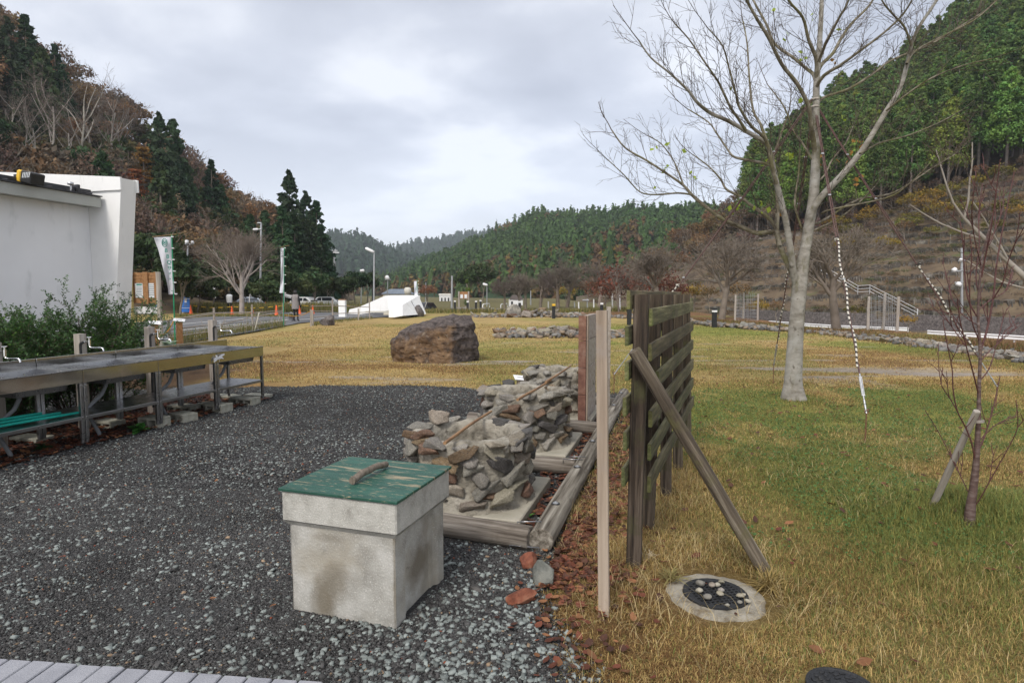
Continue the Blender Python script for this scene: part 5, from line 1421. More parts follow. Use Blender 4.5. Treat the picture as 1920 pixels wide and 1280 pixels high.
for v, nn_ in zip(bm.verts, nm):
 c_ = v.co.copy(); q_ = Vector((c_.x, c_.y, c_.z * 1.6)) + o_
 r1 = noise.noise(q_ * 1.6) * .06 + (.35 - abs(noise.noise(q_ * 2.7))) * .07 + noise.noise(q_ * 6) * .028 + (.3 - abs(noise.noise(q_ * 11))) * .022 + noise.noise(q_ * 25) * .008 + noise.noise(q_ * 50) * .004
 cr_k = abs(noise.noise(Vector((c_.x * 1.6, c_.y * 1.6, c_.z * 4.5)) + o_))
 if cr_k < .035: r1 -= (.035 - cr_k) * 1.3
 v.co = c_ + nn_ * r1
me_ = bpy.data.meshes.new('boulder'); bm.to_mesh(me_); bm.free(); me_.polygons.foreach_set('use_smooth', [True] * len(me_.polygons))
P = D(816, 600, Yb_)
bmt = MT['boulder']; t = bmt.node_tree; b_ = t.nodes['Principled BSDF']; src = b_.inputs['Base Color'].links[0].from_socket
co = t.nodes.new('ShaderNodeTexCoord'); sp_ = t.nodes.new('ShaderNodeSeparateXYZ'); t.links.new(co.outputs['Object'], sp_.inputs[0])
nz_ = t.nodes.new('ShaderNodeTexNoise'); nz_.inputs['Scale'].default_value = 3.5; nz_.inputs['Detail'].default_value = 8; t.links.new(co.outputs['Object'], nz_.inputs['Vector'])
def dark_blend(axis_, slope, off, lo_, hi_, colr):  # mixes a darker colour in along one object axis
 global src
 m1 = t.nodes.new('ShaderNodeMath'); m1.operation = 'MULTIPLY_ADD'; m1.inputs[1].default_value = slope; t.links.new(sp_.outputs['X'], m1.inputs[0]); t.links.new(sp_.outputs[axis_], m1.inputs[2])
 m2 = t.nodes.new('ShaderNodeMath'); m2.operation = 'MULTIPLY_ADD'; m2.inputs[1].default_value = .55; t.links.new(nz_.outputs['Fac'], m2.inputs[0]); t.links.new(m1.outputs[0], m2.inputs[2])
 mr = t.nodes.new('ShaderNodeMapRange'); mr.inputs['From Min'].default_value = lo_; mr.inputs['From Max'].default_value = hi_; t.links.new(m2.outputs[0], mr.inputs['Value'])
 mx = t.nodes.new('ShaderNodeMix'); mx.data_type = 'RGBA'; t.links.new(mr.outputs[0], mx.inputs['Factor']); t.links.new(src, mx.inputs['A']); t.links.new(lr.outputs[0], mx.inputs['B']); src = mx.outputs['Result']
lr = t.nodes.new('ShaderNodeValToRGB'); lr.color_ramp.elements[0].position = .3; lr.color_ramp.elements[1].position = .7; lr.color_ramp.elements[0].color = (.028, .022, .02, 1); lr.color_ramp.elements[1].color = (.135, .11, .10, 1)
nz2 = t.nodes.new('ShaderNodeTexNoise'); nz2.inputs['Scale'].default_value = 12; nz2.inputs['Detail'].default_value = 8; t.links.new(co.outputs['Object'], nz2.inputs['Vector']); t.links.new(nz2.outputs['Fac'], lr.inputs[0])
dark_blend('Z', -.28, 0, .93, 1.06, None)      # weathered dark lichen cap, lower on the left
dark_blend('X', 0, 0, .66, .78, None)          # colour only, darker towards the right-hand face
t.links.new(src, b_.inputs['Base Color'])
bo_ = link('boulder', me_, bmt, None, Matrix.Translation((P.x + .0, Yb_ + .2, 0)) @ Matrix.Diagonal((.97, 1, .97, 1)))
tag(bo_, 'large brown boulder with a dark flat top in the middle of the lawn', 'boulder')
b2 = G(774, 594); mbv = [];
for (ox, oz, sc_, sd_) in ((-.22, .42, (.40, .4, .62), 72), (.30, .30, (.40, .42, .46), 76)):
 Vr, Fr = rock_np(sd_, sc_, 4, 8, .06); mbv.append((Vr + np.array([ox, 0, oz]), Fr))
me2 = mesh_np(np.concatenate([mbv[0][0], mbv[1][0]]), [np.concatenate([mbv[0][1], mbv[1][1] + len(mbv[0][0])])])
tag(link('boulder', me2, MT['boulder_top'], None, Matrix.Translation((b2.x, b2.y + .3, -.02))), 'two humped brown boulder in front of the white slanting structure', 'boulder')
boulder('boulder', 601, 629, 591, 611, .8, 73, 'boulder_top', 'small dark grey boulder beside the gap in the bamboo fence', [((-.6, 0, .8), .5), ((1, 0, 0), .7)], 0, 4)
o = link('boulder', mesh_np(*[x if i == 0 else [x] for i, x in enumerate(rock_np(74, (.55, .45, .5), 4, 3, .03))], smooth=True), MT['rock'], None, Matrix.Translation(zcol(962, 41, .3)))
tag(o, 'rounded grey boulder between two bollards behind the stone circle', 'boulder')
# ------------------------------------------------------------------ stainless steel wash sinks
SR = Vector((-3.43, 8.42, 0)); UL = .885; DEP = .60
sdir = -AX;
def sink_unit(i):
 """unit frame: X runs towards the camera along the front rim, Y away from the yard, Z up"""
 p_ = SR + sdir * UL * i
 e_ = empty('wash_sink', (p_.x, p_.y, 0), math.atan2(sdir.y, sdir.x), ['stainless steel wash sink at the far end, next to the lawn', 'stainless steel wash sink second from the lawn with torn white tape on its leg', 'stainless steel wash sink third from the lawn', 'stainless steel wash sink at the left edge with a turquoise hose on its shelf', 'stainless steel wash sink nearest the camera'][i], 'sink', 'row of wash sinks')
 W = UL - .006; T = .768
 s = SY
 mb = MB(); ap = .125
 mb.box((W / 2, s * .006, T - ap / 2), (W, .012, ap), None, .002); mb.build('apron', MT['steel'], e_)
 mb = MB()      # deck with basin opening
 bx0, bx1, by0, by1 = .06, W * .66, .07, DEP - .09
 def q(x0, x1, y0, y1, z): return [(x0, s * y0, z), (x1, s * y0, z), (x1, s * y1, z), (x0, s * y1, z)]
 for a_ in (q(0, W, .0, by0, T), q(0, W, by1, DEP, T), q(0, bx0, by0, by1, T), q(bx1, W, by0, by1, T)): mb.add(a_, [(0, 1, 2, 3)])
 for k in range(7):
  x = bx1 + .03 + k * .033; mb.box((x, s * (DEP * .48), T + .002), (.012, .34, .005), None, .001)
 mb.add([(0, 0, T), (W, 0, T), (W, 0, T - .004), (0, 0, T - .004)], [(0, 1, 2, 3)])
 mb.box((W / 2, s * .004, T + .004), (W, .014, .010), None, .002)
 mb.build('drainboard', MT['steel_dull'], e_)
 mb = MB(); r_ = .03
 mb.add([(bx0, s * by0, T), (bx1, s * by0, T), (bx1, s * by1, T), (bx0, s * by1, T), (bx0 + r_, s * (by0 + r_), T - .19), (bx1 - r_, s * (by0 + r_), T - .19), (bx1 - r_, s * (by1 - r_), T - .19), (bx0 + r_, s * (by1 - r_), T - .19)],
     [(0, 1, 5, 4), (1, 2, 6, 5), (2, 3, 7, 6), (3, 0, 4, 7), (4, 5, 6, 7)])
 mb.build('basin', MT['steel_dull'], e_)
 mb = MB(); mb.box((W / 2, s * (DEP - .008), T + .045), (W, .016, .095), None, .003); mb.build('backsplash', MT['steel'], e_)
 mb = MB(); mb.box((W / 2, s * .012, .30), (W, .016, .034), None, .002); mb.box((W / 2, s * (DEP / 2), .312), (W, DEP - .04, .006)); mb.build('shelf', MT['steel_dull'], e_)
 for x in (.018, W - .018):
  for y in (.018, DEP - .03):
   mb = MB(); mb.box((x, s * y, (T - ap + .08) / 2 + .02), (.034, .034, T - ap - .08), None, .003)
   mb.lathe([(.018, -.04), (.018, 0)], 8, (x, s * y, .10))
   l_ = mb.build('leg', MT['steel_dull'], e_)
   k = MB()
   for zz in (.62, .31):
    k.tube([(x, s * y - s * .015, zz), (x, s * y - s * .024, zz)], .005, 8)
   if y < .1: k.build('screw', MT['chrome'], l_)
 pts = [(W * .42, s * .32, T - .19), (W * .42, s * .32, T - .24), (W * .46, s * .34, T - .33), (W * .56, s * .38, T - .42), (W * .6, s * .4, .30), (W * .6, s * .36, .2), (W * .56, s * .3, .05), (W * .55, s * .3, -.02)]
 mb = MB(); mb.tube(pts, .019, 10); mb.build('drain_pipe', MT['grey_pipe'], e_)
 return e_
vx = Vector((sdir.x, sdir.y)); vy = Vector((-vx.y, vx.x)); SY = 1 if vy.dot(Vector((-BX.x, -BX.y))) > 0 else -1
for i in range(5): sk = sink_unit(i)
def along(s_, dpt, z=0):
 p_ = SR + sdir * s_ - BX * dpt; return Vector((p_.x, p_.y, z))
mb = MB()
c = along(UL, -.012, .70)
for k, (a0, L) in enumerate([(2.7, .13), (3.3, .10), (-.2, .07), (.9, .06), (4.4, .08), (5.6, .09)]):
 dv = -sdir * 0 + sdir * math.cos(a0) * L + Vector((0, 0, math.sin(a0) * L * .7))
 n_ = BX * .006
 q0 = c + n_; q1 = c + dv * .5 + n_ * 3 + Vector((0, 0, .012)); q2 = c + dv + n_
 wv = Vector((0, 0, .012)) + sdir * .004
 mb.add([q0 - wv, q0 + wv, q1 + wv * 1.2, q1 - wv * 1.2, q2 + wv * .7, q2 - wv * .8], [(0, 1, 2, 3), (3, 2, 4, 5)])
tag(mb.build('tape_bow', MT['white_paint']), 'torn white tape tied round the leg joint of the sinks', 'tape')
mb = MB()
for k in range(4):
 s0 = UL * 3.32 + k * .03; z = .33 + .018 * (k % 3)
 mb.tube([along(s0 - .35 + .10 * k, .16 + .07 * k, z), along(s0 + .05, .12 + .05 * k, z + .02), along(s0 + .35, .2 + .06 * k, z + .01), along(s0 + .9, .24 + .05 * k, z)], .013, 8)
tag(mb.build('hose', MT['teal_rope']), 'turquoise hose coiled on the sink shelf at the left edge', 'hose')
def block(P, rz, L=.39, W_=.19, H=.10, lab='', z=0, rows=3):
 e_ = empty('concrete_block', (P.x, P.y, z), rz, lab, 'concrete block', 'concrete blocks under the sinks')
 mb = MB(); t_ = .028
 mb.box((0, 0, H - t_ / 2), (L, W_, t_), None, .004); mb.box((0, 0, t_ / 2), (L, W_, t_), None, .004)
 for k in range(rows + 1):
  x = -L / 2 + t_ / 2 + k * (L - t_) / rows
  mb.box((x, 0, H / 2), (t_, W_ - .004, H - 2 * t_ + .002))
 mb.build('block', MT['block'], e_)
 return e_
ar = math.atan2(sdir.y, sdir.x)
for i, (px, py, rz, lab, H, rows) in enumerate([(459, 758, ar + 1.6, 'long hollow block lying beside the last sink leg', .10, 3), (484, 745, ar + 1.55, 'block under the end leg of the sinks', .05, 3), (411, 772, ar + 1.5, 'pale hollow block under the second leg pair from the lawn', .11, 2), (393, 766, ar + 1.6, 'thin block just behind the pale hollow block', .08, 2),
  (344, 789, ar + 1.35, 'hollow block lying alone in front of the sinks', .10, 2), (290, 800, ar + 1.57, 'white grey block under the leg tied with tape', .12, 2), (205, 800, ar + 1.57, 'low block half hidden in the dark under the third sink', .08, 2), (345, 770, ar + 1.57, 'shadowed block behind the lone hollow block', .08, 3), (425, 748, ar + 1.57, 'low block under the rear leg of the last sink', .06, 3), (60, 828, ar + 1.57, 'low block under the leftmost sink', .06, 3)]):
 block(G(px, py), rz, lab=lab, H=H, rows=rows, L=.36 if rows == 3 else .27)
def tap_post(px, Y, zt, lab, w_=.085):
 P = D(px, 600, Y); P.z = 0
 e_ = empty('tap_post', (P.x, P.y, 0), math.atan2(BX.y, BX.x), lab, 'tap post', 'tap posts behind the sinks')
 mb = plank_mb(zt, w_, w_, 8, px, .001, .004); mb.build('post', MT['post_wood'], e_)
 tp = empty('tap', (0, 0, 0)); bpy.data.objects.remove(tp)
 mb = MB(); z = zt - .085
 mb.tube([(w_ / 2 - .01, 0, z), (w_ / 2 + .03, 0, z)], .016, 12)
 mb.tube([(w_ / 2 + .02, 0, z), (w_ / 2 + .085, 0, z)], .012, 12)
 mb.tube([(w_ / 2 + .085, 0, z + .02), (w_ / 2 + .085, 0, z - .045)], .015, 12)
 mb.tube([(w_ / 2 + .085, 0, z + .02), (w_ / 2 + .085, 0, z + .045)], .008, 10)
 mb.box((w_ / 2 + .085, 0, z + .05), (.055, .012, .010), None, .003); mb.box((w_ / 2 + .085, 0, z + .05), (.012, .055, .010), None, .003)
 mb.tube([(w_ / 2 + .085, 0, z - .04), (w_ / 2 + .10, 0, z - .062), (w_ / 2 + .14, 0, z - .066), (w_ / 2 + .24, 0, z - .060), (w_ / 2 + .265, 0, z - .066), (w_ / 2 + .275, 0, z - .095)], .009, 10)
 mb.build('tap', MT['chrome'], e_)
 mb = MB(); mb.tube([(w_ / 2 + .012, -.045, .1), (w_ / 2 + .012, -.045, z - .02)], .013, 8); mb.tube([(w_ / 2 + .012, -.045, z - .02), (w_ / 2 + .012, 0, z)], .013, 8); mb.build('water_pipe', MT['black_plastic'], e_)
tap_post(398, 8.55, 1.13, 'grey tap post at the lawn end of the sinks')
tap_post(279, 7.55, 1.09, 'grey tap post with a small sign behind it, second from the lawn')
tap_post(148, 6.68, 1.06, 'grey tap post in front of the shrub, third from the lawn')
tap_post(-14, 5.85, 1.03, 'tap post at the left edge of which only the spout shows')
# ------------------------------------------------------------------ the white building
BD = empty('building', (0, 0, 0), 0, 'white rendered building with a slanting gable wall and a grey eave', 'building')
C_ = Vector((-7.2, 11.5, 0)); a_v, b_v = AX, BX
def bp(s, t_, z, lean=0):
 q = C_ - b_v * s + a_v * t_; return Vector((q.x, q.y, z))
def quadbox(mb, s0, s1, t0, t1, z0, z1a, z1b=None, lean=0):
 """s to the left along the gable, t away from the camera; top height z1a at s0 and z1b at s1; lean moves the s0 base inwards"""
 z1b = z1a if z1b is None else z1b
 v = [bp(s0 + lean, t0, z0), bp(s1, t0, z0), bp(s1, t1, z0), bp(s0 + lean, t1, z0), bp(s0, t0, z1a), bp(s1, t0, z1b), bp(s1, t1, z1b), bp(s0, t1, z1a)]
 mb.add(v, [(0, 1, 2, 3), (7, 6, 5, 4), (1, 0, 4, 5), (2, 1, 5, 6), (3, 2, 6, 7), (0, 3, 7, 4)])
mb = MB(); quadbox(mb, 0, 9, 0, .33, -.1, 3.62, 4.35, .42); mb.build('gable_wall', MT['white_trim'], BD)
mb = MB(); quadbox(mb, -.012, 9.01, -.035, .0, 3.40, 3.632, 4.362, 0); quadbox(mb, -.02, 9.02, .33, .36, 3.40, 3.632, 4.362, 0)
mb.build('coping', MT['white_trim'], BD)
mb = MB(); v = []
quadbox(mb, .8, 9, -9, -.003, -.1, 3.2, 3.3); mb.build('wall', MT['white_wall'], BD)
mb = MB(); quadbox(mb, .45, .50, -9.5, -.04, 3.09, 3.275); quadbox(mb, .50, .8, -9.5, -.04, 3.11, 3.15); mb.build('eave', MT['grey_trim'], BD)
mb = MB(); quadbox(mb, .40, 9, -9.5, -.05, 3.28, 3.30, 4.0)
for k in range(26):
 t_ = -.25 - k * .36
 a0, a1 = bp(.42, t_, 3.315), bp(8.9, t_, 4.0); mb.tube([a0, a1], .022, 4)
mb.build('roof', MT['roof_dark'], BD)
mb = MB(); quadbox(mb, .55, .60, -9.4, -.15, 3.33, 3.40); quadbox(mb, 1.25, 1.30, -9.4, -.15, 3.40, 3.52)
for k in range(9): quadbox(mb, .5, .64, -.45 - k * 1.0, -.40 - k * 1.0, 3.30, 3.45)
mb.build('snow_guard', MT['roof_dark'], BD)
mb = MB(); quadbox(mb, .78, .83, -2.5, -1.715, -.1, 2.42); mb.build('window_frame', MT['grey_trim'], BD)
fl = bp(.42, -1.35, 3.42)
ft = empty('flood_light', (fl.x, fl.y, fl.z), math.atan2(BX.y, BX.x), 'yellow and black flood light box clamped on the roof edge', 'lamp')
mb = MB(); mb.box((-.10, 0, 0), (.10, .24, .20), Matrix.Rotation(.25, 4, 'Y'), .02); mb.build('housing_end', MT['yellow'], ft)
mb = MB(); mb.box((.06, 0, -.03), (.22, .25, .19), Matrix.Rotation(.25, 4, 'Y'), .015)
mb.build('housing', MT['black_plastic'], ft)
mb = MB()
for k in range(5): mb.box((.02 + k * .035, -.127, .0), (.012, .006, .09), Matrix.Rotation(.35, 4, 'Y'))
mb.build('vent_slot', MT['paper'], ft)
mb = MB(); c = bp(.45, -.62, 3.40); mb.lathe([(.0, 0), (.05, .01), (.05, .05), (0, .07)], 12, tuple(c)); mb.tube([c, c - Vector((0, 0, .1))], .015, 6)
tag(mb.build('roof_camera', MT['galv']), 'small silver fitting on the roof edge near the gable', 'fitting')
# ------------------------------------------------------------------ the roped tree
TB = G(1487, 748); TY = TB.y
def limb(pix, rpx, dy0, dy1, dyf=None):
 """pix: pixel polyline measured on the tree's own distance, rpx radius in px at both ends, depth offset from dy0 to dy1"""
 n = len(pix); P = []; Rr = []; rpx = (rpx[0] * .62, rpx[1])
 for i, (x, y) in enumerate(pix):
  t = i / (n - 1); dyy = dy0 + (dy1 - dy0) * t
  Yk = TY + dyy
  P.append(D(x, y, Yk)); Rr.append((rpx[0] + (rpx[1] - rpx[0]) * t) * Yk / FPX)
 return smooth_line(P, Rr)
def smooth_line(P, Rr, k=4):
 out, rr = [], []; n = len(P)
 for i in range(n - 1):
  p0 = P[max(0, i - 1)]; p1 = P[i]; p2 = P[i + 1]; p3 = P[min(n - 1, i + 2)]
  for j in range(k):
   t = j / k
   q = .5 * ((2 * p1) + (p2 - p0) * t + (2 * p0 - 5 * p1 + 4 * p2 - p3) * t * t + (3 * p1 - 3 * p2 + p3 - p0) * t ** 3)
   out.append(q); rr.append(Rr[i] + (Rr[i + 1] - Rr[i]) * t)
 out.append(P[-1]); rr.append(Rr[-1])
 return out, rr
tree = empty('roped_tree', (TB.x, TB.y, 0), 0, 'tall bare tree with pale bark held upright by four guy ropes', 'tree')
inv = Matrix.Translation((-TB.x, -TB.y, 0))
def loc(line): return ([inv @ p for p in line[0]], line[1])
trunk_px = [(1484, 762), (1486, 748), (1487, 725), (1488, 700), (1491, 640), (1496, 580), (1499, 535), (1504, 500), (1511, 460), (1518, 417), (1525, 375), (1528, 333), (1530, 280), (1530, 240), (1530, 190), (1532, 140), (1536, 90), (1539, 40), (1542, -20), (1548, -90), (1552, -160)]
trunk_r = [28, 22, 17.5, 15.5, 14, 12.8, 13.5, 11, 9.3, 9.3, 9.3, 8.2, 7, 6.4, 5.8, 5.2, 4.6, 4, 3.2, 2.4, 1.6]
P_ = [D(x, y, TY) for x, y in trunk_px]; Rr_ = [r_ * TY / FPX for r_ in trunk_r]
TL = smooth_line(P_, Rr_, 5)
n_ = 22; vs = []; fs = []
for i, (p, r_) in enumerate(zip(*TL)):
 p = inv @ p
 for k in range(n_):
  a_ = 2 * math.pi * k / n_
  fl_ = max(0, (.45 - p.z) / .45)
  q = r_ * (1 + .07 * noise.noise(Vector((math.cos(a_) * 1.6, math.sin(a_) * 1.6, p.z * 2.2))) + .03 * noise.noise(Vector((math.cos(a_) * 4, math.sin(a_) * 4, p.z * 9))) + fl_ ** 2 * .9 * max(0, noise.noise(Vector((math.cos(a_) * 1.8, math.sin(a_) * 1.8, 4)))))
  vs.append((p.x + q * math.cos(a_), p.y + q * math.sin(a_), p.z))
for i in range(len(TL[0]) - 1):
 for k in range(n_):
  a_ = i * n_ + k; b_ = i * n_ + (k + 1) % n_; fs.append((a_, b_, b_ + n_, a_ + n_))
mb = MB(); mb.add(vs, fs, True); mb.build('trunk', MT['bark'], tree)
LIMBS = [
 ([(1496, 545), (1488, 512), (1484, 480), (1474, 417), (1463, 370), (1454, 336), (1447, 300), (1437, 270), (1399, 246), (1366, 227), (1332, 212), (1307, 192), (1293, 173), (1274, 154), (1253, 135), (1220, 108), (1197, 75)], (10.5, 1.2), 0, -.9, 1),
 ([(1493, 525), (1478, 497), (1462, 461), (1453, 435), (1420, 437), (1390, 425), (1355, 411), (1314, 380), (1297, 365), (1282, 348), (1260, 332), (1214, 302), (1172, 277), (1147, 244)], (8.5, 1.2), 0, .9, 1),
 ([(1462, 461), (1457, 430), (1458, 395), (1456, 350), (1448, 317), (1452, 290), (1465, 250), (1478, 215)], (7, 1.5), .1, .5, 1),
 ([(1456, 345), (1447, 310), (1437, 264), (1412, 240), (1399, 223), (1384, 196), (1380, 177), (1368, 133), (1355, 87), (1328, 54)], (6, 1), -.4, -1.1, 1),
 ([(1437, 264), (1426, 233), (1412, 206), (1405, 146), (1401, 83), (1393, 40)], (4.5, 1), -.5, .1, 1),
 ([(1399, 246), (1384, 222), (1370, 202), (1349, 158), (1339, 142), (1318, 112), (1291, 73), (1266, 46)], (4.5, 1), -.7, -1.3, 1),
 ([(1462, 448), (1449, 418), (1428, 398), (1407, 384), (1385, 367), (1362, 355), (1351, 336), (1330, 313), (1299, 290)], (6.5, 1), .2, 1.2, 1),
 ([(1450, 312), (1428, 305), (1399, 300), (1376, 294), (1364, 280), (1345, 252), (1328, 229), (1290, 205)], (4.5, 1), -.3, .4, 1),
 ([(1297, 365), (1270, 362), (1232, 365), (1200, 360), (1172, 330), (1140, 300)], (3, .8), .5, .1, 1),
 ([(1282, 348), (1272, 322), (1262, 300), (1240, 270), (1215, 255)], (2.6, .8), .5, .9, 1),
 ([(1528, 290), (1524, 255), (1520, 233), (1516, 200), (1495, 158), (1466, 121), (1441, 71), (1420, 37), (1395, -10), (1380, -60)], (7.5, 2), 0, -1.0, 1),
 ([(1531, 160), (1525, 140), (1512, 129), (1487, 108), (1453, 83), (1437, 46), (1412, 0), (1390, -50)], (5.5, 1.5), 0, .8, 1),
 ([(1531, 150), (1530, 110), (1516, 75), (1505, 33), (1478, 0), (1460, -50)], (6, 1.5), 0, -.6, 1),
 ([(1531, 140), (1541, 121), (1562, 100), (1578, 71), (1599, 42), (1632, 8), (1655, -40)], (6, 1.5), 0, .8, 1),
 ([(1534, 120), (1543, 95), (1553, 71), (1574, 33), (1591, 0), (1600, -60)], (5, 1.5), 0, -.7, 1),
 ([(1530, 165), (1545, 142), (1578, 121), (1612, 96), (1657, 62), (1695, 25), (1720, -20)], (5.5, 1.2), 0, -1.1, 1),
 ([(1529, 200), (1545, 183), (1591, 167), (1632, 142), (1674, 112), (1745, 83), (1800, 50), (1840, 25)], (4.5, .9), 0, .6, 1),
 ([(1513, 430), (1521, 400), (1541, 368), (1578, 329), (1612, 288), (1632, 258), (1662, 208), (1687, 167), (1703, 112), (1709, 83), (1724, 50), (1757, 0), (1780, -40)], (11, 2), 0, -.9, 1),
 ([(1709, 86), (1695, 50), (1672, 25), (1653, 0), (1640, -40)], (3.5, 1), -.7, -1.0, .7),
 ([(1700, 120), (1716, 96), (1770, 67), (1828, 37), (1870, 0)], (3.5, .8), -.7, -.2, 1),
 ([(1662, 208), (1690, 185), (1740, 150), (1800, 125), (1860, 110)], (3, .8), -.6, -1.4, .8),
 ([(1612, 288), (1650, 268), (1700, 255), (1750, 235), (1790, 215)], (3, .8), -.4, .5, .8),
 ([(1512, 415), (1537, 417), (1607, 375), (1674, 362), (1745, 317), (1790, 290)], (4, .8), 0, .7, 1),
 ([(1541, 400), (1562, 392), (1662, 371), (1703, 346), (1745, 305)], (3, .8), 0, -.8, .8),
 ([(1508, 440), (1540, 425), (1572, 410), (1610, 380), (1640, 350)], (3, .8), 0, .3, .8),
 ([(1520, 350), (1545, 330), (1560, 300), (1585, 270), (1600, 235)], (3.2, .8), 0, .6, .8),
 ([(1524, 300), (1505, 270), (1485, 240), (1470, 200), (1440, 160)], (3.5, .9), 0, .7, .9),
 ([(1508, 480), (1511, 450), (1500, 420), (1490, 380), (1497, 330), (1500, 280)], (5, 1.2), .1, .4, .8),
]
big, small = [], []
rs = random.Random(12)
HP = dict(levels=3, kids=[3, 3, 2], ang=[(22, 50), (22, 50), (25, 50)], ratio=(.5, .8), t0=[.2, .2, .2], up=[.0, .07, .06, .05], wig=.06, rmin=.0026, taper=.5)
for pix, rp, d0, d1, dn in LIMBS:
 ln = loc(limb(pix, rp, d0, d1)); big.append(ln)
 pts, rad = ln
 L = sum((pts[i + 1] - pts[i]).length for i in range(len(pts) - 1))
 m_ = int(L * 8.5 * dn) + 2
 side = rs.choice((-1, 1))
 for k in range(m_):
  t_ = .16 + .84 * (k + rs.random() * .9) / m_
  i = min(len(pts) - 2, int(t_ * (len(pts) - 1)))
  dd = (pts[i + 1] - pts[i]).normalized()
  ax_ = dd.orthogonal().normalized(); ax_.rotate(Matrix.Rotation(rs.uniform(0, 6.283), 3, dd))
  nd = dd.copy(); nd.rotate(Matrix.Rotation(R(rs.uniform(24, 52)), 3, ax_)); nd.z += .12
  ll = rs.uniform(.30, .72) * (1.15 - .55 * t_)
  o_ = {}
  grow(o_, pts[i], nd, ll, min(rad[i] * .5, rs.uniform(.0032, .006)), 1, HP, rs)
  for l in o_: small += o_[l]
 o_ = {}; grow(o_, pts[-1], (pts[-1] - pts[-2]).normalized(), .5, rad[-1], 1, HP, rs)
 for l in o_: small += o_[l]
for j, ln in enumerate(big):
 v, f = tubes_np([ln], 9); link('limb', mesh_np(v, [f], smooth=True), MT['bark_limb' if j not in (0, 17) else 'bark'], tree)
v, f = tubes_np(small, 3); link('crown', mesh_np(v, [f]), MT['twig'], tree)
lv = []
rng = np.random.default_rng(3)
tips_ = [s_[0][-1] + Vector((TB.x, TB.y, 0)) for s_ in small]
tq = [in_view(t_) for t_ in tips_]
def leafs(spots, m_, size, name):
 C_l = []
 for (x, y, n_) in spots:
  i = min(range(len(tq)), key=lambda k: 1e9 if tq[k] is None else (tq[k][0] - x) ** 2 + (tq[k][1] - y) ** 2)
  for _ in range(n_): C_l.append(tips_[i] + Vector((rng.normal(0, .05), rng.normal(0, .05), rng.normal(-.02, .04))))
 C_l = np.array([c[:] for c in C_l]) - np.array([TB.x, TB.y, 0])
 N = rng.normal(0, 1, C_l.shape); N[:, 1] -= 1.0
 V, F = leaf_quads(C_l, N, size, rng, .75, .3)
 link(name, mesh_np(V, [F]), m_, tree)
gl = mat('green_last_leaf', [c3(.22, .34, .03), c3(.4, .48, .06)], 20, .6, trans=.4)
ol = mat('orange_last_leaf', [c3(.35, .16, .04), c3(.42, .25, .06)], 20, .7, trans=.3)
leafs([(1236, 277, 4), (1286, 281, 1), (1300, 330, 4), (1449, 300, 6), (1483, 288, 4), (1250, 352, 1), (1372, 388, 5), (1425, 390, 3), (1437, 388, 2), (1452, 408, 2), (1449, 12, 2), (1474, 60, 2), (1506, 95, 4), (1532, 24, 2), (1566, 65, 1), (1490, 175, 2), (1497, 182, 2), (1370, 155, 1), (1249, 311, 2), (1243, 318, 1), (1580, 220, 2), (1655, 203, 1)], gl, .040, 'green_leaves')
leafs([(1612, 268, 4), (1600, 280, 4), (1615, 330, 4), (1560, 300, 2), (1545, 300, 2), (1605, 345, 3), (1562, 110, 2), (1467, 395, 2)], ol, .034, 'dry_leaves')
mb = MB()
pr0, pr1 = D(1500, 262, TY - .1), D(1504, 500, TY - .05)
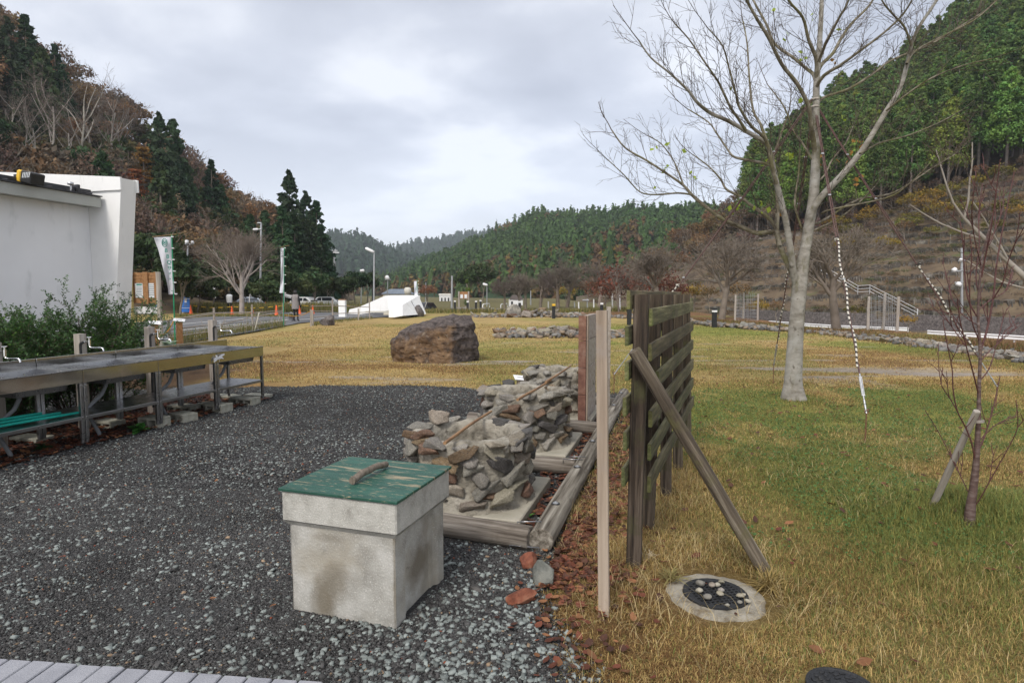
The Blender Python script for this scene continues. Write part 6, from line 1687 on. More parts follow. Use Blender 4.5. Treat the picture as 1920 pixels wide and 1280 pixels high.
# ------------------------------------------------------------------ guy ropes
def guy(top, mid, anc, lab, tf=.5, double=False):
 """top on the trunk, mid = where the twisted rope starts, anc = ground anchor"""
 top, anc = Vector(top), Vector(anc)
 e_ = empty('guy_rope', (anc.x, anc.y, 0), 0, lab, 'rope', 'guy ropes of the tall tree')
 q = Matrix.Translation((-anc.x, -anc.y, 0))
 T_, A_ = q @ top, q @ anc
 rod_top = A_ + (T_ - A_).normalized() * .12 + Vector((0, 0, .28)); rod_top = Vector((rod_top.x * .5, rod_top.y * .5, .30))
 d_ = (T_ - rod_top)
 tb0 = rod_top + d_ * .035; tb1 = rod_top + d_ * .10; ms = rod_top + d_ * tf
 def sag(a, b, n=14, s_=.03):
  return [a.lerp(b, i / n) + Vector((0, 0, -s_ * 4 * (i / n) * (1 - i / n))) for i in range(n + 1)]
 mb = MB(); mb.tube(sag(tb1, T_, 20), .0085, 8); mb.tube([p + Vector((.022, .0, 0)) for p in sag(tb1.lerp(T_, .45), T_, 12)], .0065, 6); mb.build('cable', MT['maroon'], e_)
 a_, b_ = tb1.lerp(T_, .02), ms; L = (b_ - a_).length; pts = []
 for i in range(46):
  t_ = i / 45; pts.append((.012 * math.cos(t_ * L * 9), .012 * math.sin(t_ * L * 9), t_ * L))
 mb = MB(); mb.tube(pts, .0105, 8)
 mb.build('twisted_rope', MT['twist_rope'], e_, seg_matrix(a_, b_))
 mb = MB(); kn = b_
 for k in range(5):
  w_ = Vector((math.cos(k * 2.1), math.sin(k * 2.1), math.sin(k * 1.3))) * .022
  mb.tube([kn + w_, kn - w_ * .4 + Vector((0, .02, .01)), kn - w_], .009, 6)
 mb.build('knot', MT['twist_rope'], e_)
 mb = MB(); L = (tb1 - tb0).length; mb.tube([(0, 0, 0), (0, 0, L)], .007, 6)
 mb.box((.011, 0, L / 2), (.006, .010, L * .7)); mb.box((-.011, 0, L / 2), (.006, .010, L * .7)); mb.box((0, 0, L * .15), (.03, .014, .012)); mb.box((0, 0, L * .85), (.03, .014, .012))
 tbk = mb.build('turnbuckle', MT['galv'], e_, seg_matrix(tb0, tb1))
 mb = MB(); mb.tube([rod_top - Vector((0, 0, .36)), rod_top], .0065, 8)
 mb.tube([rod_top + Vector((.018 * math.cos(k * .785), 0, .018 + .018 * math.sin(k * .785))) for k in range(9)], .005, 6); mb.build('anchor_rod', MT['rust'], e_)
 mb = MB()
 for k in range(3): mb.tube([rod_top.lerp(tb0, k / 3), rod_top.lerp(tb0, (k + .9) / 3)], .010, 6)
 mb.build('shackle', MT['galv'], e_)
 for t_ in (.30, .62, .80):
  c = tb1.lerp(T_, t_); k = MB(); k.box((0, 0, 0), (.034, .022, .02), None, .004); k.build('clip', MT['galv'], e_, Matrix.Translation(c))
guy(D(1522, 185, TY), None, G(1147, 739), 'guy rope running down to the left behind the wooden screen', .34)
guy(D(1526, 190, TY), None, G(1449, 718), 'short steep guy rope going down behind the tree on its left', .45)
guy(D(1529, 210, TY), None, G(1624, 832), 'guy rope coming towards the camera just right of the tree', .50)
guy(D(1531, 200, TY), None, G(1872, 768), 'guy rope running down to the right behind the sapling', .42)
mb = MB(); c = D(1528, 195, TY); c = Vector((c.x, c.y, c.z))
for k in range(2):
 mb.lathe([(.052, 0), (.058, .006), (.058, .016), (.052, .022)], 18, (c.x, c.y, c.z - .05 + k * .10), caps=False)
tag(mb.build('rope_collar', MT['post_wood']), 'thin rope collar wound round the tree trunk where the guy ropes meet', 'rope')
# ------------------------------------------------------------------ sapling with its leaning stake
sb = G(1820, 975, .10); sap = empty('sapling', (sb.x, sb.y, .06), 0, 'young bare sapling with dark red shoots tied to a leaning stake', 'tree')
SYd = sb.y
qi = Matrix.Translation((-sb.x, -sb.y, -.06))
def sl(pix, r0, r1, d0=0, d1=0):
 P = []; n = len(pix)
 for i, (x, y) in enumerate(pix): P.append(qi @ D(x, y, SYd + d0 + (d1 - d0) * i / (n - 1)))
 return smooth_line(P, [r0 + (r1 - r0) * i / (n - 1) for i in range(n)], 4)
main = sl([(1817, 985), (1820, 950), (1825, 915), (1830, 870), (1833, 820), (1835, 780), (1836, 720), (1838, 660), (1834, 600), (1836, 540), (1842, 480), (1852, 440), (1862, 400)], .021, .005)
main = (main[0], [float(np.interp(i / (len(main[0]) - 1), [0, .12, .3, .5, 1], [.034, .025, .016, .010, .0035])) for i in range(len(main[0]))])
v, f = tubes_np([main], 12); link('trunk', mesh_np(v, [f], smooth=True), MT['red_bark'], sap)
SL = [([(1830, 870), (1822, 830), (1810, 800), (1795, 770), (1787, 730), (1785, 690), (1775, 640), (1768, 600)], 3.2, -.1), ([(1835, 740), (1825, 700), (1812, 650), (1800, 600), (1795, 560)], 3, -.2),
   ([(1837, 660), (1850, 620), (1862, 560), (1868, 500), (1878, 440), (1890, 380), (1902, 322)], 4.2, .1), ([(1836, 600), (1815, 560), (1808, 500), (1805, 450), (1800, 415)], 3, .1),
   ([(1840, 520), (1850, 470), (1858, 430), (1868, 360), (1875, 300)], 3, -.2), ([(1832, 850), (1845, 820), (1858, 780), (1868, 740), (1875, 705)], 3.4, .1), ([(1820, 960), (1840, 930), (1862, 890), (1890, 840), (1908, 800), (1905, 750)], 2.4, -.2),
   ([(1822, 935), (1805, 900), (1785, 860), (1760, 810), (1735, 770)], 2, .2), ([(1836, 580), (1860, 560), (1885, 545), (1900, 500)], 2.4, .3), ([(1838, 560), (1830, 520), (1836, 460), (1835, 400), (1842, 345)], 2.6, .2),
   ([(1812, 650), (1790, 620), (1770, 590), (1755, 560)], 2, .1), ([(1862, 560), (1880, 530), (1890, 490), (1905, 450), (1912, 400)], 2.4, -.2), ([(1837, 640), (1822, 600), (1818, 540), (1822, 480), (1818, 440)], 2.6, -.1),
   ([(1832, 830), (1862, 800), (1880, 790), (1895, 780)], 2.2, .2), ([(1795, 770), (1780, 745), (1765, 720), (1768, 690)], 2, 0), ([(1835, 715), (1855, 690), (1870, 640), (1880, 600)], 2.6, .2), ([(1836, 680), (1858, 655), (1875, 640), (1885, 620), (1910, 605)], 2, .3),
   ([(1840, 500), (1828, 450), (1822, 400), (1826, 360)], 2, -.2), ([(1845, 470), (1862, 440), (1880, 390), (1882, 350)], 2, .2), ([(1834, 610), (1805, 590), (1785, 560), (1780, 520)], 2, .3)]
lines = []; rs = random.Random(6)
for pix, r0, dd in SL:
 r0 = r0 * .62 * SYd / FPX
 ln = sl(pix, r0 * .8, .0022, 0, dd); lines.append(ln)
 for k in range(2):
  i = rs.randrange(3, len(ln[0]) - 1); d_ = (ln[0][i] - ln[0][i - 1]).normalized() + Vector((rs.gauss(0, .35), rs.gauss(0, .35), .1))
  o_ = {}; grow(o_, ln[0][i], d_, rs.uniform(.10, .26), .0028, 2, dict(HP, levels=3, kids=[2, 2, 2]), rs)
  for l in o_: lines += o_[l]
 for i in range(2, len(ln[0])):     # buds
  c = ln[0][i]; sd_ = Vector((rs.gauss(0, 1), rs.gauss(0, 1), .4)).normalized() * .010
  lines.append(([c, c + sd_ * .6, c + sd_], [.0022, .0030, .0008]))
v, f = tubes_np(lines, 5); link('shoots', mesh_np(v, [f], smooth=True), MT['red_twig'], sap)
a_ = G(1742, 962, .03); b_ = D(1829, 776, SYd - .05)
o = log_mb((b_ - a_).length + .08, .021, .019, 16, 20, 5, .02, .9).build('support_stake', MT['post_wood'], None, seg_matrix(a_ - (b_ - a_).normalized() * .06, b_))
tag(o, 'round grey stake leaning against the sapling and tied to it', 'stake')
mb = MB(); c = D(1831, 787, SYd - .01)
for k in range(3):
 mb.tube([c + Vector((.036 * math.cos(j * .63), .04 * math.sin(j * .63), -.006 * k + .004 * math.sin(j))) for j in range(11)], .0028, 6)
tag(mb.build('tie_string', MT['post_wood']), 'twine loop tying the leaning stake to the sapling', 'string')
# ------------------------------------------------------------------ loose stones of the gravel yard
def view_mask(x, y, z=0.0, m=40, zmin=1.2):
 c = math.cos(PITCH); s_ = math.sin(PITCH)
 zc = y * c - (z - CAMZ) * s_; yc = (z - CAMZ) * c + y * s_
 zc_ = np.maximum(zc, .1)
 px = CX + x / zc_ * FPX; py = CY - yc / zc_ * FPX
 return (zc > zmin) & (px > -m) & (px < 1920 + m) & (py < 1280 + m) & (py > 0)
rng = np.random.default_rng(5)
OCT = np.array([[1, 0, 0], [0, 1, 0], [-1, 0, 0], [0, -1, 0], [0, 0, 1], [0, 0, -1]], float)
OF = np.array([[0, 1, 4], [1, 2, 4], [2, 3, 4], [3, 0, 4], [1, 0, 5], [2, 1, 5], [3, 2, 5], [0, 3, 5]])
BOXV = np.array([[-.9, -.7, -.6], [.8, -.8, -.6], [.9, .6, -.6], [-.6, .9, -.6], [-.6, -.5, .6], [.5, -.6, .7], [.7, .5, .5], [-.5, .5, .7]])
BOXF = np.array([[3, 2, 1, 0], [4, 5, 6, 7], [0, 1, 5, 4], [1, 2, 6, 5], [2, 3, 7, 6], [3, 0, 4, 7]])
def stones(x, y, z, size, col, TV, TF, flat=.55):
 n = len(x); m = len(TV)
 V = TV[None] + rng.normal(0, .2, (n, m, 3))
 V = V * size[:, None, None] * np.stack([rng.uniform(.8, 1.3, n), rng.uniform(.6, 1, n), np.full(n, flat) * rng.uniform(.7, 1.2, n)], 1)[:, None, :]
 a = rng.uniform(0, 6.283, n); ti = rng.normal(0, .3, n)
 ca, sa = np.cos(a), np.sin(a); ct, st_ = np.cos(ti), np.sin(ti)
 X = V[..., 0] * ct[:, None] + V[..., 2] * st_[:, None]; Z = -V[..., 0] * st_[:, None] + V[..., 2] * ct[:, None]; Y = V[..., 1]
 W = np.stack([X * ca[:, None] - Y * sa[:, None] + x[:, None], X * sa[:, None] + Y * ca[:, None] + y[:, None], Z + z[:, None]], -1)
 F = (TF[None] + (np.arange(n) * m)[:, None, None]).reshape(-1, TF.shape[1])
 return W.reshape(-1, 3), F, np.repeat(col, m, 0)
def gpts(n, x0, x1, y0, y1):
 x = rng.uniform(x0, x1, n); y = rng.uniform(y0, y1, n)
 k = (grav_sd(x, y) < rng.normal(.0, .05, n)) & view_mask(x, y)
 q = Matrix.Rotation(-yawb, 2) if False else None
 dxx = x - c0.x; dyy = y - c0.y; u_ = dxx * math.cos(yawb) + dyy * math.sin(yawb); v_ = -dxx * math.sin(yawb) + dyy * math.cos(yawb)
 k &= ~((abs(u_) < bw / 2 + .003) & (abs(v_) < bd / 2 + .003))
 k &= ((y - PVA.y - (x - PVA.x) * math.tan(pa)) > .004) | (x > -.6)
 for i in range(3):
  cr_ = pad0 + AX * PST * i
  a_ = (x - cr_.x) * AX.x + (y - cr_.y) * AX.y; b_ = (x - cr_.x) * BX.x + (y - cr_.y) * BX.y
  k &= ~((a_ > 0) & (a_ < .95) & (b_ > -.95) & (b_ < 0))
 return x[k], y[k]
def gcol(n, light):
 c = np.stack([rng.uniform(.014, .088, n)] * 3, 1) * np.array([1.03, 1.0, .97])
 r_ = rng.random(n); L_ = r_ < light
 lc = rng.uniform(.13, .33, (n, 1)) * np.array([.90, 1.0, .94])[None]
 c = np.where(L_[:, None], lc, c)
 tn = (r_ > .985)[:, None]; c = np.where(tn, np.array([.28, .2, .13])[None] * rng.uniform(.5, 1.2, (n, 1)), c)
 rd = (r_ > .998)[:, None]; c = np.where(rd, np.array([.22, .06, .03])[None], c)
 return c
VV, QQ, TT, CC = [], [], [], []; b = 0
def addst(x, y, sz, col, TV, TF, lift=.3):
 global b
 z = tz(x, y) + .006 + sz * lift * rng.uniform(.5, 1.3, len(x))
 pt_ = fbm(x * .9, y * .9, 120, 4); sz = sz * (.78 + .5 * sstep(.4, .6, pt_)); col = col * (.72 + .5 * fbm(x * .6 + 4, y * 1.1, 121, 4))[:, None]
 V, F, C = stones(x, y, z, sz, col, TV, TF)
 VV.append(V); CC.append(C); (TT if TF.shape[1] == 3 else QQ).append(F + b); b += len(V)
x, y = gpts(330000, -4.2, 1.3, 2.2, 4.6); addst(x, y, rng.uniform(.0035, .0085, len(x)), gcol(len(x), .06), OCT, OF)
x, y = gpts(190000, -6.5, 2.0, 4.6, 10.1); addst(x, y, rng.uniform(.007, .014, len(x)), gcol(len(x), .09), OCT, OF)
x, y = gpts(34000, -4.5, 1.6, 2.2, 6.5); kk_ = rng.random(len(x)) < .7 + .3 * (x > -1.3); x, y = x[kk_], y[kk_]
dn = .16 + 1.0 * sstep(-1.3, -.2, x) * sstep(3.5, 2.6, y) + .12 * (fbm(x * 1.5, y * 1.5, 80, 3) > .5) + .3 * sstep(-2.0, -2.6, x) * sstep(3.6, 2.8, y) * .5
k = rng.random(len(x)) < dn; x, y = x[k], y[k]
addst(x, y, rng.uniform(.007, .0145, len(x)), gcol(len(x), .82), BOXV, BOXF, .45)
x, y = gpts(9000, -6, 1.6, 5, 10); k = rng.random(len(x)) < .35; x, y = x[k], y[k]
addst(x, y, rng.uniform(.010, .018, len(x)), gcol(len(x), .7), BOXV, BOXF, .45)
me = mesh_np(np.concatenate(VV), [np.concatenate(TT), np.concatenate(QQ)], np.concatenate(CC))
pm = mat('pebble_mat', [c3(.85, .85, .85), c3(1.1, 1.1, 1.1)], 60, .75, attr=True, spec=.35)
tag(link('gravel', me, pm), 'dark grey gravel with pale green chips covering the yard', 'gravel', kind='stuff')
# ------------------------------------------------------------------ grass
def blades(x, y, L, wd, col, tilt, curl=.5):
 n = len(x); a = rng.uniform(0, 6.283, n); z = tz(x, y)
 ti = tilt; dx_, dy_ = np.cos(a), np.sin(a); px_, py_ = -dy_, dx_
 f = rng.uniform(0, 6.283, n); wx_, wy_ = np.cos(f), np.sin(f)
 h1 = L * .5; r1 = h1 * np.sin(ti * .6); z1 = h1 * np.cos(ti * .6)
 t2 = np.minimum(ti * (1 + curl), 1.65); r2 = r1 + L * .5 * np.sin(t2); z2 = z1 + L * .5 * np.cos(t2)
 w_ = wd * .5
 p = lambda r_, zz, s_: np.stack([x + dx_ * r_ + px_ * w_ * s_, y + dy_ * r_ + py_ * w_ * s_, z + zz], -1)
 V = np.stack([p(0 * L, 0 * L - .004, -1), p(0 * L, 0 * L - .004, 1), p(r1, z1, .8), p(r1, z1, -.8), p(r2, np.maximum(z2, .002), 0)], 1).reshape(-1, 3)
 o = np.arange(n)[:, None] * 5
 return V, o + np.array([[0, 1, 2, 3]]), o + np.array([[3, 2, 4]]), np.repeat(col, 5, 0)
def gcolr(x, y, n):
 g = greenness(x, y); b_ = brownness(x, y); r_ = rng.random(n)
 tall = np.exp(-(((x - 3.15) / .9) ** 2 + ((y - 3.9) / .6) ** 2)); g = np.clip(g + .25 * tall, 0, 1)
 dead = np.array([.56, .40, .16]); mid = np.array([.30, .27, .08]); gr = np.array([.22, .25, .07]); bl = np.array([.14, .2, .065])
 pg = np.clip(g * .95 + .08, 0, 1); pb = (1 - g) * (.28 + .3 * b_)
 c = np.where((r_ < pg * .55)[:, None], gr, np.where((r_ < pg)[:, None], mid, np.where((r_ < pg + pb)[:, None], BROWN * .95, dead)))
 bu = (rng.random(n) < .22 * g)[:, None]; c = np.where(bu, bl, c)
 return c * rng.uniform(.6, 1.3, (n, 1))
def tall_at(x, y):
 t = 1.6 * np.exp(-(((x - 3.1) / .75) ** 2 + ((y - 3.95) / .45) ** 2))
 for (qx, qy, s_, k) in [(.44, 2.9, .18, .8), (.68, 3.42, .2, 1.0), (1.0, 4.0, .3, .8), (1.3, 4.7, .3, .8), (.45, 4.2, .35, .9), (.75, 5.2, .4, .8), (1.1, 6.4, .5, .5), (1.33, 3.05, .16, 1.6), (.86, 2.95, .12, 1.2), (TB.x, TB.y, .4, .6), (1.62, 5.3, .35, .9), (.55, 3.4, .2, .7), (1.55, 2.6, .6, .35), (2.3, 3.2, .5, .6), (2.6, 2.8, .5, .8)]:
  t = t + k * np.exp(-(((x - qx) / s_) ** 2 + ((y - qy) / s_) ** 2))
 return t
VV, QQ, TT, CC = [], [], [], []; b = 0
def field(n, x0, x1, y0, y1, L, wd, tl, soft=.06):
 global b
 x = rng.uniform(x0, x1, n); y = rng.uniform(y0, y1, n)
 k = (poly_sd(x, y, GRAV) + rng.normal(0, soft, n) > .03) & view_mask(x, y)
 k &= np.hypot(x - mh.location.x, y - mh.location.y) > .30 + .05 * rng.random(n)
 k &= np.hypot(x - mh2.location.x, y - mh2.location.y) > .15
 u_ = (x - n0.x) * dl.x + (y - n0.y) * dl.y; v_ = (x - n0.x) * dl.y - (y - n0.y) * dl.x
 k &= ~((u_ > -.02) & (u_ < 5.5) & (v_ < .07))
 xe = np.interp(y, XE[0], XE[1]); k &= rng.random(n) > sstep(-.3, 1.0, x - xe) * (y > 8) * .85
 k &= rng.random(n) > dirtness(x, y) * 1.2
 k &= ~((x < -5.3) & (y < 12))
 tk = fbm(x * 2.3, y * 2.3, 90, 3); k &= rng.random(n) < .35 + 1.1 * sstep(.3, .6, tk)
 x, y = x[k], y[k]; m = len(x)
 t = tall_at(x, y)
 LL_ = rng.uniform(L[0], L[1], m) * (1 + t * 1.15)
 ti = np.abs(rng.normal(tl, .45, m)) / (1 + t * .5)
 V, F4, F3, C = blades(x, y, LL_, rng.uniform(*wd, m), gcolr(x, y, m), ti)
 VV.append(V); QQ.append(F4 + b); TT.append(F3 + b); CC.append(C); b += len(V)
field(170000, 0, 3.4, 2.1, 3.6, (.014, .042), (.0014, .003), 1.12)
field(170000, .2, 5.2, 3.6, 6.0, (.015, .042), (.002, .004), 1.12)
field(170000, .6, 9.6, 6.0, 10.6, (.02, .045), (.004, .007), 1.1)
field(150000, -6, 14, 9.6, 17, (.02, .045), (.007, .012), 1.0)
field(60000, -9, 16, 17, 30, (.03, .05), (.014, .022), 1.05)
for (n, x0, x1, y0, y1, L0, L1, w0, w1) in [(3200, .1, 3.4, 2.1, 4.2, .04, .11, .0012, .0024), (3200, .4, 5.2, 4.0, 7.0, .05, .12, .0018, .003), (3000, .2, 1.5, 2.6, 6.5, .08, .2, .0014, .0026)]:
 x = rng.uniform(x0, x1, n); y = rng.uniform(y0, y1, n)
 k = (poly_sd(x, y, GRAV) > .0) & view_mask(x, y) & (fbm(x * 1.6, y * 1.6, 95, 3) > .42) & (np.hypot(x - mh.location.x, y - mh.location.y) > .2) & (np.hypot(x - mh2.location.x, y - mh2.location.y) > .17); x, y = x[k], y[k]; m = len(x)
 V, F4, F3, C = blades(x, y, rng.uniform(L0, L1, m), rng.uniform(w0, w1, m), np.array([.62, .49, .25])[None] * rng.uniform(.5, 1.15, (m, 1)), rng.uniform(1.0, 1.5, m), .15)
 V[:, 2] += .012; VV.append(V); QQ.append(F4 + b); TT.append(F3 + b); CC.append(C); b += len(V)
me = mesh_np(np.concatenate(VV), [np.concatenate(QQ), np.concatenate(TT)], np.clip(np.concatenate(CC), 0, 1))
gm = mat('grass_blade', [c3(.85, .85, .85), c3(1.1, 1.1, 1.1)], 5, .7, attr=True, trans=.3, spec=.2)
tag(link('grass', me, gm), 'short green and straw coloured lawn grass', 'grass', kind='stuff')
n = 42000; x = rng.uniform(.9, 6.5, n); y = rng.uniform(2.4, 9.6, n)
cl = fbm(x * 1.6, y * 1.1, 101, 4) * .6 + greenness(x, y) * .4
k = (cl > .54) & (poly_sd(x, y, GRAV) > .4) & view_mask(x, y) & (np.hypot(x - mh.location.x, y - mh.location.y) > .36) & (np.hypot(x - mh2.location.x, y - mh2.location.y) > .2); x, y = x[k], y[k]; n = len(x)
C_ = np.stack([x, y, tz(x, y) + rng.uniform(.008, .03, n)], 1); N = np.tile([[0, 0, 1.0]], (n, 1))
V, F = leaf_quads(C_, N, .009, rng, .8, .35)
V[:, 2] = np.maximum(V[:, 2], .004)
me = mesh_np(V, [F], np.repeat(np.array([.075, .16, .05])[None] * rng.uniform(.7, 1.6, (n, 1)), 4, 0))
tag(link('clover', me, gm), 'small round green clover leaves among the grass', 'ground cover', kind='stuff')
# ------------------------------------------------------------------ fallen leaves
def leaves(x, y, size, name, label, zoff=.02):
 n = len(x); a = rng.uniform(0, 6.283, n); s_ = size
 gu = np.array([-1, -.35, .4, 1.0]); gw = np.array([.12, .62, .58, .05])
 cu = rng.uniform(.15, .6, n); tl = rng.normal(0, .35, (n, 2))
 V = []
 for i in range(4):
  for sgn in (-1, 0, 1):
   u = gu[i] * s_; v = gw[i] * s_ * sgn * rng.uniform(.8, 1.2, n)
   z = cu * s_ * (.55 * gu[i] ** 2 + .6 * abs(sgn) * gw[i]) + tl[:, 0] * u * .5 + tl[:, 1] * v * .5
   V.append(np.stack([x + u * np.cos(a) - v * np.sin(a), y + u * np.sin(a) + v * np.cos(a), tz(x, y) + zoff + z + s_ * .12], -1))
 V = np.stack(V, 1).reshape(-1, 3); f = []
 for i in range(3):
  for j in range(2):
   q = i * 3 + j; f.append([q, q + 1, q + 4, q + 3])
 F = (np.arange(n)[:, None, None] * 12 + np.array(f)[None]).reshape(-1, 4)
 r_ = rng.random((n, 1))
 c = np.where(r_ < .45, np.array([.15, .05, .028]), np.where(r_ < .8, np.array([.09, .04, .026]), np.array([.24, .11, .05]))) * rng.uniform(.6, 1.35, (n, 1))
 me = mesh_np(V, [F], np.repeat(np.clip(c, 0, 1), 12, 0), smooth=True)
 return tag(link(name, me, lm), label, 'leaves', kind='stuff')
lm = mat('fallen_leaf', [c3(.8, .8, .8), c3(1.15, 1.15, 1.15)], 30, .65, attr=True, trans=.15, spec=.3)
n = 4200; u = rng.uniform(-.45, 5.5, n); vv = .10 + np.abs(rng.normal(0, .20, n)) ** 1.0
k = rng.random(n) < (.35 + .65 * sstep(1.8, .0, u)); u, vv = u[k], vv[k]
x = n0.x + dl.x * u + dl.y * vv - .0; y = n0.y + dl.y * u - dl.x * vv
leaves(x, y, rng.uniform(.014, .032, len(x)), 'leaf_litter', 'red brown fallen leaves heaped along the side log')
n = 900; u = rng.uniform(.2, 5.2, n); vv = -.10 - rng.random(n) * .22
x = n0.x + dl.x * u + dl.y * vv; y = n0.y + dl.y * u - dl.x * vv
leaves(x, y, rng.uniform(.014, .030, n), 'leaf_litter', 'red brown fallen leaves between the oven pads and the side log')
n = 190; x = rng.normal(.30, .14, n); y = rng.normal(2.8, .35, n)
leaves(x, y, rng.uniform(.012, .028, n), 'leaf_litter', 'scattered brown leaves where the gravel meets the grass')
n = 5000; s_ = rng.uniform(-.2, 4.2, n); d_ = rng.uniform(.02, 1.6, n)
x = SR.x + sdir.x * s_ - BX.x * d_; y = SR.y + sdir.y * s_ - BX.y * d_
leaves(x, y, rng.uniform(.018, .034, n), 'leaf_litter', 'brown leaf litter in the shade under the sinks and shrubs')
n = 420; x = rng.uniform(.5, 6, n); y = rng.uniform(2.3, 9, n); k = (np.hypot(x - mh.location.x, y - mh.location.y) > .0); leaves(x[k], y[k], rng.uniform(.012, .032, k.sum()), 'leaf_litter', 'single brown leaves scattered over the grass', .02)
n = 260; x = rng.uniform(-4.5, .3, n); y = rng.uniform(2.7, 9.5, n); k = grav_sd(x, y) < -.1; leaves(x[k], y[k], rng.uniform(.010, .020, k.sum()), 'leaf_litter', 'single red leaves scattered over the gravel', .006)
n = 500; x = rng.normal(4.2, 2.2, n); y = rng.normal(9.6, 1.6, n); leaves(x, y, rng.uniform(.014, .026, n), 'leaf_litter', 'thin brown leaves on the grass round the roped tree', .015)
# ------------------------------------------------------------------ yew-like shrubs behind the sinks
def spray_shrub(seed, H, W_, n_st=16, col=(.045, .095, .028), leaf=.026):
 rs_ = random.Random(seed); rg = np.random.default_rng(seed); st_l = []; C_, N_, T_ = [], [], []
 P = dict(levels=3, kids=[6, 5, 3], ang=[(28, 60), (25, 55)], ratio=(.45, .75), t0=[.15, .15, .1], up=[.03, .03, .02, .0], wig=.08, rmin=.0016, taper=.4)
 out = {}
 for k in range(n_st):
  a = rs_.uniform(0, 6.28); sp = rs_.uniform(.05, .55) ** .8
  d_ = Vector((math.cos(a) * sp * W_ / H * 1.6, math.sin(a) * sp * W_ / H * 1.6, 1))
  grow(out, (math.cos(a) * .06, math.sin(a) * .06, 0), d_, H * rs_.uniform(.6, 1.0) * (1 - .35 * sp), .011, 0, P, rs_)
 for l in (1, 2, 3):
  for pts, rad in out.get(l, []):
   for i in range(len(pts) - 1):
    a_, b_ = pts[i], pts[i + 1]; m = max(3, int((b_ - a_).length / .011))
    dd = (b_ - a_).normalized()
    for j in range(m):
     p = a_.lerp(b_, (j + rs_.random()) / m)
     C_.append(p[:]); T_.append(dd[:])
 C_ = np.array(C_); T_ = np.array(T_); n = len(C_)
 keep = rg.random(n) < min(1, 42000 / n); C_, T_ = C_[keep], T_[keep]; n = len(C_)
 sd_ = rg.normal(0, 1, (n, 3)); sd_[:, 2] *= .35; sd_ = sd_ - T_ * (sd_ * T_).sum(1)[:, None] ; sd_ /= np.linalg.norm(sd_, axis=1)[:, None] + 1e-9
 U = sd_ * .85 + T_ * .5; U /= np.linalg.norm(U, axis=1)[:, None]
 N = np.cross(T_, sd_); W = np.cross(N, U); s_ = leaf * rg.uniform(.7, 1.4, n)
 u = U * s_[:, None]; w_ = W * (s_ * .26)[:, None]
 V = np.stack([C_, C_ + u * .55 - w_, C_ + u * 1.25, C_ + u * .55 + w_], 1).reshape(-1, 3)
 hz_ = np.clip(C_[:, 2] / H, 0, 1)
 c = np.array(col)[None] * rg.uniform(.6, 1.5, (n, 1)) * np.where(rg.random((n, 1)) < .12, np.array([1.6, 1.5, .8]), 1.0)
 sv, sf = tubes_np([x_ for l in out for x_ in out[l]], 4)
 return mesh_np(V, [np.arange(4 * n).reshape(n, 4)], np.repeat(c, 4, 0)), mesh_np(sv, [sf])
ymat = leafmat('yew_leaf', .08, .15, .5); ystem = mat('yew_stem', [c3(.06, .04, .03), c3(.13, .095, .07)], 8, .9)
sv_ = [spray_shrub(3, 1.5, .95), spray_shrub(8, 1.3, 1.0), spray_shrub(5, 1.7, .7, 12)]
for i, (s_, d_, k, sc, lab) in enumerate([(1.55, 1.5, 0, 1.02, 'dark green needle leaved shrub between the tap posts, right against the building corner'), (2.35, 1.55, 1, 1.0, 'dark green needle leaved shrub behind the third sink'), (3.15, 1.5, 0, 1.0, 'dark green needle leaved shrub second from the left edge'), (4.0, 1.45, 2, .95, 'dark green needle leaved shrub at the left edge behind the sinks'), (.95, 1.6, 2, .85, 'slender green shrub in front of the notice board'), (1.9, 1.9, 1, 1.0, 'dark shrub against the white wall behind the other shrubs'), (3.5, 1.9, 1, 1.05, 'dark shrub against the wall near the left edge')]):
 P = along(s_, d_)
 e_ = empty('shrub', (P.x, P.y, -.02), i * 1.9, lab, 'shrub', 'shrubs behind the sinks'); e_.scale = (sc, sc, sc)
 link('foliage', sv_[k][0], ymat, e_); link('stem', sv_[k][1], ystem, e_)
def weed(P, n, L, wd, lab, col, name='weed', seed=1, up=.8):
 rg = np.random.default_rng(seed); V, F = [], []
 for k in range(n):
  a = rg.uniform(0, 6.28); e_l = rg.uniform(.2, up); l_ = L * rg.uniform(.6, 1.2); base = Vector((rg.normal(0, .012), rg.normal(0, .012), rg.uniform(0, .3) * L))
  d_ = Vector((math.cos(a) * math.cos(e_l), math.sin(a) * math.cos(e_l), math.sin(e_l))); sd_ = Vector((-math.sin(a), math.cos(a), 0))
  prof = [(0, .1), (.25, .7), (.5, 1), (.75, .75), (1, .02)]; b_ = len(V)
  for t_, w_ in prof:
   c = base + d_ * l_ * t_ + Vector((0, 0, -t_ * t_ * l_ * .35))
   V += [c - sd_ * wd * w_, c + Vector((0, 0, -wd * .2 * w_)), c + sd_ * wd * w_]
  for i in range(4):
   for j in (0, 1): q_ = b_ + i * 3 + j; F.append((q_, q_ + 1, q_ + 4, q_ + 3))
 mb = MB(); mb.add(V, F, True)
 o = mb.build(name, mat(name + str(seed), [c3(*[c * .75 for c in col]), c3(*[c * 1.3 for c in col])], 12, .55, trans=.3), None, Matrix.Translation(P))
 return tag(o, lab, 'plant')
weed(G(985, 975), 16, .085, .010, 'light green weed sprouting beside the corner of the front pad', (.10, .26, .04), seed=2)
weed(G(1004, 985), 10, .05, .008, 'tiny green weed between the front pad and the side log', (.09, .24, .04), seed=3)
weed(G(937, 985), 5, .05, .004, 'thin grassy weed at the front edge of the front pad', (.10, .24, .04), seed=4, up=1.3)
weed(G(1041, 866), 8, .06, .010, 'light green weed behind the second cross log', (.09, .26, .04), seed=5)
weed(G(1062, 866), 12, .07, .012, 'leafy weed at the corner of the middle pad', (.10, .28, .04), seed=6)
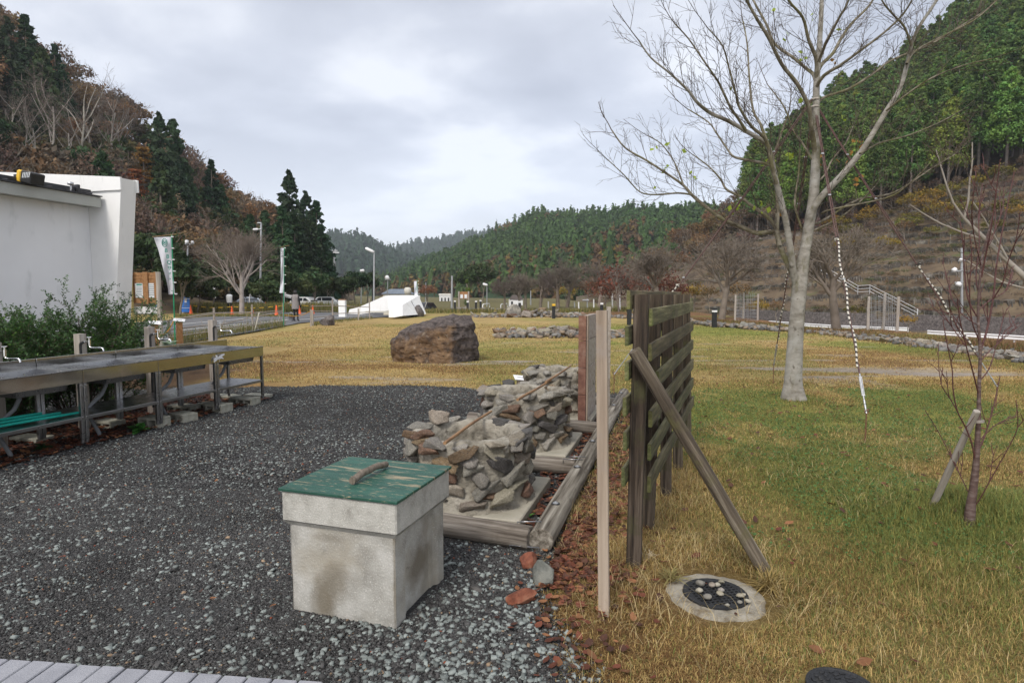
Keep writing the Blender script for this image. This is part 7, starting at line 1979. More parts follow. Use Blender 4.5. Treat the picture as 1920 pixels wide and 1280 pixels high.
weed(G(1083, 862), 10, .06, .010, 'leafy weed near the iron clamps of the second log', (.09, .25, .04), seed=7)
weed(G(785, 868), 8, .05, .008, 'small weed at the left end of the second cross log', (.09, .2, .04), seed=8)
weed(G(262, 812) + Vector((0, 0, .02)), 26, .13, .035, 'broad leaved green plant growing under the middle of the sinks', (.05, .16, .03), 'broadleaf_plant', 9, 1.3)
weed(G(82, 845), 12, .11, .03, 'dark broad leaved plant in the shade under the left sink', (.03, .08, .025), 'broadleaf_plant', 10, 1.2)
weed(G(1315, 1090) + Vector((-.16, 0, .0)), 60, .12, .003, 'pale tuft of dry grass at the drain ring', (.28, .24, .09), 'grass_tuft', 11, 1.2)
weed(G(1215, 1052), 60, .07, .002, 'bleached tuft of dry grass at the foot of the first screen post', (.55, .47, .33), 'grass_tuft', 12, 1.0)
weed(G(1440, 1105), 90, .14, .003, 'dry grass tuft at the foot of the diagonal prop', (.34, .25, .09), 'grass_tuft', 13, 1.3)
weed(D(318, 652, 11.0) * 1.0, 60, .2, .03, 'low silvery green plant at the lawn edge behind the sinks', (.2, .27, .18), 'ground_plant', 14, .9)
# ------------------------------------------------------------------ notice board, flags, rope and fence on the left
def gy(px, Y, z=0.0):
 p = zcol(px, Y, z); return p
def vpost(parent, px, Y, y_top, w_, m, name='post', zb=-.1, round_=False, rz=0.0, seed=1):
 b_ = zcol(px, Y, zb); t_ = D(px, y_top, Y)
 L = t_.z - zb
 if round_: mb = log_mb(L, w_ / 2, w_ / 2 * .93, 12, 8, seed, .03)
 else: mb = plank_mb(L, w_, w_, 5, seed, .001, .004)
 o = mb.build(name, MT[m]);
 o.matrix_world = Matrix.Translation((b_.x, Y, zb)) @ Matrix.Rotation(rz, 4, 'Z')
 if parent is not None:
  o.parent = parent; o.matrix_parent_inverse = parent.matrix_basis.inverted()
 return o
def root_at(name, px, Y, lab, cat, group=None, rz=0.0, z=0.0):
 p = zcol(px, Y, z); return empty(name, (p.x, p.y, p.z), rz, lab, cat, group)
Yn = 17.0
def frame_pts(px, py, Y): return D(px, py, Y)
nb = root_at('notice_board', 300, Yn, 'brown wooden notice board with two papers behind the building corner', 'notice board')
def rect_on(parent, name, m, px0, py0, px1, py1, Y, th=.04, dy=0.0):
 a, b_ = D(px0, py1, Y), D(px1, py0, Y)
 mb = MB(); mb.box(((a.x + b_.x) / 2, Y + dy, (a.z + b_.z) / 2), (abs(b_.x - a.x), th, abs(b_.z - a.z)), None, min(.004, th * .2))
 o = mb.build(name, MT[m]); o.parent = parent; o.matrix_parent_inverse = parent.matrix_basis.inverted(); return o
for k in range(9): rect_on(nb, 'plank', 'board_wood', 236, 511 + k * 6.4, 297, 517 + k * 6.4, Yn, .03)
for x0 in (240, 271, 292): rect_on(nb, 'batten', 'board_wood', x0, 510, x0 + 7, 570, Yn, .05, -.03)
rect_on(nb, 'notice_paper', 'paper', 255, 531, 269, 558, Yn, .006, -.022); rect_on(nb, 'notice_paper', 'paper', 278, 531, 292, 558, Yn, .006, -.022)
rect_on(nb, 'notice_heading', 'ink_green', 257, 532, 267, 535, Yn, .004, -.028)
for k in range(6): rect_on(nb, 'notice_text', 'ink_grey', 257, 538 + k * 3, 267, 539 + k * 3, Yn, .002, -.027); rect_on(nb, 'notice_text', 'ink_grey', 280, 534 + k * 3.6, 290, 535 + k * 3.6, Yn, .002, -.027)
rect_on(nb, 'lower_panel', 'white_paint', 240, 575, 294, 588, Yn, .02, .03); rect_on(nb, 'lower_panel', 'blue', 290, 572, 296, 588, Yn, .02, .04)
vpost(nb, 302, Yn - .05, 510, .13, 'post_wood', round_=True, seed=3); vpost(nb, 249, Yn - .1, 505, .10, 'yellow_post', seed=4)
def flag(pxb, pytop, Y, poly, lab, text, lean=0, emblem=True):
 fr = root_at('banner_flag', pxb, Y, lab, 'flag', 'banner flags by the fence')
 def ad(o): o.parent = fr; o.matrix_parent_inverse = fr.matrix_basis.inverted(); return o
 b_ = zcol(pxb, Y, -.1); t_ = D(pxb + lean, pytop, Y)
 mb = MB(); mb.tube([b_, b_.lerp(t_, .5), t_], [.018, .016, .013], 8); ad(mb.build('pole', MT['green_pole']))
 nr = 24; nc = 8; V = []; F = []
 ys_ = [p[1] for p in poly]
 def edge(i, yy): return float(np.interp(yy, ys_, [p[i] for p in poly]))
 for s_ in (0, 1):
  for j in range(nr + 1):
   yy = ys_[0] + (ys_[-1] - ys_[0]) * j / nr
   l_, r_ = edge(0, yy), edge(2, yy)
   for i in range(nc + 1):
    f_ = i / nc
    q = D(l_ + (r_ - l_) * f_, yy + (1 - f_) * poly[0][3], Y + .10 * math.sin(f_ * 5 + j * .35) * (1 - f_) + s_ * .006); V.append(q)
 m_ = (nr + 1) * (nc + 1)
 for s_ in (0, 1):
  for j in range(nr):
   for i in range(nc):
    a_ = s_ * m_ + j * (nc + 1) + i; F.append((a_, a_ + 1, a_ + nc + 2, a_ + nc + 1) if s_ else (a_, a_ + nc + 1, a_ + nc + 2, a_ + 1))
 for j in range(nr):
  a_ = j * (nc + 1); F.append((a_, a_ + m_, a_ + nc + 1 + m_, a_ + nc + 1)); a_ += nc; F.append((a_, a_ + nc + 1, a_ + nc + 1 + m_, a_ + m_))
 mb = MB(); mb.add(V, F, True); ad(mb.build('cloth', MT['flag_cloth']))
 mb = MB(); mb.tube([D(poly[0][0] - 2, poly[0][1] - 1 + poly[0][3], Y), D(poly[0][2] + 10, poly[0][1] - 5, Y)], .008, 6); ad(mb.build('crossbar', MT['bamboo']))
 for k in range(6):
  yy = ys_[0] + (ys_[-1] - ys_[0]) * k / 5; c = D(edge(2, yy) + 2, yy, Y - .01)
  mb = MB(); mb.box(c, (.06, .05, .03), None, .004); ad(mb.build('loop', MT['white_paint']))
 if emblem:
  c = D(308.6, 455, Y - .13)
  for r_, w_ in ((.088, .012), (.052, .011)):
   mb = MB(); mb.tube([c + Vector((r_ * .8 * math.cos(a_ * .2618), 0, r_ * 1.25 * math.sin(a_ * .2618))) for a_ in range(25)], w_, 4); ad(mb.build('emblem', MT['ink_green']))
  mb = MB(); mb.box(c, (.045, .012, .06), None, .008); ad(mb.build('emblem', MT['ink_green']))
 for k, (ch, px_, py_, sz) in enumerate(text):
  cu = bpy.data.curves.new('letter', 'FONT'); cu.body = ch; cu.size = sz; cu.extrude = .004; cu.align_x = 'CENTER'; cu.align_y = 'CENTER'; cu.offset = .003
  o = bpy.data.objects.new('letter', cu); COL.objects.link(o)
  bpy.context.view_layer.update()
  me = bpy.data.meshes.new_from_object(o.evaluated_get(bpy.context.evaluated_depsgraph_get())); bpy.data.objects.remove(o)
  me.materials.clear()
  p = D(px_, py_, Y - .13); l_ = link('letter', me, MT['ink_green' if emblem else 'ink_grey']); l_.matrix_world = Matrix.Translation(p) @ Matrix.Rotation(R(90), 4, 'X') @ Matrix.Rotation(R(-4), 4, 'Z')
  ad(l_)
flag(328, 440, 17.2, [(288, 444, 321, 1), (297, 468, 322, 0), (305, 500, 324, 0), (312, 525, 326, 0), (315, 540, 327, 0), (316, 551, 328, 0)], 'white banner flag on a green pole reading BBQ with a round green emblem', [('B', 311.5, 470, .15), ('B', 314.5, 481, .15), ('Q', 317, 492, .15), ('サ', 318, 503, .12), ('イ', 318.6, 513, .08), ('ト', 319, 523, .06), ('▪', 322.5, 545, .07)], -6)
flag(532, 462, 27.5, [(526, 465, 532.5, 0), (526.5, 500, 532.8, 0), (526, 530, 533, 0), (524, 549, 533, 0)], 'narrow white banner flag on a thin green pole beside the standing woman', [('道', 529.8, 471, .13), ('の', 529.8, 476, .12), ('駅', 529.8, 481, .12)], 1, False)
flag(782, 524, 42, [(776, 527, 782, 0), (777, 540, 783, 0), (777, 556, 784, 0)], 'small white and blue flag sticking up behind the slanting white structure', [], 0, False)
def rope_between(a, b_, sag, r_, m, lab, name='rope'):
 a, b_ = Vector(a), Vector(b_)
 mb = MB(); mb.tube([a.lerp(b_, i / 12) + Vector((0, 0, -4 * sag * (i / 12) * (1 - i / 12))) for i in range(13)], r_, 6)
 return tag(mb.build(name, MT[m]), lab, 'rope')
rope_between(D(298, 628, 15.5), D(326, 600, 16), .12, .015, 'orange_rope', 'yellow rope from the notice board to the sign post')
rope_between(D(533, 590, 27.6), D(582, 583, 27.6), .14, .014, 'orange_rope', 'yellow rope strung across the fence gap in front of the woman')
rope_between(D(648, 571, 37), D(668, 575, 37), .05, .02, 'orange_rope', 'yellow rope from the white pillar to the slanting structure')
fn = empty('bamboo_fence', (0, 0, 0), 0, 'low fence of weathered posts and bamboo rails left of the standing woman', 'fence')
FP = [(318, 650, 600), (403, 633, 577), (474, 621, 571), (532, 612, 568)]
def fpost(par, px, pb, pt, w_=.075):
 b_ = G(px, pb); t_ = D(px, pt, b_.y); L = t_.z + .1
 o = log_mb(L, w_ / 2, w_ / 2 * .9, 10, 6, px * .1, .04).build('post', MT['post_wood'], par, Matrix.Translation((b_.x, b_.y, -.1)))
 return b_, t_
tp = [fpost(fn, *f_) for f_ in FP]
def rail(par, a, b_, r_=.022, m='post_wood', name='rail'):
 a, b_ = Vector(a), Vector(b_); mb = log_mb((b_ - a).length, r_, r_ * .8, 8, 10, a.x, .06)
 return mb.build(name, MT[m], par, seg_matrix(a, b_))
for (p0, q0, p1, q1) in [(318, 600, 403, 585), (403, 587, 474, 585), (474, 586, 532, 582), (403, 611, 474, 594), (474, 595, 532, 583), (318, 618, 403, 607), (403, 617, 474, 608), (474, 609, 532, 601), (340, 598, 403, 588), (318, 632, 403, 620)]:
 ya = np.interp(p0, [f_[0] for f_ in FP], [t_[0].y for t_ in tp]); yb = np.interp(p1, [f_[0] for f_ in FP], [t_[0].y for t_ in tp])
 rail(fn, D(p0, q0, ya - .05), D(p1, q1, yb - .05), .020)
rs = random.Random(3)
for k in range(16):        # thin crooked uprights woven between the rails
 px = rs.uniform(345, 530); Yk = float(np.interp(px, [f_[0] for f_ in FP], [t_[0].y for t_ in tp])); b_ = zcol(px, Yk, 0)
 rail(fn, b_, b_ + Vector((rs.gauss(0, .2), 0, rs.uniform(.35, .8))), .009, 'post_wood', 'lath')
fn2 = empty('bamboo_fence', (0, 0, 0), 0, 'low fence of weathered posts and rails right of the standing woman', 'fence')
FP2 = [(583, 612, 580), (624, 606, 561), (693, 597, 559), (672, 600, 578)]
tp2 = [fpost(fn2, *f_) for f_ in FP2]
for (p0, q0, p1, q1) in [(583, 583, 624, 583), (624, 573, 693, 576), (583, 595, 624, 592), (624, 588, 693, 585), (583, 574, 624, 573)]:
 rail(fn2, D(p0, q0, 30), D(p1, q1, 34), .022)
fpost(fn2, 586, 611, 581, .13)
for (px, pb, pt, lean, lab) in [(477, 622, 586, 9, 'white leaning stick beside the bamboo fence left of the woman'), (672, 600, 576, 3, 'white leaning stick beside the fence in front of the slanting structure')]:
 b_ = G(px, pb); t_ = D(px + lean, pt, b_.y); mb = MB(); mb.tube([b_, t_], .022, 8); tag(mb.build('stick', MT['cream']), lab, 'stick')
# ------------------------------------------------------------------ people
def figure(name, P, H, rz, joints, mats, lab, coat=None, hair=True, bob=False):
 """one skinned body; clothing and hair are children.  joints: overrides"""
 e_ = empty(name, P, rz, lab, 'person')
 h = H / 1.66
 J = {'pel': (0, 0, .88), 'spi': (0, .0, 1.08), 'che': (0, .01, 1.28), 'nek': (0, .01, 1.41), 'hed': (0, .02, 1.50), 'top': (0, .02, 1.60),
   'shL': (-.16, 0, 1.36), 'elL': (-.22, .0, 1.10), 'wrL': (-.17, .16, .98), 'haL': (-.12, .23, 1.0), 'shR': (.16, 0, 1.36), 'elR': (.23, .0, 1.10), 'wrR': (.2, .10, .90), 'haR': (.19, .14, .82),
   'hiL': (-.09, 0, .86), 'knL': (-.10, .02, .48), 'anL': (-.11, 0, .08), 'toL': (-.12, .13, .03), 'hiR': (.09, 0, .86), 'knR': (.10, .02, .48), 'anR': (.11, 0, .08), 'toR': (.13, .13, .03)}
 J.update(joints)
 RD = {'pel': .13, 'spi': .115, 'che': .13, 'nek': .052, 'hed': .085, 'top': .07, 'shL': .058, 'elL': .042, 'wrL': .028, 'haL': .03, 'shR': .058, 'elR': .042, 'wrR': .028, 'haR': .03,
    'hiL': .085, 'knL': .055, 'anL': .038, 'toL': .035, 'hiR': .085, 'knR': .055, 'anR': .038, 'toR': .035}
 names = list(J); E = [('pel', 'spi'), ('spi', 'che'), ('che', 'nek'), ('nek', 'hed'), ('hed', 'top'), ('che', 'shL'), ('shL', 'elL'), ('elL', 'wrL'), ('wrL', 'haL'), ('che', 'shR'), ('shR', 'elR'), ('elR', 'wrR'), ('wrR', 'haR'),
   ('pel', 'hiL'), ('hiL', 'knL'), ('knL', 'anL'), ('anL', 'toL'), ('pel', 'hiR'), ('hiR', 'knR'), ('knR', 'anR'), ('anR', 'toR')]
 vs = [Vector(J[n]) * h for n in names]; es = [(names.index(a), names.index(b_)) for a, b_ in E]; rd = [RD[n] * h for n in names]
 for s_, w0, h0 in (('L', 'wrL', 'haL'), ('R', 'wrR', 'haR')):
  a, b_ = Vector(J[w0]), Vector(J[h0]); d_ = (b_ - a).normalized(); sd_ = d_.orthogonal().normalized()
  for k in range(5):
   l_ = [.045, .075, .08, .075, .06][k]; off = (k - 2) * .017 if k else -.05
   p1 = b_ + sd_ * off + d_ * .03; p2 = p1 + d_ * l_ * .5; p3 = p2 + (d_ * .8 + Vector((0, 0, -.4))) * l_ * .5
   i0 = len(vs); vs += [p1 * h, p2 * h, p3 * h]; rd += [.010, .009, .007]; es += [(names.index(h0), i0), (i0, i0 + 1), (i0 + 1, i0 + 2)]
 me = bpy.data.meshes.new('body'); me.from_pydata([v[:] for v in vs], es, []); me.update()
 o = link('body', me, None, e_)
 md_ = o.modifiers.new('skin', 'SKIN'); md_.use_smooth_shade = True
 for i, sv in enumerate(me.skin_vertices[0].data): sv.radius = (rd[i], rd[i]); sv.use_root = (i == 0)
 sb_ = o.modifiers.new('sub', 'SUBSURF'); sb_.levels = 1; sb_.render_levels = 2
 me.materials.append(mats[0])
 def ring(zs, name_, m_, cx=0, cy=0):
  mb = MB(); vv = []; ff = []; n = 20
  for z, rx, ry, ox, oy in zs:
   for k in range(n):
    a_ = 2 * math.pi * k / n; f_ = 1 + .03 * math.sin(a_ * 5 + z * 9); vv.append(((rx * f_ * math.cos(a_) + ox) * h, (ry * f_ * math.sin(a_) + oy) * h, z * h))
  for j in range(len(zs) - 1):
   for k in range(n):
    a_ = j * n + k; b2 = j * n + (k + 1) % n; ff.append((a_, b2, b2 + n, a_ + n))
  mb.add(vv, ff, True); mb.add(vv[-n:], [tuple(range(n))]); return mb.build(name_, m_, e_)
 if coat: ring(coat, 'coat', mats[1])
 hm = MB(); c = Vector(J['hed']) * h + Vector((0, 0, .03))
 V, F = ico(3)
 VV_ = []
 for v in V:
  p = Vector(v); p = Vector((p.x * .075, p.y * .092, p.z * .112))
  if p.z < -.03: p.x *= .82
  if p.y > .06 and abs(p.x) < .014 and -.03 < p.z < .02: p.y += .016
  if p.y > .05 and .012 < abs(p.x) < .045 and .0 < p.z < .03: p.y -= .007
  VV_.append(p * h / .98 + c)
 hm.add(VV_, [tuple(f_) for f_ in F], True)
 for s_ in (-1, 1): hm.tube([c + Vector((s_ * .074, .0, .02)), c + Vector((s_ * .082, -.01, 0)), c + Vector((s_ * .074, .0, -.025))], .010, 6)
 hm.build('head', MT['skin'], e_)
 if hair:
  V, F = ico(3); hv = []
  for v in V:
   p = Vector(v); q = Vector((p.x * .100, p.y * .112, p.z * .125))
   if bob and p.z < 0: q = Vector((p.x * .115, p.y * .118, p.z * .15))
   if p.y > .35 and p.z < .45: q.y *= .30
   hv.append(q * h + c + Vector((0, -.018, .012)) + Vector((0, 0, 1)) * .004 * noise.noise(p * 6))
  k = MB(); k.add(hv, [tuple(f_) for f_ in F], True); k.build('hair' if bob else 'cap', mats[2], e_)
 return e_
Pw = G(555, 604)
figure('person', (Pw.x, Pw.y, 0.05), 1.62, R(-12), {}, (MT['dark_cloth'], MT['grey_cloth'], MT['hair']), 'woman with bobbed black hair in a grey coat, seen from behind at the fence gap',
    [(.66, .205, .155, 0, -.01), (.80, .20, .16, 0, -.01), (.95, .19, .155, 0, 0), (1.10, .175, .145, 0, 0), (1.25, .195, .15, 0, 0), (1.36, .205, .125, 0, 0), (1.42, .15, .09, 0, 0), (1.45, .065, .06, 0, .01)], True, True)
Pm = zcol(433, 47, .0)
figure('person', Pm, 1.66, R(10), {'haL': (-.08, .25, .96), 'haR': (.1, .25, .95), 'wrR': (.15, .18, .98)}, (MT['dark_cloth'], MT['white_cloth'], MT['hair']), 'person in a white jacket and black cap seen from behind by the traffic cones',
    [(.80, .19, .15, 0, 0), (.95, .20, .16, 0, 0), (1.15, .22, .165, 0, 0), (1.30, .235, .16, 0, 0), (1.38, .20, .13, 0, 0), (1.44, .07, .065, 0, .01)], True, False)
bk = G(546, 604); mb = MB(); mb.lathe([(.11, 0), (.14, .26), (.15, .26), (.15, .27), (.135, .27)], 16, (bk.x, bk.y, .05))
mb.tube([(bk.x + .14 * math.cos(a_ * .314), bk.y, .32 + .2 * math.sin(a_ * .314)) for a_ in range(11)], .008, 5)
tag(mb.build('bucket', MT['galv']), 'grey bucket standing beside the woman', 'bucket')
# ------------------------------------------------------------------ cones, tape, sign, cars
def cone(px, Y, k, lab, z=0.0):
 P = zcol(px, Y, z); e_ = empty('traffic_cone', P, .3, lab, 'cone', 'traffic cones'); e_.scale = (k, k, k)
 mb = MB(); mb.lathe([(.17, .02), (.13, .03), (.09, .28), (.055, .5), (.03, .70), (.0, .70)], 16); mb.build('body', MT['cone'], e_)
 mb = MB(); mb.box((0, 0, .012), (.38, .38, .03), None, .01); mb.build('base', MT['cone'], e_)
cone(360, 45, .92, 'orange traffic cone beside the blue sign'); cone(437, 44, .85, 'orange traffic cone in front of the person in white')
cone(475, 46, .8, 'orange traffic cone partly hidden by a fence post'); cone(520, 40, 1.05, 'orange traffic cone left of the narrow flag'); cone(563, 44, .95, 'orange traffic cone just behind the woman'); cone(588, 44, .95, 'orange traffic cone in front of the white car')
tag(bpy.data.objects.new('x', None)) if False else None
P0, P1 = D(362, 573, 46), D(588, 574, 46)
def tape_seg(a, b_, lab):
 a, b_ = Vector(a), Vector(b_); mb = MB(); L = (b_ - a).length
 mb.tube([(0, -.10 * math.sin(math.pi * i / 12), L * i / 12) for i in range(13)], .018, 6)
 m_ = upright_matrix(a, b_, 0)
 return tag(mb.build('barrier_tape', MT['tape'], None, m_), lab, 'barrier tape')
tape_seg(D(362, 573, 46), D(436, 575, 44.2), 'yellow and black barrier bar between the blue sign and the person in white'); tape_seg(D(439, 575, 44.2), D(519, 574, 42), 'yellow and black barrier bar in front of the silver car'); tape_seg(D(521, 574, 42), D(587, 575, 44), 'yellow and black barrier bar behind the woman')
sg = root_at('parking_sign', 349, 46.5, 'blue parking guide sign strapped to a wooden post', 'sign')
vpost(sg, 349, 46.6, 527, .30, 'post_wood', seed=6)
rect_on(sg, 'sign_board', 'blue', 341, 556, 355, 585, 46.3, .05)
c = D(348, 561, 46.24); mb = MB(); mb.lathe([(0, 0), (.11, 0), (.11, .015), (0, .015)], 16); o = mb.build('pictogram', MT['white_paint'], sg); o.parent = None; o.matrix_world = Matrix.Translation(c) @ Matrix.Rotation(R(90), 4, 'X'); o.parent = sg; o.matrix_parent_inverse = sg.matrix_basis.inverted()
rect_on(sg, 'pictogram', 'white_paint', 346, 564, 350, 567, 46.26, .01)
for yy in (560, 577): rect_on(sg, 'strap', 'white_paint', 340, yy, 356, yy + .8, 46.26, .02)
for yy in (569.5, 572.5): rect_on(sg, 'lettering', 'ink_grey', 345, yy, 351, yy + 1.4, 46.26, .01)
def car(P, rz, body, lab, L=3.9, W_=1.62, H=1.48, hatch=True):
 e_ = empty('parked_car', P, rz, lab, 'car', 'parked cars')
 prof = [(-L / 2, .35), (-L / 2 - .02, .62), (-L / 2 + .06, .86), (-L / 2 + .95, .98), (L / 2 - .35, 1.0), (L / 2 - .02, .82), (L / 2, .38), (L / 2 - .2, .24), (-L / 2 + .2, .24)]
 cab = [(-L / 2 + .90, .97), (-L / 2 + 1.55, H - .03), (-L / 2 + 2.1, H), (L / 2 - .75, H - .03), (L / 2 - .22, .99)]
 def ext(poly, w0, w1, zref, name_, m_, inset=.06):
  mb = MB(); n = len(poly); V = []
  for sx, f_ in ((-1, 1), (-1, 0), (1, 0), (1, 1)):
   for x, z in poly:
    ww = w0 + (w1 - w0) * max(0, (z - zref)) / .6
    cxx = sum(p_[0] for p_ in poly) / n; czz = sum(p_[1] for p_ in poly) / n
    if f_: V.append((cxx + (x - cxx) * (1 - inset * .4), sx * ww, czz + (z - czz) * (1 - inset * .5)))
    else: V.append((x, sx * (ww - inset), z))
  F = [tuple(range(n - 1, -1, -1)), tuple(range(3 * n, 4 * n))]
  for j in range(3):
   for k in range(n): F.append((j * n + k, j * n + (k + 1) % n, (j + 1) * n + (k + 1) % n, (j + 1) * n + k))
  mb.add(V, F, False); return mb.build(name_, m_, e_)
 ext(prof, W_ / 2, W_ / 2 - .04, .9, 'body', MT[body]); ext(cab, W_ / 2 - .06, W_ / 2 - .22, .95, 'cabin', MT[body])
 def win(pts_, sx):
  mb = MB(); mb.add([Vector(p_) for p_ in pts_], [tuple(range(len(pts_)))]); mb.build('window', MT['glass_dark'], e_)
 for s_ in (-1, 1):
  yy = lambda z: s_ * (W_ / 2 - .06 - .16 * max(0, z - .95) / .6 + .006)
  for x0, x1, x2, x3 in ((-L / 2 + 1.12, -L / 2 + 1.66, -.02, -.02), (.06, .06, L / 2 - .92, L / 2 - .55)):
   win([(x0, yy(1.03), 1.03), (x3, yy(1.03), 1.03), (x2, yy(H - .1), H - .1), (x1, yy(H - .1), H - .1)], s_)
  for x in (-L / 2 + .72, L / 2 - .72):
   mb = MB(); mb.lathe([(.0, -.1), (.28, -.1), (.30, -.06), (.30, .06), (.28, .1), (0, .1)], 20)
   wh = mb.build('wheel', MT['tyre'], e_, Matrix.Translation((x, s_ * (W_ / 2 - .10), .30)) @ Matrix.Rotation(R(90), 4, 'X'))
   mb = MB(); mb.lathe([(0, -.108), (.17, -.106), (.19, -.1)], 16, caps=False); mb.lathe([(0, .108), (.17, .106), (.19, .1)], 16, caps=False); mb.build('rim', MT['galv'], wh)
 win([(-L / 2 + .93, -.62, 1.0), (-L / 2 + .93, .62, 1.0), (-L / 2 + 1.50, .5, H - .08), (-L / 2 + 1.50, -.5, H - .08)], 0)
 win([(L / 2 - .22, -.6, 1.03), (L / 2 - .22, .6, 1.03), (L / 2 - .66, .5, H - .08), (L / 2 - .66, -.5, H - .08)], 0)
 for s_ in (-1, 1):
  mb = MB(); mb.box((-L / 2 + .01, s_ * .6, .72), (.08, .3, .14), None, .02); mb.build('headlight', MT['white_paint'], e_)
  mb = MB(); mb.box((L / 2 - .03, s_ * .68, .8), (.06, .16, .2), None, .02); mb.build('tail_light', MT['cone'], e_)
 return e_
car(zcol(464, 66, -.35), R(20), 'car_silver', 'silver hatchback parked behind the forked bare tree')
car(zcol(578, 66, -.35), R(160), 'car_white', 'white car parked just right of the woman behind a cone')
car(zcol(606, 70, -.35), R(10), 'car_white', 'white car with dark windows parked right of the other white car')
car(zcol(828, 60, -.5), R(30), 'car_dark', 'dark car half hidden behind the right end of the slanting structure') if False else None
car(zcol(794, 60, -.85), R(75), 'car_dark', 'dark car showing behind the right end of the slanting structure')
# ------------------------------------------------------------------ white slanting structure, pillar, houses
Yw = 37.0
ws = root_at('entrance_wall', 730, Yw, 'white slanting concrete structure beyond the fence at the end of the lawn', 'structure')
def poly_wall(parent, name, m, px_poly, Y, th, Yfun=None):
 P = [D(x, y, Y if Yfun is None else Yfun(x)) for x, y in px_poly]; n = len(P)
 mb = MB(); V = [p for p in P] + [p + Vector((0, th, 0)) for p in P]
 mb.add(V, [tuple(range(n)), tuple(range(2 * n - 1, n - 1, -1))] + [(k, n + k, n + (k + 1) % n, (k + 1) % n) for k in range(n)])
 o = mb.build(name, MT[m]); o.parent = parent; o.matrix_parent_inverse = parent.matrix_basis.inverted(); return o
poly_wall(ws, 'left_wing', 'bright_white', [(652, 592), (729, 582), (729, 554), (722, 554.5), (672, 576), (655, 580)], 42, .5, lambda x: 44 - (x - 652) * .03)
poly_wall(ws, 'back_wall', 'bright_white', [(727, 592), (786, 592), (786, 553.6), (727, 553.9)], 42, .5)
def solid(parent, name, m, front, back):
 n = len(front); mb = MB(); mb.add(front + back, [tuple(range(n)), tuple(range(2 * n - 1, n - 1, -1))] + [(k, n + k, n + (k + 1) % n, (k + 1) % n) for k in range(n)])
 o = mb.build(name, MT[m]); o.parent = parent; o.matrix_parent_inverse = parent.matrix_basis.inverted(); return o
solid(ws, 'right_wing', 'bright_white', [D(738, 595, 36.0), D(755, 592, 36.3), D(799, 588.5, 41), D(785, 553.7, 42), D(755, 571, 37.5), D(736, 579, 36.2)],
   [D(729, 595, 36.4), D(745, 592, 36.8), D(790, 589, 41.5), D(727, 553.9, 42.4), D(728, 571, 38.0), D(729, 580, 36.6)])
rect_on(ws, 'bench', 'cream', 686, 583, 729, 586, 40, .3); rect_on(ws, 'bench', 'cream', 720, 586, 731, 590, 38, .3)
mb = MB(); a_, b_ = D(652, 596, 40), D(738, 592, 38)
pl_ = root_at('white_pillar', 642, 36.5, 'short white pillar with a wooden top beside the slanting white structure', 'pillar')
rect_on(pl_, 'pillar', 'bright_white', 636.5, 562, 648, 594, 36.5, .35); rect_on(pl_, 'cap', 'board_wood', 636, 561, 648.5, 562.6, 36.5, .38)
for px, pt, pb, m, lab in [(746, 565, 592, 'black_iron', 'slim black post beside the two humped boulder'), (752.5, 573, 592, 'post_wood', 'short wooden post beside the slim black post'), (796, 566, 590, 'cream', 'pale leaning stick at the right end of the slanting structure')]:
 b_ = G(px - (4 if m == 'cream' else 0), pb); t_ = D(px + (4 if m == 'cream' else 0), pt, b_.y); mb = MB(); mb.tube([b_, t_], .05 if m != 'cream' else .02, 10); tag(mb.build('post', MT[m]), lab, 'post')
def house(px0, px1, Y, eave, ridge, roofm, lab, wallm='cream', base=None, hip=True, oh=6):
 e_ = root_at('house', (px0 + px1) / 2, Y, lab, 'house')
 a_, b_ = D(px0, eave, Y), D(px1, eave, Y); w_ = b_.x - a_.x; d_ = w_ * .7; zt = a_.z; zr = D(px0, ridge, Y).z; cx_ = (a_.x + b_.x) / 2
 P = lambda o: (setattr(o, 'parent', e_), setattr(o, 'matrix_parent_inverse', e_.matrix_basis.inverted()))
 mb = MB(); mb.box((cx_, Y + d_ / 2, zt / 2 - .5), (w_ * .88, d_ * .9, zt + 1), None); P(mb.build('wall', MT[wallm]))
 i_ = w_ * (.22 if hip else 0.0)
 mb = MB(); mb.add([(a_.x, Y, zt), (b_.x, Y, zt), (b_.x, Y + d_, zt), (a_.x, Y + d_, zt), (a_.x + i_, Y + d_ / 2, zr), (b_.x - i_, Y + d_ / 2, zr)], [(0, 1, 5, 4), (1, 2, 5), (2, 3, 4, 5), (3, 0, 4), (3, 2, 1, 0)])
 P(mb.build('roof', MT[roofm]))
 for k in range(3):
  mb = MB(); mb.box((cx_ + (k - 1) * w_ * .25, Y + d_ * .05 - .03, zt - 1.0), (w_ * .1, .06, .9)); P(mb.build('window', MT['glass_dark']))
 return e_
house(714, 772, 95, 551, 541.5, 'roof_blue', 'house with a blue grey hipped roof behind the slanting white structure')
house(822, 847, 120, 553, 550.5, 'cream', 'low white building far behind the row of bollards', 'white_paint', hip=False)
house(954, 982, 78, 562, 553, 'dark_roof', 'small pavilion with a dark roof behind the cherry trees', 'white_paint')
mb = MB(); c = D(764.5, 549, 60); mb.lathe([(.05, -.6), (.12, -.2), (.20, .0), (.22, .15), (.30, .2), (.36, .45), (.34, .7), (.22, .82), (0, .84)], 16, tuple(c - Vector((0, 0, .3))))  # balloon-shaped sign on a thin post, no light source
mb.tube([c - Vector((0, 0, 1.6)), c], .06, 8); tag(mb.build('balloon_sign', MT['cream']), 'balloon shaped cream sign showing above the slanting white structure', 'lamp')
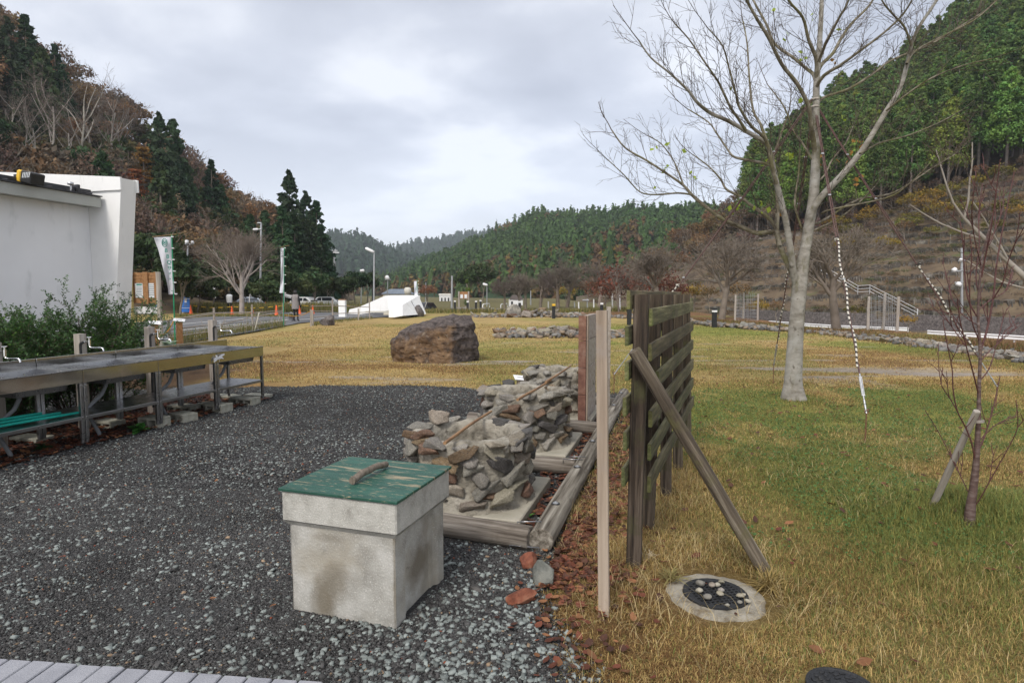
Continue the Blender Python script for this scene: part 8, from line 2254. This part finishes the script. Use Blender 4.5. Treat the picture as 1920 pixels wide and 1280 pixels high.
# ------------------------------------------------------------------ poles and lamps
def pole(px, pt, Y, w_, lab, arms=(), m='galv', name='utility_pole', cat='pole', zb=-.5, head=None):
 e_ = root_at(name, px, Y, lab, cat)
 b_ = zcol(px, Y, zb); t_ = D(px, pt, Y)
 P = lambda o: (setattr(o, 'parent', e_), setattr(o, 'matrix_parent_inverse', e_.matrix_basis.inverted()))
 mb = MB(); mb.tube([b_, t_], [w_, w_ * .75], 10); P(mb.build('pole', MT[m]))
 for (x0, y0, x1, y1, r_) in arms:
  mb = MB(); mb.tube([D(x0, y0, Y - .1), D(x1, y1, Y - .1)], r_, 6); P(mb.build('arm', MT[m]))
 if head:
  for (x0, y0, x1, y1, r_) in head:
   mb = MB(); a_, b2 = D(x0, y0, Y - .15), D(x1, y1, Y - .15); mb.tube([a_, a_.lerp(b2, .15), a_.lerp(b2, .85), b2], [r_ * .5, r_, r_, r_ * .6], 8); P(mb.build('lamp_head', MT['white_paint']))
 return e_
pole(352, 460, 52, .09, 'floodlight pole with two round lamps left of the forked bare tree', [(347, 458, 362, 458, .04)], head=[(350, 450, 350.5, 457, .15), (359, 455, 363, 454.5, .15)], name='flood_light_pole')
pole(489.5, 418, 62, .13, 'tall grey light pole with two short arms in front of the left hill', [(475, 430, 490, 430, .06), (483, 418, 490, 418, .06)], head=[(474, 430.5, 484, 430, .12)], name='light_pole')
pole(627.5, 466, 105, .28, 'concrete utility pole beside the end of the dark cedar stand', [(620, 474, 636, 474, .14), (623, 470, 633, 470, .1)])
pole(701.5, 470, 46, .075, 'white street lamp with a slanting arm in front of the distant hill', [], head=[(685, 465, 700.5, 472.5, .11)], name='street_lamp', cat='lamp')
pole(678, 508, 85, .10, 'thin lamp pole with a cross bar left of the white street lamp', [(672, 528, 683, 528, .05)], head=[(675, 508, 683, 507, .2)], name='lamp_pole')
pole(699, 506, 90, .10, 'dark pole with a cross bar just behind the white street lamp', [(695, 513, 708, 513, .06)], m='black_iron')
pole(727, 520, 92, .10, 'pole with a square lamp above the blue roofed house', [(722, 524, 732, 524, .05)], head=[(724, 517, 728, 524, .3)], name='lamp_pole')
pole(798.5, 530, 100, .1, 'thin grey pole with a cross bar above the orange tree', [(793, 538, 802, 538, .05)])
pole(847.5, 517, 62, .13, 'plain grey pole left of the far notice board', [])
pole(913, 534, 70, .07, 'lamp pole with a slanting head in front of the cherry trees', [], head=[(905, 532, 914, 535, .14)], name='street_lamp', cat='lamp')
pole(995, 545, 80, .1, 'thin pale pole between the cherry trees', [])
pole(1101, 560, 60, .08, 'pole with a white cross arm behind the cherry trees', [(1092, 563, 1104, 563, .08)])
up = pole(1803, 465, 58, .13, 'grey utility pole with a yellow and black band in front of the terraced slope', [(1797, 489, 1812, 488, .06), (1785, 510, 1805, 507, .07), (1790, 530, 1806, 528, .06)], zb=-2.1, head=[(1786, 508, 1793, 504, .22), (1795, 536, 1800, 530, .25), (1799, 487, 1806, 488, .16)])
mb = MB(); a_, b_ = D(1803, 615, 57.9), D(1803, 608, 57.9); mb.tube([a_, b_], .17, 10); o = mb.build('warning_band', MT['yellow']); o.parent = up; o.matrix_parent_inverse = up.matrix_basis.inverted()
for (px, pt, pb, Y) in [(1113, 561, 582, 60), (1162, 552, 585, 48), (1148, 550, 584, 50), (1188, 553, 590, 44), (1077, 566, 580, 62), (1028, 565, 580, 60), (955, 561, 576, 66), (1085, 566, 582, 56)]:
 b_ = zcol(px, Y, -.1); mb = MB(); mb.tube([b_, D(px, pt, Y)], .06, 8)
 tag(mb.build('support_post', MT['white_paint']), 'thin pale support post standing among the bare cherry trees', 'post', 'support posts among the cherry trees')
nb2 = root_at('notice_board', 869, 52, 'small orange wooden notice board far beyond the boulder', 'notice board')
rect_on(nb2, 'board', 'board_wood', 859.5, 547, 880.5, 560, 52, .06)
for x0 in (861, 879): vpost(nb2, x0, 51.9, 546, .12, 'post_wood', seed=2)
rect_on(nb2, 'notice_paper', 'paper', 863, 552, 868, 559, 52, .01, -.04); rect_on(nb2, 'notice_paper', 'paper', 871, 552, 876, 559, 52, .01, -.04)
ct = root_at('clipped_pine', 876, 62, 'thin clipped pine with two round tufts right of the far notice board', 'tree')
mb = MB(); mb.tube([zcol(876, 62, -.1), D(877, 545, 62), D(875, 530, 62)], [.10, .08, .05], 8); o = mb.build('trunk', MT['bark_far']); o.parent = ct; o.matrix_parent_inverse = ct.matrix_basis.inverted()
rng = np.random.default_rng(8)
V, F, C = puffs(np.array([D(876, 527.5, 62)[:], D(878, 543.5, 62)[:], D(874, 567, 62)[:]]), np.array([.27, .36, .35]), 60, .12, rng, (.09, .15, .03)); o = link('foliage', mesh_np(V, [F], C), MT['leaf_fixed']); o.parent = ct; o.matrix_parent_inverse = ct.matrix_basis.inverted()
# ------------------------------------------------------------------ bollards
BL = [(853, 566, 582, 'w'), (877, 567, 584, 'w'), (892.5, 566, 583, 'w'), (901, 568, 580, 'w'), (960, 567, 580, 'w'), (974, 567, 585, 'w'), (1038, 570, 597, 'y'), (1128, 570, 592, 'w'), (1179.5, 576, 609.5, 'y'), (1339, 577, 614, 'b')]
BLAB = ['bollard farthest left below the far notice board', 'bollard beside the far notice board', 'white topped black bollard left of the cherry trees', 'small far bollard just right of another near the notice board', 'white topped bollard behind the rounded grey boulder', 'white topped bollard right of the rounded grey boulder', 'yellow topped black bollard at the stone heaps left of the windbreak board', 'white topped bollard showing above the timber stake', 'yellow topped black bollard directly left of the wooden screen', 'black bollard with a white band between the screen and the roped tree']
for (px, pt, pb, k), lab in zip(BL, BLAB):
 b_ = G(px, pb); h = .86; w_ = .085
 e_ = empty('bollard', (b_.x, b_.y, 0), .2, lab, 'bollard', 'bollards round the lawn')
 mb = MB(); mb.box((0, 0, h / 2 - .05), (w_ * 2, w_ * 2, h + .1), None, .01); mb.build('body', MT['black_iron'], e_)
 mb = MB(); mb.box((0, 0, h - .05 if k != 'b' else h - .14), (w_ * 2.06, w_ * 2.06, .13 if k != 'b' else .10), None, .01); mb.build('band', MT['white_paint' if k != 'y' else 'yellow'], e_)
for px in (911, 945):
 b_ = G(px - 6, 578); c_ = G(px + 7, 576.5); mb = MB(); mb.tube([b_, b_ + Vector((0, 0, .3)), b_.lerp(c_, .08) + Vector((0, 0, .42)), b_.lerp(c_, .92) + Vector((0, 0, .42)), c_ + Vector((0, 0, .3)), c_], .05, 8)
 tag(mb.build('hoop_rail', MT['white_paint']), ['low white hoop rail, left one, before the cherry trees', 'low white hoop rail nearer the pavilion'][px == 945], 'rail', 'low hoop rails')
# ------------------------------------------------------------------ stones on the lawn
RKM = []
for q in range(8):
 for mm in ('rock', 'stone_tan', 'stone_rust', 'stone_grey'):
  V, F = angular_np(q * 9 + 100, 12, 3, .04, (1, .8, .62)); me = mesh_np(V, [F]); me.materials.append(MT[mm]); RKM.append((mm, me))
rs = random.Random(31)
def rocks(n, posf, smin, smax, name, lab, group, kinds=None):
 for k in range(n):
  P, s_ = posf(k); s_ = s_ or rs.uniform(smin, smax)
  pool = [m_ for mm, m_ in RKM if kinds is None or mm in kinds]
  o = bpy.data.objects.new(name, rs.choice(pool)); COL.objects.link(o)
  z = float(tz(P[0], P[1])) + (P[2] if len(P) > 2 else 0)
  o.matrix_world = Matrix.Translation((P[0], P[1], z + s_ * .28)) @ Matrix.Rotation(rs.uniform(0, 6.28), 4, 'Z') @ Matrix.Rotation(rs.gauss(0, .35), 4, 'X') @ Matrix.Diagonal((s_, s_ * rs.uniform(.7, 1.1), s_ * rs.uniform(.7, 1.15), 1))
  tag(o, lab, 'rock', group)
def heap(k):
 px = rs.uniform(930, 1172); Y = rs.uniform(20.6, 23.6); h = max(0, 1 - abs(px - 1060) / 140) * rs.random() * .18
 p = zcol(px, Y, 0); return (p.x, p.y, h), rs.uniform(.10, .25)
rocks(75, heap, .12, .3, 'rock', 'brown angular rock in the low stone heap across the lawn', 'rocks of the near stone heap', ('rock', 'stone_tan', 'stone_rust'))
def heap2(k):
 px = 885 + (1090 - 885) * rs.random(); Y = rs.uniform(38, 41); p = zcol(px, Y, 0); h = .35 * math.exp(-((px - 1020) / 35) ** 2) * rs.random()
 return (p.x, p.y, h), rs.uniform(.16, .4)
rocks(35, heap2, .1, .3, 'rock', 'rock in the farther stone heap behind the green strip of lawn', 'rocks of the far stone heap')
EDGE = [(845, 580.5), (900, 581), (960, 583), (1040, 590), (1110, 594), (1200, 598), (1260, 602), (1339, 612), (1400, 616), (1470, 622)]
def edge1(k):
 t = rs.random(); i = np.searchsorted(np.linspace(0, 1, len(EDGE)), t) - 1; i = max(0, min(len(EDGE) - 2, i)); f = t * (len(EDGE) - 1) - i
 a_, b_ = G(*EDGE[i]), G(*EDGE[i + 1]); p = a_.lerp(b_, f); return (p.x + rs.gauss(0, .2), p.y + rs.gauss(.4, .35), rs.random() * .10), rs.uniform(.10, .24)
rocks(90, edge1, .1, .3, 'rock', 'grey rock in the stone edging along the far side of the lawn', 'rocks edging the far side of the lawn', ('rock', 'stone_grey'))
EDG2 = [(1500, 622), (1600, 632), (1700, 645), (1800, 658), (1920, 676), (2000, 690)]
def edge2(k):
 t = rs.random() ** .8; i = min(len(EDG2) - 2, int(t * (len(EDG2) - 1))); f = t * (len(EDG2) - 1) - i
 a_, b_ = G(*EDG2[i]), G(*EDG2[i + 1]); p = a_.lerp(b_, f); return (p.x + rs.gauss(.2, .25), p.y + rs.gauss(.1, .25), 0), rs.uniform(.07, .18) * (1 + .35 * t)
rocks(92, edge2, .1, .3, 'rock', 'rock in the rough stone edging at the right of the lawn', 'rocks edging the right side of the lawn', ('rock', 'stone_grey', 'stone_tan'))
VV, QQ, CC = [], [], []; b = 0
def fillst(n, posf, lo_, hi_, label):
 global VV, QQ, CC, b
 P = np.array([posf(k)[0] for k in range(n)]); sz = rng.uniform(lo_, hi_, n)
 c = np.where(rng.random((n, 1)) < .5, np.array([.16, .155, .145]), np.array([.2, .155, .11])) * rng.uniform(.45, 1.5, (n, 1))
 V, F, C = stones(P[:, 0], P[:, 1], tz(P[:, 0], P[:, 1]) + P[:, 2] * .6 + sz * .3, sz, c, BOXV, BOXF, .75)
 tag(link('rubble', mesh_np(V, [F], C), pm), label, 'rubble', kind='stuff')
fillst(420, heap, .05, .14, 'small rubble between the rocks of the near stone heap'); fillst(300, heap2, .06, .18, 'small rubble of the farther stone heap')
fillst(900, edge1, .06, .17, 'small broken stones packed along the far stone edging'); fillst(700, edge2, .04, .13, 'small broken stones packed along the right stone edging')
# ------------------------------------------------------------------ guard rails, stair rail and terraces on the right
def guard(pts, zt, lab, hgt=.75, name='guard_rail', post_every=2.0, beam=.32, two=False):
 e_ = empty(name, (pts[0].x, pts[0].y, pts[0].z), 0, lab, 'guard rail')
 def P(o): o.parent = e_; o.matrix_parent_inverse = e_.matrix_basis.inverted()
 for a_, b_ in zip(pts[:-1], pts[1:]):
  d_ = (b_ - a_); L = d_.length; u_ = d_.normalized(); nrm = Vector((u_.y, -u_.x, 0)).normalized()
  if two:
   for zz in (hgt, hgt * .66, hgt * .33):
    mb = MB(); mb.tube([a_ + Vector((0, 0, zz)), b_ + Vector((0, 0, zz))], .022, 6); P(mb.build('rail', MT['white_paint']))
  else:
   mb = MB(); zc = hgt - beam / 2
   prof = [(-beam / 2, 0), (-beam / 3, .06), (-beam / 6, 0), (beam / 6, 0), (beam / 3, .06), (beam / 2, 0)]
   V = [a_ + Vector((0, 0, zc + z)) - nrm * o_ for z, o_ in prof] + [b_ + Vector((0, 0, zc + z)) - nrm * o_ for z, o_ in prof]
   V += [v + nrm * .012 for v in V]
   F = [(k, k + 1, k + 7, k + 6) for k in range(5)] + [(k + 12, k + 18, k + 19, k + 13) for k in range(5)] + [(5, 17, 23, 11), (0, 6, 18, 12)]
   mb.add(V, F); P(mb.build('beam', MT['white_paint']))
  n = max(1, int(L / post_every))
  for k in range(n + 1):
   p = a_.lerp(b_, k / n) + nrm * (.08 if not two else 0); mb = MB(); mb.tube([p - Vector((0, 0, .2)), p + Vector((0, 0, hgt + (.0 if not two else .02)))], .05 if not two else .035, 8); P(mb.build('post', MT['white_paint']))
 return e_
def gz(px, Y, z): return zcol(px, Y, z)
guard([gz(2000, 37.5, -2.0), gz(1900, 40.5, -2.0), gz(1800, 43.5, -2.0), gz(1738, 46, -2.0)], 0, 'white roadside guard rail on the right beyond the lawn edging')
guard([gz(1700, 48, -1.9), gz(1640, 50, -1.95), gz(1565, 53.5, -2.0), gz(1505, 57, -2.0), gz(1440, 62, -2.0)], 0, 'white roadside guard rail seen behind the roped tree and cherry tree', post_every=4)
s0, s1, s2, s3 = slope_pt(loft_r, 1717, 602), slope_pt(loft_r, 1630, 553), slope_pt(loft_r, 1608, 553), slope_pt(loft_r, 1522, 500)
guard([s0, s0.lerp(s1, .5), s1, s2, s2.lerp(s3, .5), s3], 0, 'white stair hand rail climbing the terraced slope behind the cherry trees', 1.05, 'stair_rail', 2.4, two=True)
guard([D(372, 538, 58) - Vector((0, 0, .7)), D(405, 540, 56) - Vector((0, 0, .7))], 0, 'short white guard rail on the bank left of the forked bare tree', .8)
guard([D(468, 548, 60) - Vector((0, 0, .8)), D(488, 550, 60) - Vector((0, 0, .8))], 0, 'short white guard rail right of the forked bare tree', .8); guard([D(533, 550, 58) - Vector((0, 0, .8)), D(547, 553, 58) - Vector((0, 0, .8))], 0, 'short white guard rail between the narrow flag and the woman', .8)
rg = np.random.default_rng(14)
fas = mat('fascine', [c3(.035, .03, .026), c3(.10, .088, .07), c3(.26, .24, .2)], 1.2, .9, .6, 10, rnd=.25)
for r_ in range(13):
 z0 = -.6 + r_ * 1.33
 uu = np.linspace(.22, 1.0, 150); vv = np.linspace(.155, .36, 260)
 U, V_ = np.meshgrid(uu, vv, indexing='ij'); Pg = loft_r.at(U, V_)
 zz = z0 + .35 * np.sin(uu * 14 + r_)
 idx = np.argmin(np.abs(Pg[:, :, 2] - zz[:, None]), 1); line = Pg[np.arange(len(uu)), idx]
 seg = []
 for i in range(len(uu) - 1):
  ok = abs(line[i][2] - zz[i]) < .3 and rg.random() > .12 and 1 < idx[i] < 255
  if ok: seg.append((line[i], line[i + 1]))
 if not seg: continue
 e_ = empty('retaining_fence', tuple(seg[0][0]), 0, f'{["lowest", "second", "third", "fourth", "fifth", "sixth", "seventh", "eighth", "ninth", "tenth", "eleventh", "twelfth", "topmost"][r_]} low brushwood retaining row counted up the terraced slope', 'retaining fence', 'retaining rows of the terraced slope')
 mb = MB(); q = Vector(seg[0][0])
 for a_, b_ in seg:
  a_, b_ = Vector(a_) - q, Vector(b_) - q; h = rg.uniform(.25, .5); j1 = rg.normal(0, .05)
  t_ = Vector((0, .10, 0)); mb.add([a_ + Vector((0, -.35, -.3)), b_ + Vector((0, -.35, -.3)), b_ + Vector((0, -.35, h + j1)), a_ + Vector((0, -.35, h)), a_ + Vector((0, .55, h)), b_ + Vector((0, .55, h + j1))], [(0, 1, 2, 3), (3, 2, 5, 4)])
  if rg.random() < .6:
   mb.tube([a_ + Vector((0, -.45, .2)), a_ + Vector((rg.uniform(-.6, -.2), -1.2, -.8))], .055, 4)
 mb.build('brushwood', fas, e_)
rw_ = [zcol(p, f_ - 1.5, -2) for p, f_ in zip(RCOL[3:], RF[3:])]
mb = MB()
for a_, b_ in zip(rw_[:-1], rw_[1:]):
 mb.add([a_, b_, b_ + Vector((0, .4, 1.5)), a_ + Vector((0, .4, 1.5)), a_ + Vector((0, 2.5, 1.5)), b_ + Vector((0, 2.5, 1.5))], [(0, 1, 2, 3), (3, 2, 5, 4)])
tag(mb.build('retaining_wall', MT['boulder_top']), 'low dark stone wall along the foot of the terraced slope', 'wall')
def cage(posts, lab):
 b0 = G(posts[0][0], posts[0][2]); e_ = empty('wire_cage', (b0.x, b0.y, 0), 0, lab, 'wire cage', 'wire cages round young trees')
 def P(o): o.parent = e_; o.matrix_parent_inverse = e_.matrix_basis.inverted()
 B = []
 for px, pt, Yk in posts:
  b_ = zcol(px, Yk, .0); t_ = D(px, pt, Yk); B.append((b_, t_)); L = t_.z
  o = log_mb(L + .1, .055, .05, 10, 6, px, .03).build('post', MT['post_wood']); o.matrix_world = Matrix.Translation((b_.x, b_.y, -.1)); P(o)
 mb = MB()
 for (a0, a1), (b0_, b1) in zip(B, B[1:] + B[:1]):
  for k in range(8): t_ = .08 + .85 * k / 7; mb.tube([a0.lerp(a1, t_), b0_.lerp(b1, t_)], .006, 3)
  for k in range(1, 7): t_ = k / 7; mb.tube([a0.lerp(b0_, t_), a1.lerp(b1, t_)], .006, 3)
 P(mb.build('wire_mesh', MT['galv']))
cage([(1377, 553, 31.0), (1392, 549, 33.5), (1419, 551, 31.5)], 'wire cage on grey posts left of the roped tree')
cage([(1626, 556, 23.3), (1655, 550, 24.0), (1681, 556, 22.3)], 'wire cage on pale posts right of the roped tree')
VV, QQ, TT, CC = [], [], [], []; b = 0
def weeds(n, pxr, Yf, Hr, wd, cols):
 global b
 px = rng.uniform(*pxr, n); Y = Yf(px) + rng.normal(0, .8, n); x = (px - CX) / FPX * Y / math.cos(PITCH)
 V, F4, F3, C = blades(x, Y, rng.uniform(*Hr, n), rng.uniform(*wd, n), np.array(cols)[rng.integers(0, len(cols), n)] * rng.uniform(.6, 1.3, (n, 1)), np.abs(rng.normal(.3, .3, n)))
 VV.append(V); QQ.append(F4 + b); TT.append(F3 + b); CC.append(C); b += len(V)
wc = [(.17, .18, .05), (.24, .19, .07), (.10, .13, .04), (.3, .24, .1)]
weeds(9000, (330, 700), lambda p: 49 + 0 * p, (.3, .9), (.02, .045), wc); weeds(6000, (330, 560), lambda p: 40 + 0 * p, (.05, .22), (.02, .04), wc)
weeds(9000, (300, 620), lambda p: 52 + 0 * p, (.3, 1.0), (.03, .06), wc)
weeds(2600, (318, 535), lambda p: np.interp(p, [318, 403, 474, 532], [17.6, 21.3, 24.8, 28.2]), (.12, .5), (.008, .016), wc)
weeds(1100, (585, 700), lambda p: np.interp(p, [583, 700], [29, 37.5]), (.05, .2), (.012, .02), wc)
weeds(5000, (800, 1330), lambda p: 48 + 0 * p, (.1, .5), (.03, .05), wc)
weeds(9000, (1200, 1990), lambda p: np.interp(p, [1200, 1500, 1700, 1920], [36, 24.5, 19.0, 15.2]), (.04, .14), (.012, .022), [(.17, .10, .05), (.24, .15, .07), (.14, .14, .05)])
me = mesh_np(np.concatenate(VV), [np.concatenate(QQ), np.concatenate(TT)], np.clip(np.concatenate(CC), 0, 1))
tag(link('weeds', me, gm), 'tall dry and yellow green weeds along the fences and banks', 'weeds', kind='stuff')
# ------------------------------------------------------------------ the air of the valley
hv = MB(); hv.box((0, 830, 80), (860, 1800, 168), None)
ho = hv.build('haze', None)
hm_ = bpy.data.materials.new('haze'); hm_.use_nodes = True; t = hm_.node_tree; t.nodes.clear()
o_ = t.nodes.new('ShaderNodeOutputMaterial'); pv = t.nodes.new('ShaderNodeVolumePrincipled'); pv.inputs['Color'].default_value = (.86, .92, 1, 1); pv.inputs['Density'].default_value = .00030; pv.inputs['Anisotropy'].default_value = .2
t.links.new(pv.outputs[0], o_.inputs['Volume']); ho.data.materials.append(hm_); ho.data.update()
tag(ho, kind='stuff')
# ------------------------------------------------------------------ labels: tell the members of each group apart by where they stand
def ordw(i): return {1: 'first', 2: 'second', 3: 'third', 4: 'fourth', 5: 'fifth'}.get(i, f'{i}th')
groups = {}
for o in list(SC.objects):
 if o.parent is None and o.get('group') and o.get('category') in ('tree', 'cedar', 'bush', 'shrub', 'post', 'pebble'): groups.setdefault(o['group'], []).append(o)
SHORT = {'brown trees on the left hillside': 'nearly leafless brown tree', 'rust coloured trees on the left hillside': 'rust orange autumn tree', 'green trees on the left hillside': 'green broadleaf tree',
 'bushes low on the left slope': 'olive bush', 'cedars of the stand at the end of the left slope': 'tall dark cedar of the stand behind the woman', 'cedars of the upper left clump': 'dark cedar of the upper left clump',
 'evergreens on the lower left slope': 'dark evergreen above the forked bare tree', 'bushes behind the car park': 'dark rounded bush behind the car park', 'cedars along the lower edge of the plantation': 'bare trunked cedar at the plantation edge',
 'cedars near the top of the right hillside': 'cedar near the skyline', 'cedars of the right hillside plantation': 'green plantation cedar', 'autumn trees on the left shoulder of the right hillside': 'rust brown tree on the shoulder',
 'autumn trees on the skyline of the right hillside': 'rust tinted bare tree on the skyline', 'brown trees at the foot of the right hillside': 'brown leafless tree', 'shrubs above the terraces': 'scrubby shrub above the terraces',
 'pale bare trees above the white building': 'pale slender bare tree above the building', 'red bushes behind the wooden screen': 'dark red bush behind the screen', 'shrubs beyond the lawn edging': 'straggly shrub beyond the lawn edging',
 'pebbles on the drain grate': 'pebble lying on the drain grate', 'support posts among the cherry trees': 'thin pale support post among the cherry trees'}
bpy.context.view_layer.update()
for g, os_ in groups.items():
 if g not in SHORT: continue
 rows_ = []
 for o in os_:
  q = in_view(o.location if o.type == 'EMPTY' else o.matrix_world @ (sum((Vector(c_) for c_ in o.bound_box), Vector()) / 8))
  if q: rows_.append((q[0], q[1], o))
 if not rows_: continue
 if len(rows_) <= 16: bands = [('', rows_)]
 else:
  rows_.sort(key=lambda r_: r_[1]); n = len(rows_); nb_ = 3 if n < 80 else 6
  nm_ = ['uppermost row', 'middle row', 'lowest row'] if nb_ == 3 else ['topmost row', 'second row down', 'third row down', 'fourth row down', 'fifth row down', 'lowest row']
  bands = [(', ' + nm_[k], rows_[k * n // nb_:(k + 1) * n // nb_]) for k in range(nb_)]
 for bn, rr in bands:
  rr.sort(key=lambda r_: r_[0]); m_ = len(rr)
  for i, (_, _, o) in enumerate(rr):
   pos = 'leftmost' if i == 0 else 'rightmost' if i == m_ - 1 else (ordw(i + 1) + ' from the left' if i < m_ / 2 else ordw(m_ - i) + ' from the right')
   side = ' of the left hillside' if 'left hillside' in g or 'left slope' in g and 'cedars' not in g and 'evergreens' not in g else (' of the right hillside' if 'right hillside' in g else '')
   o['label'] = f'{SHORT[g]}, {pos}{bn}{side}'
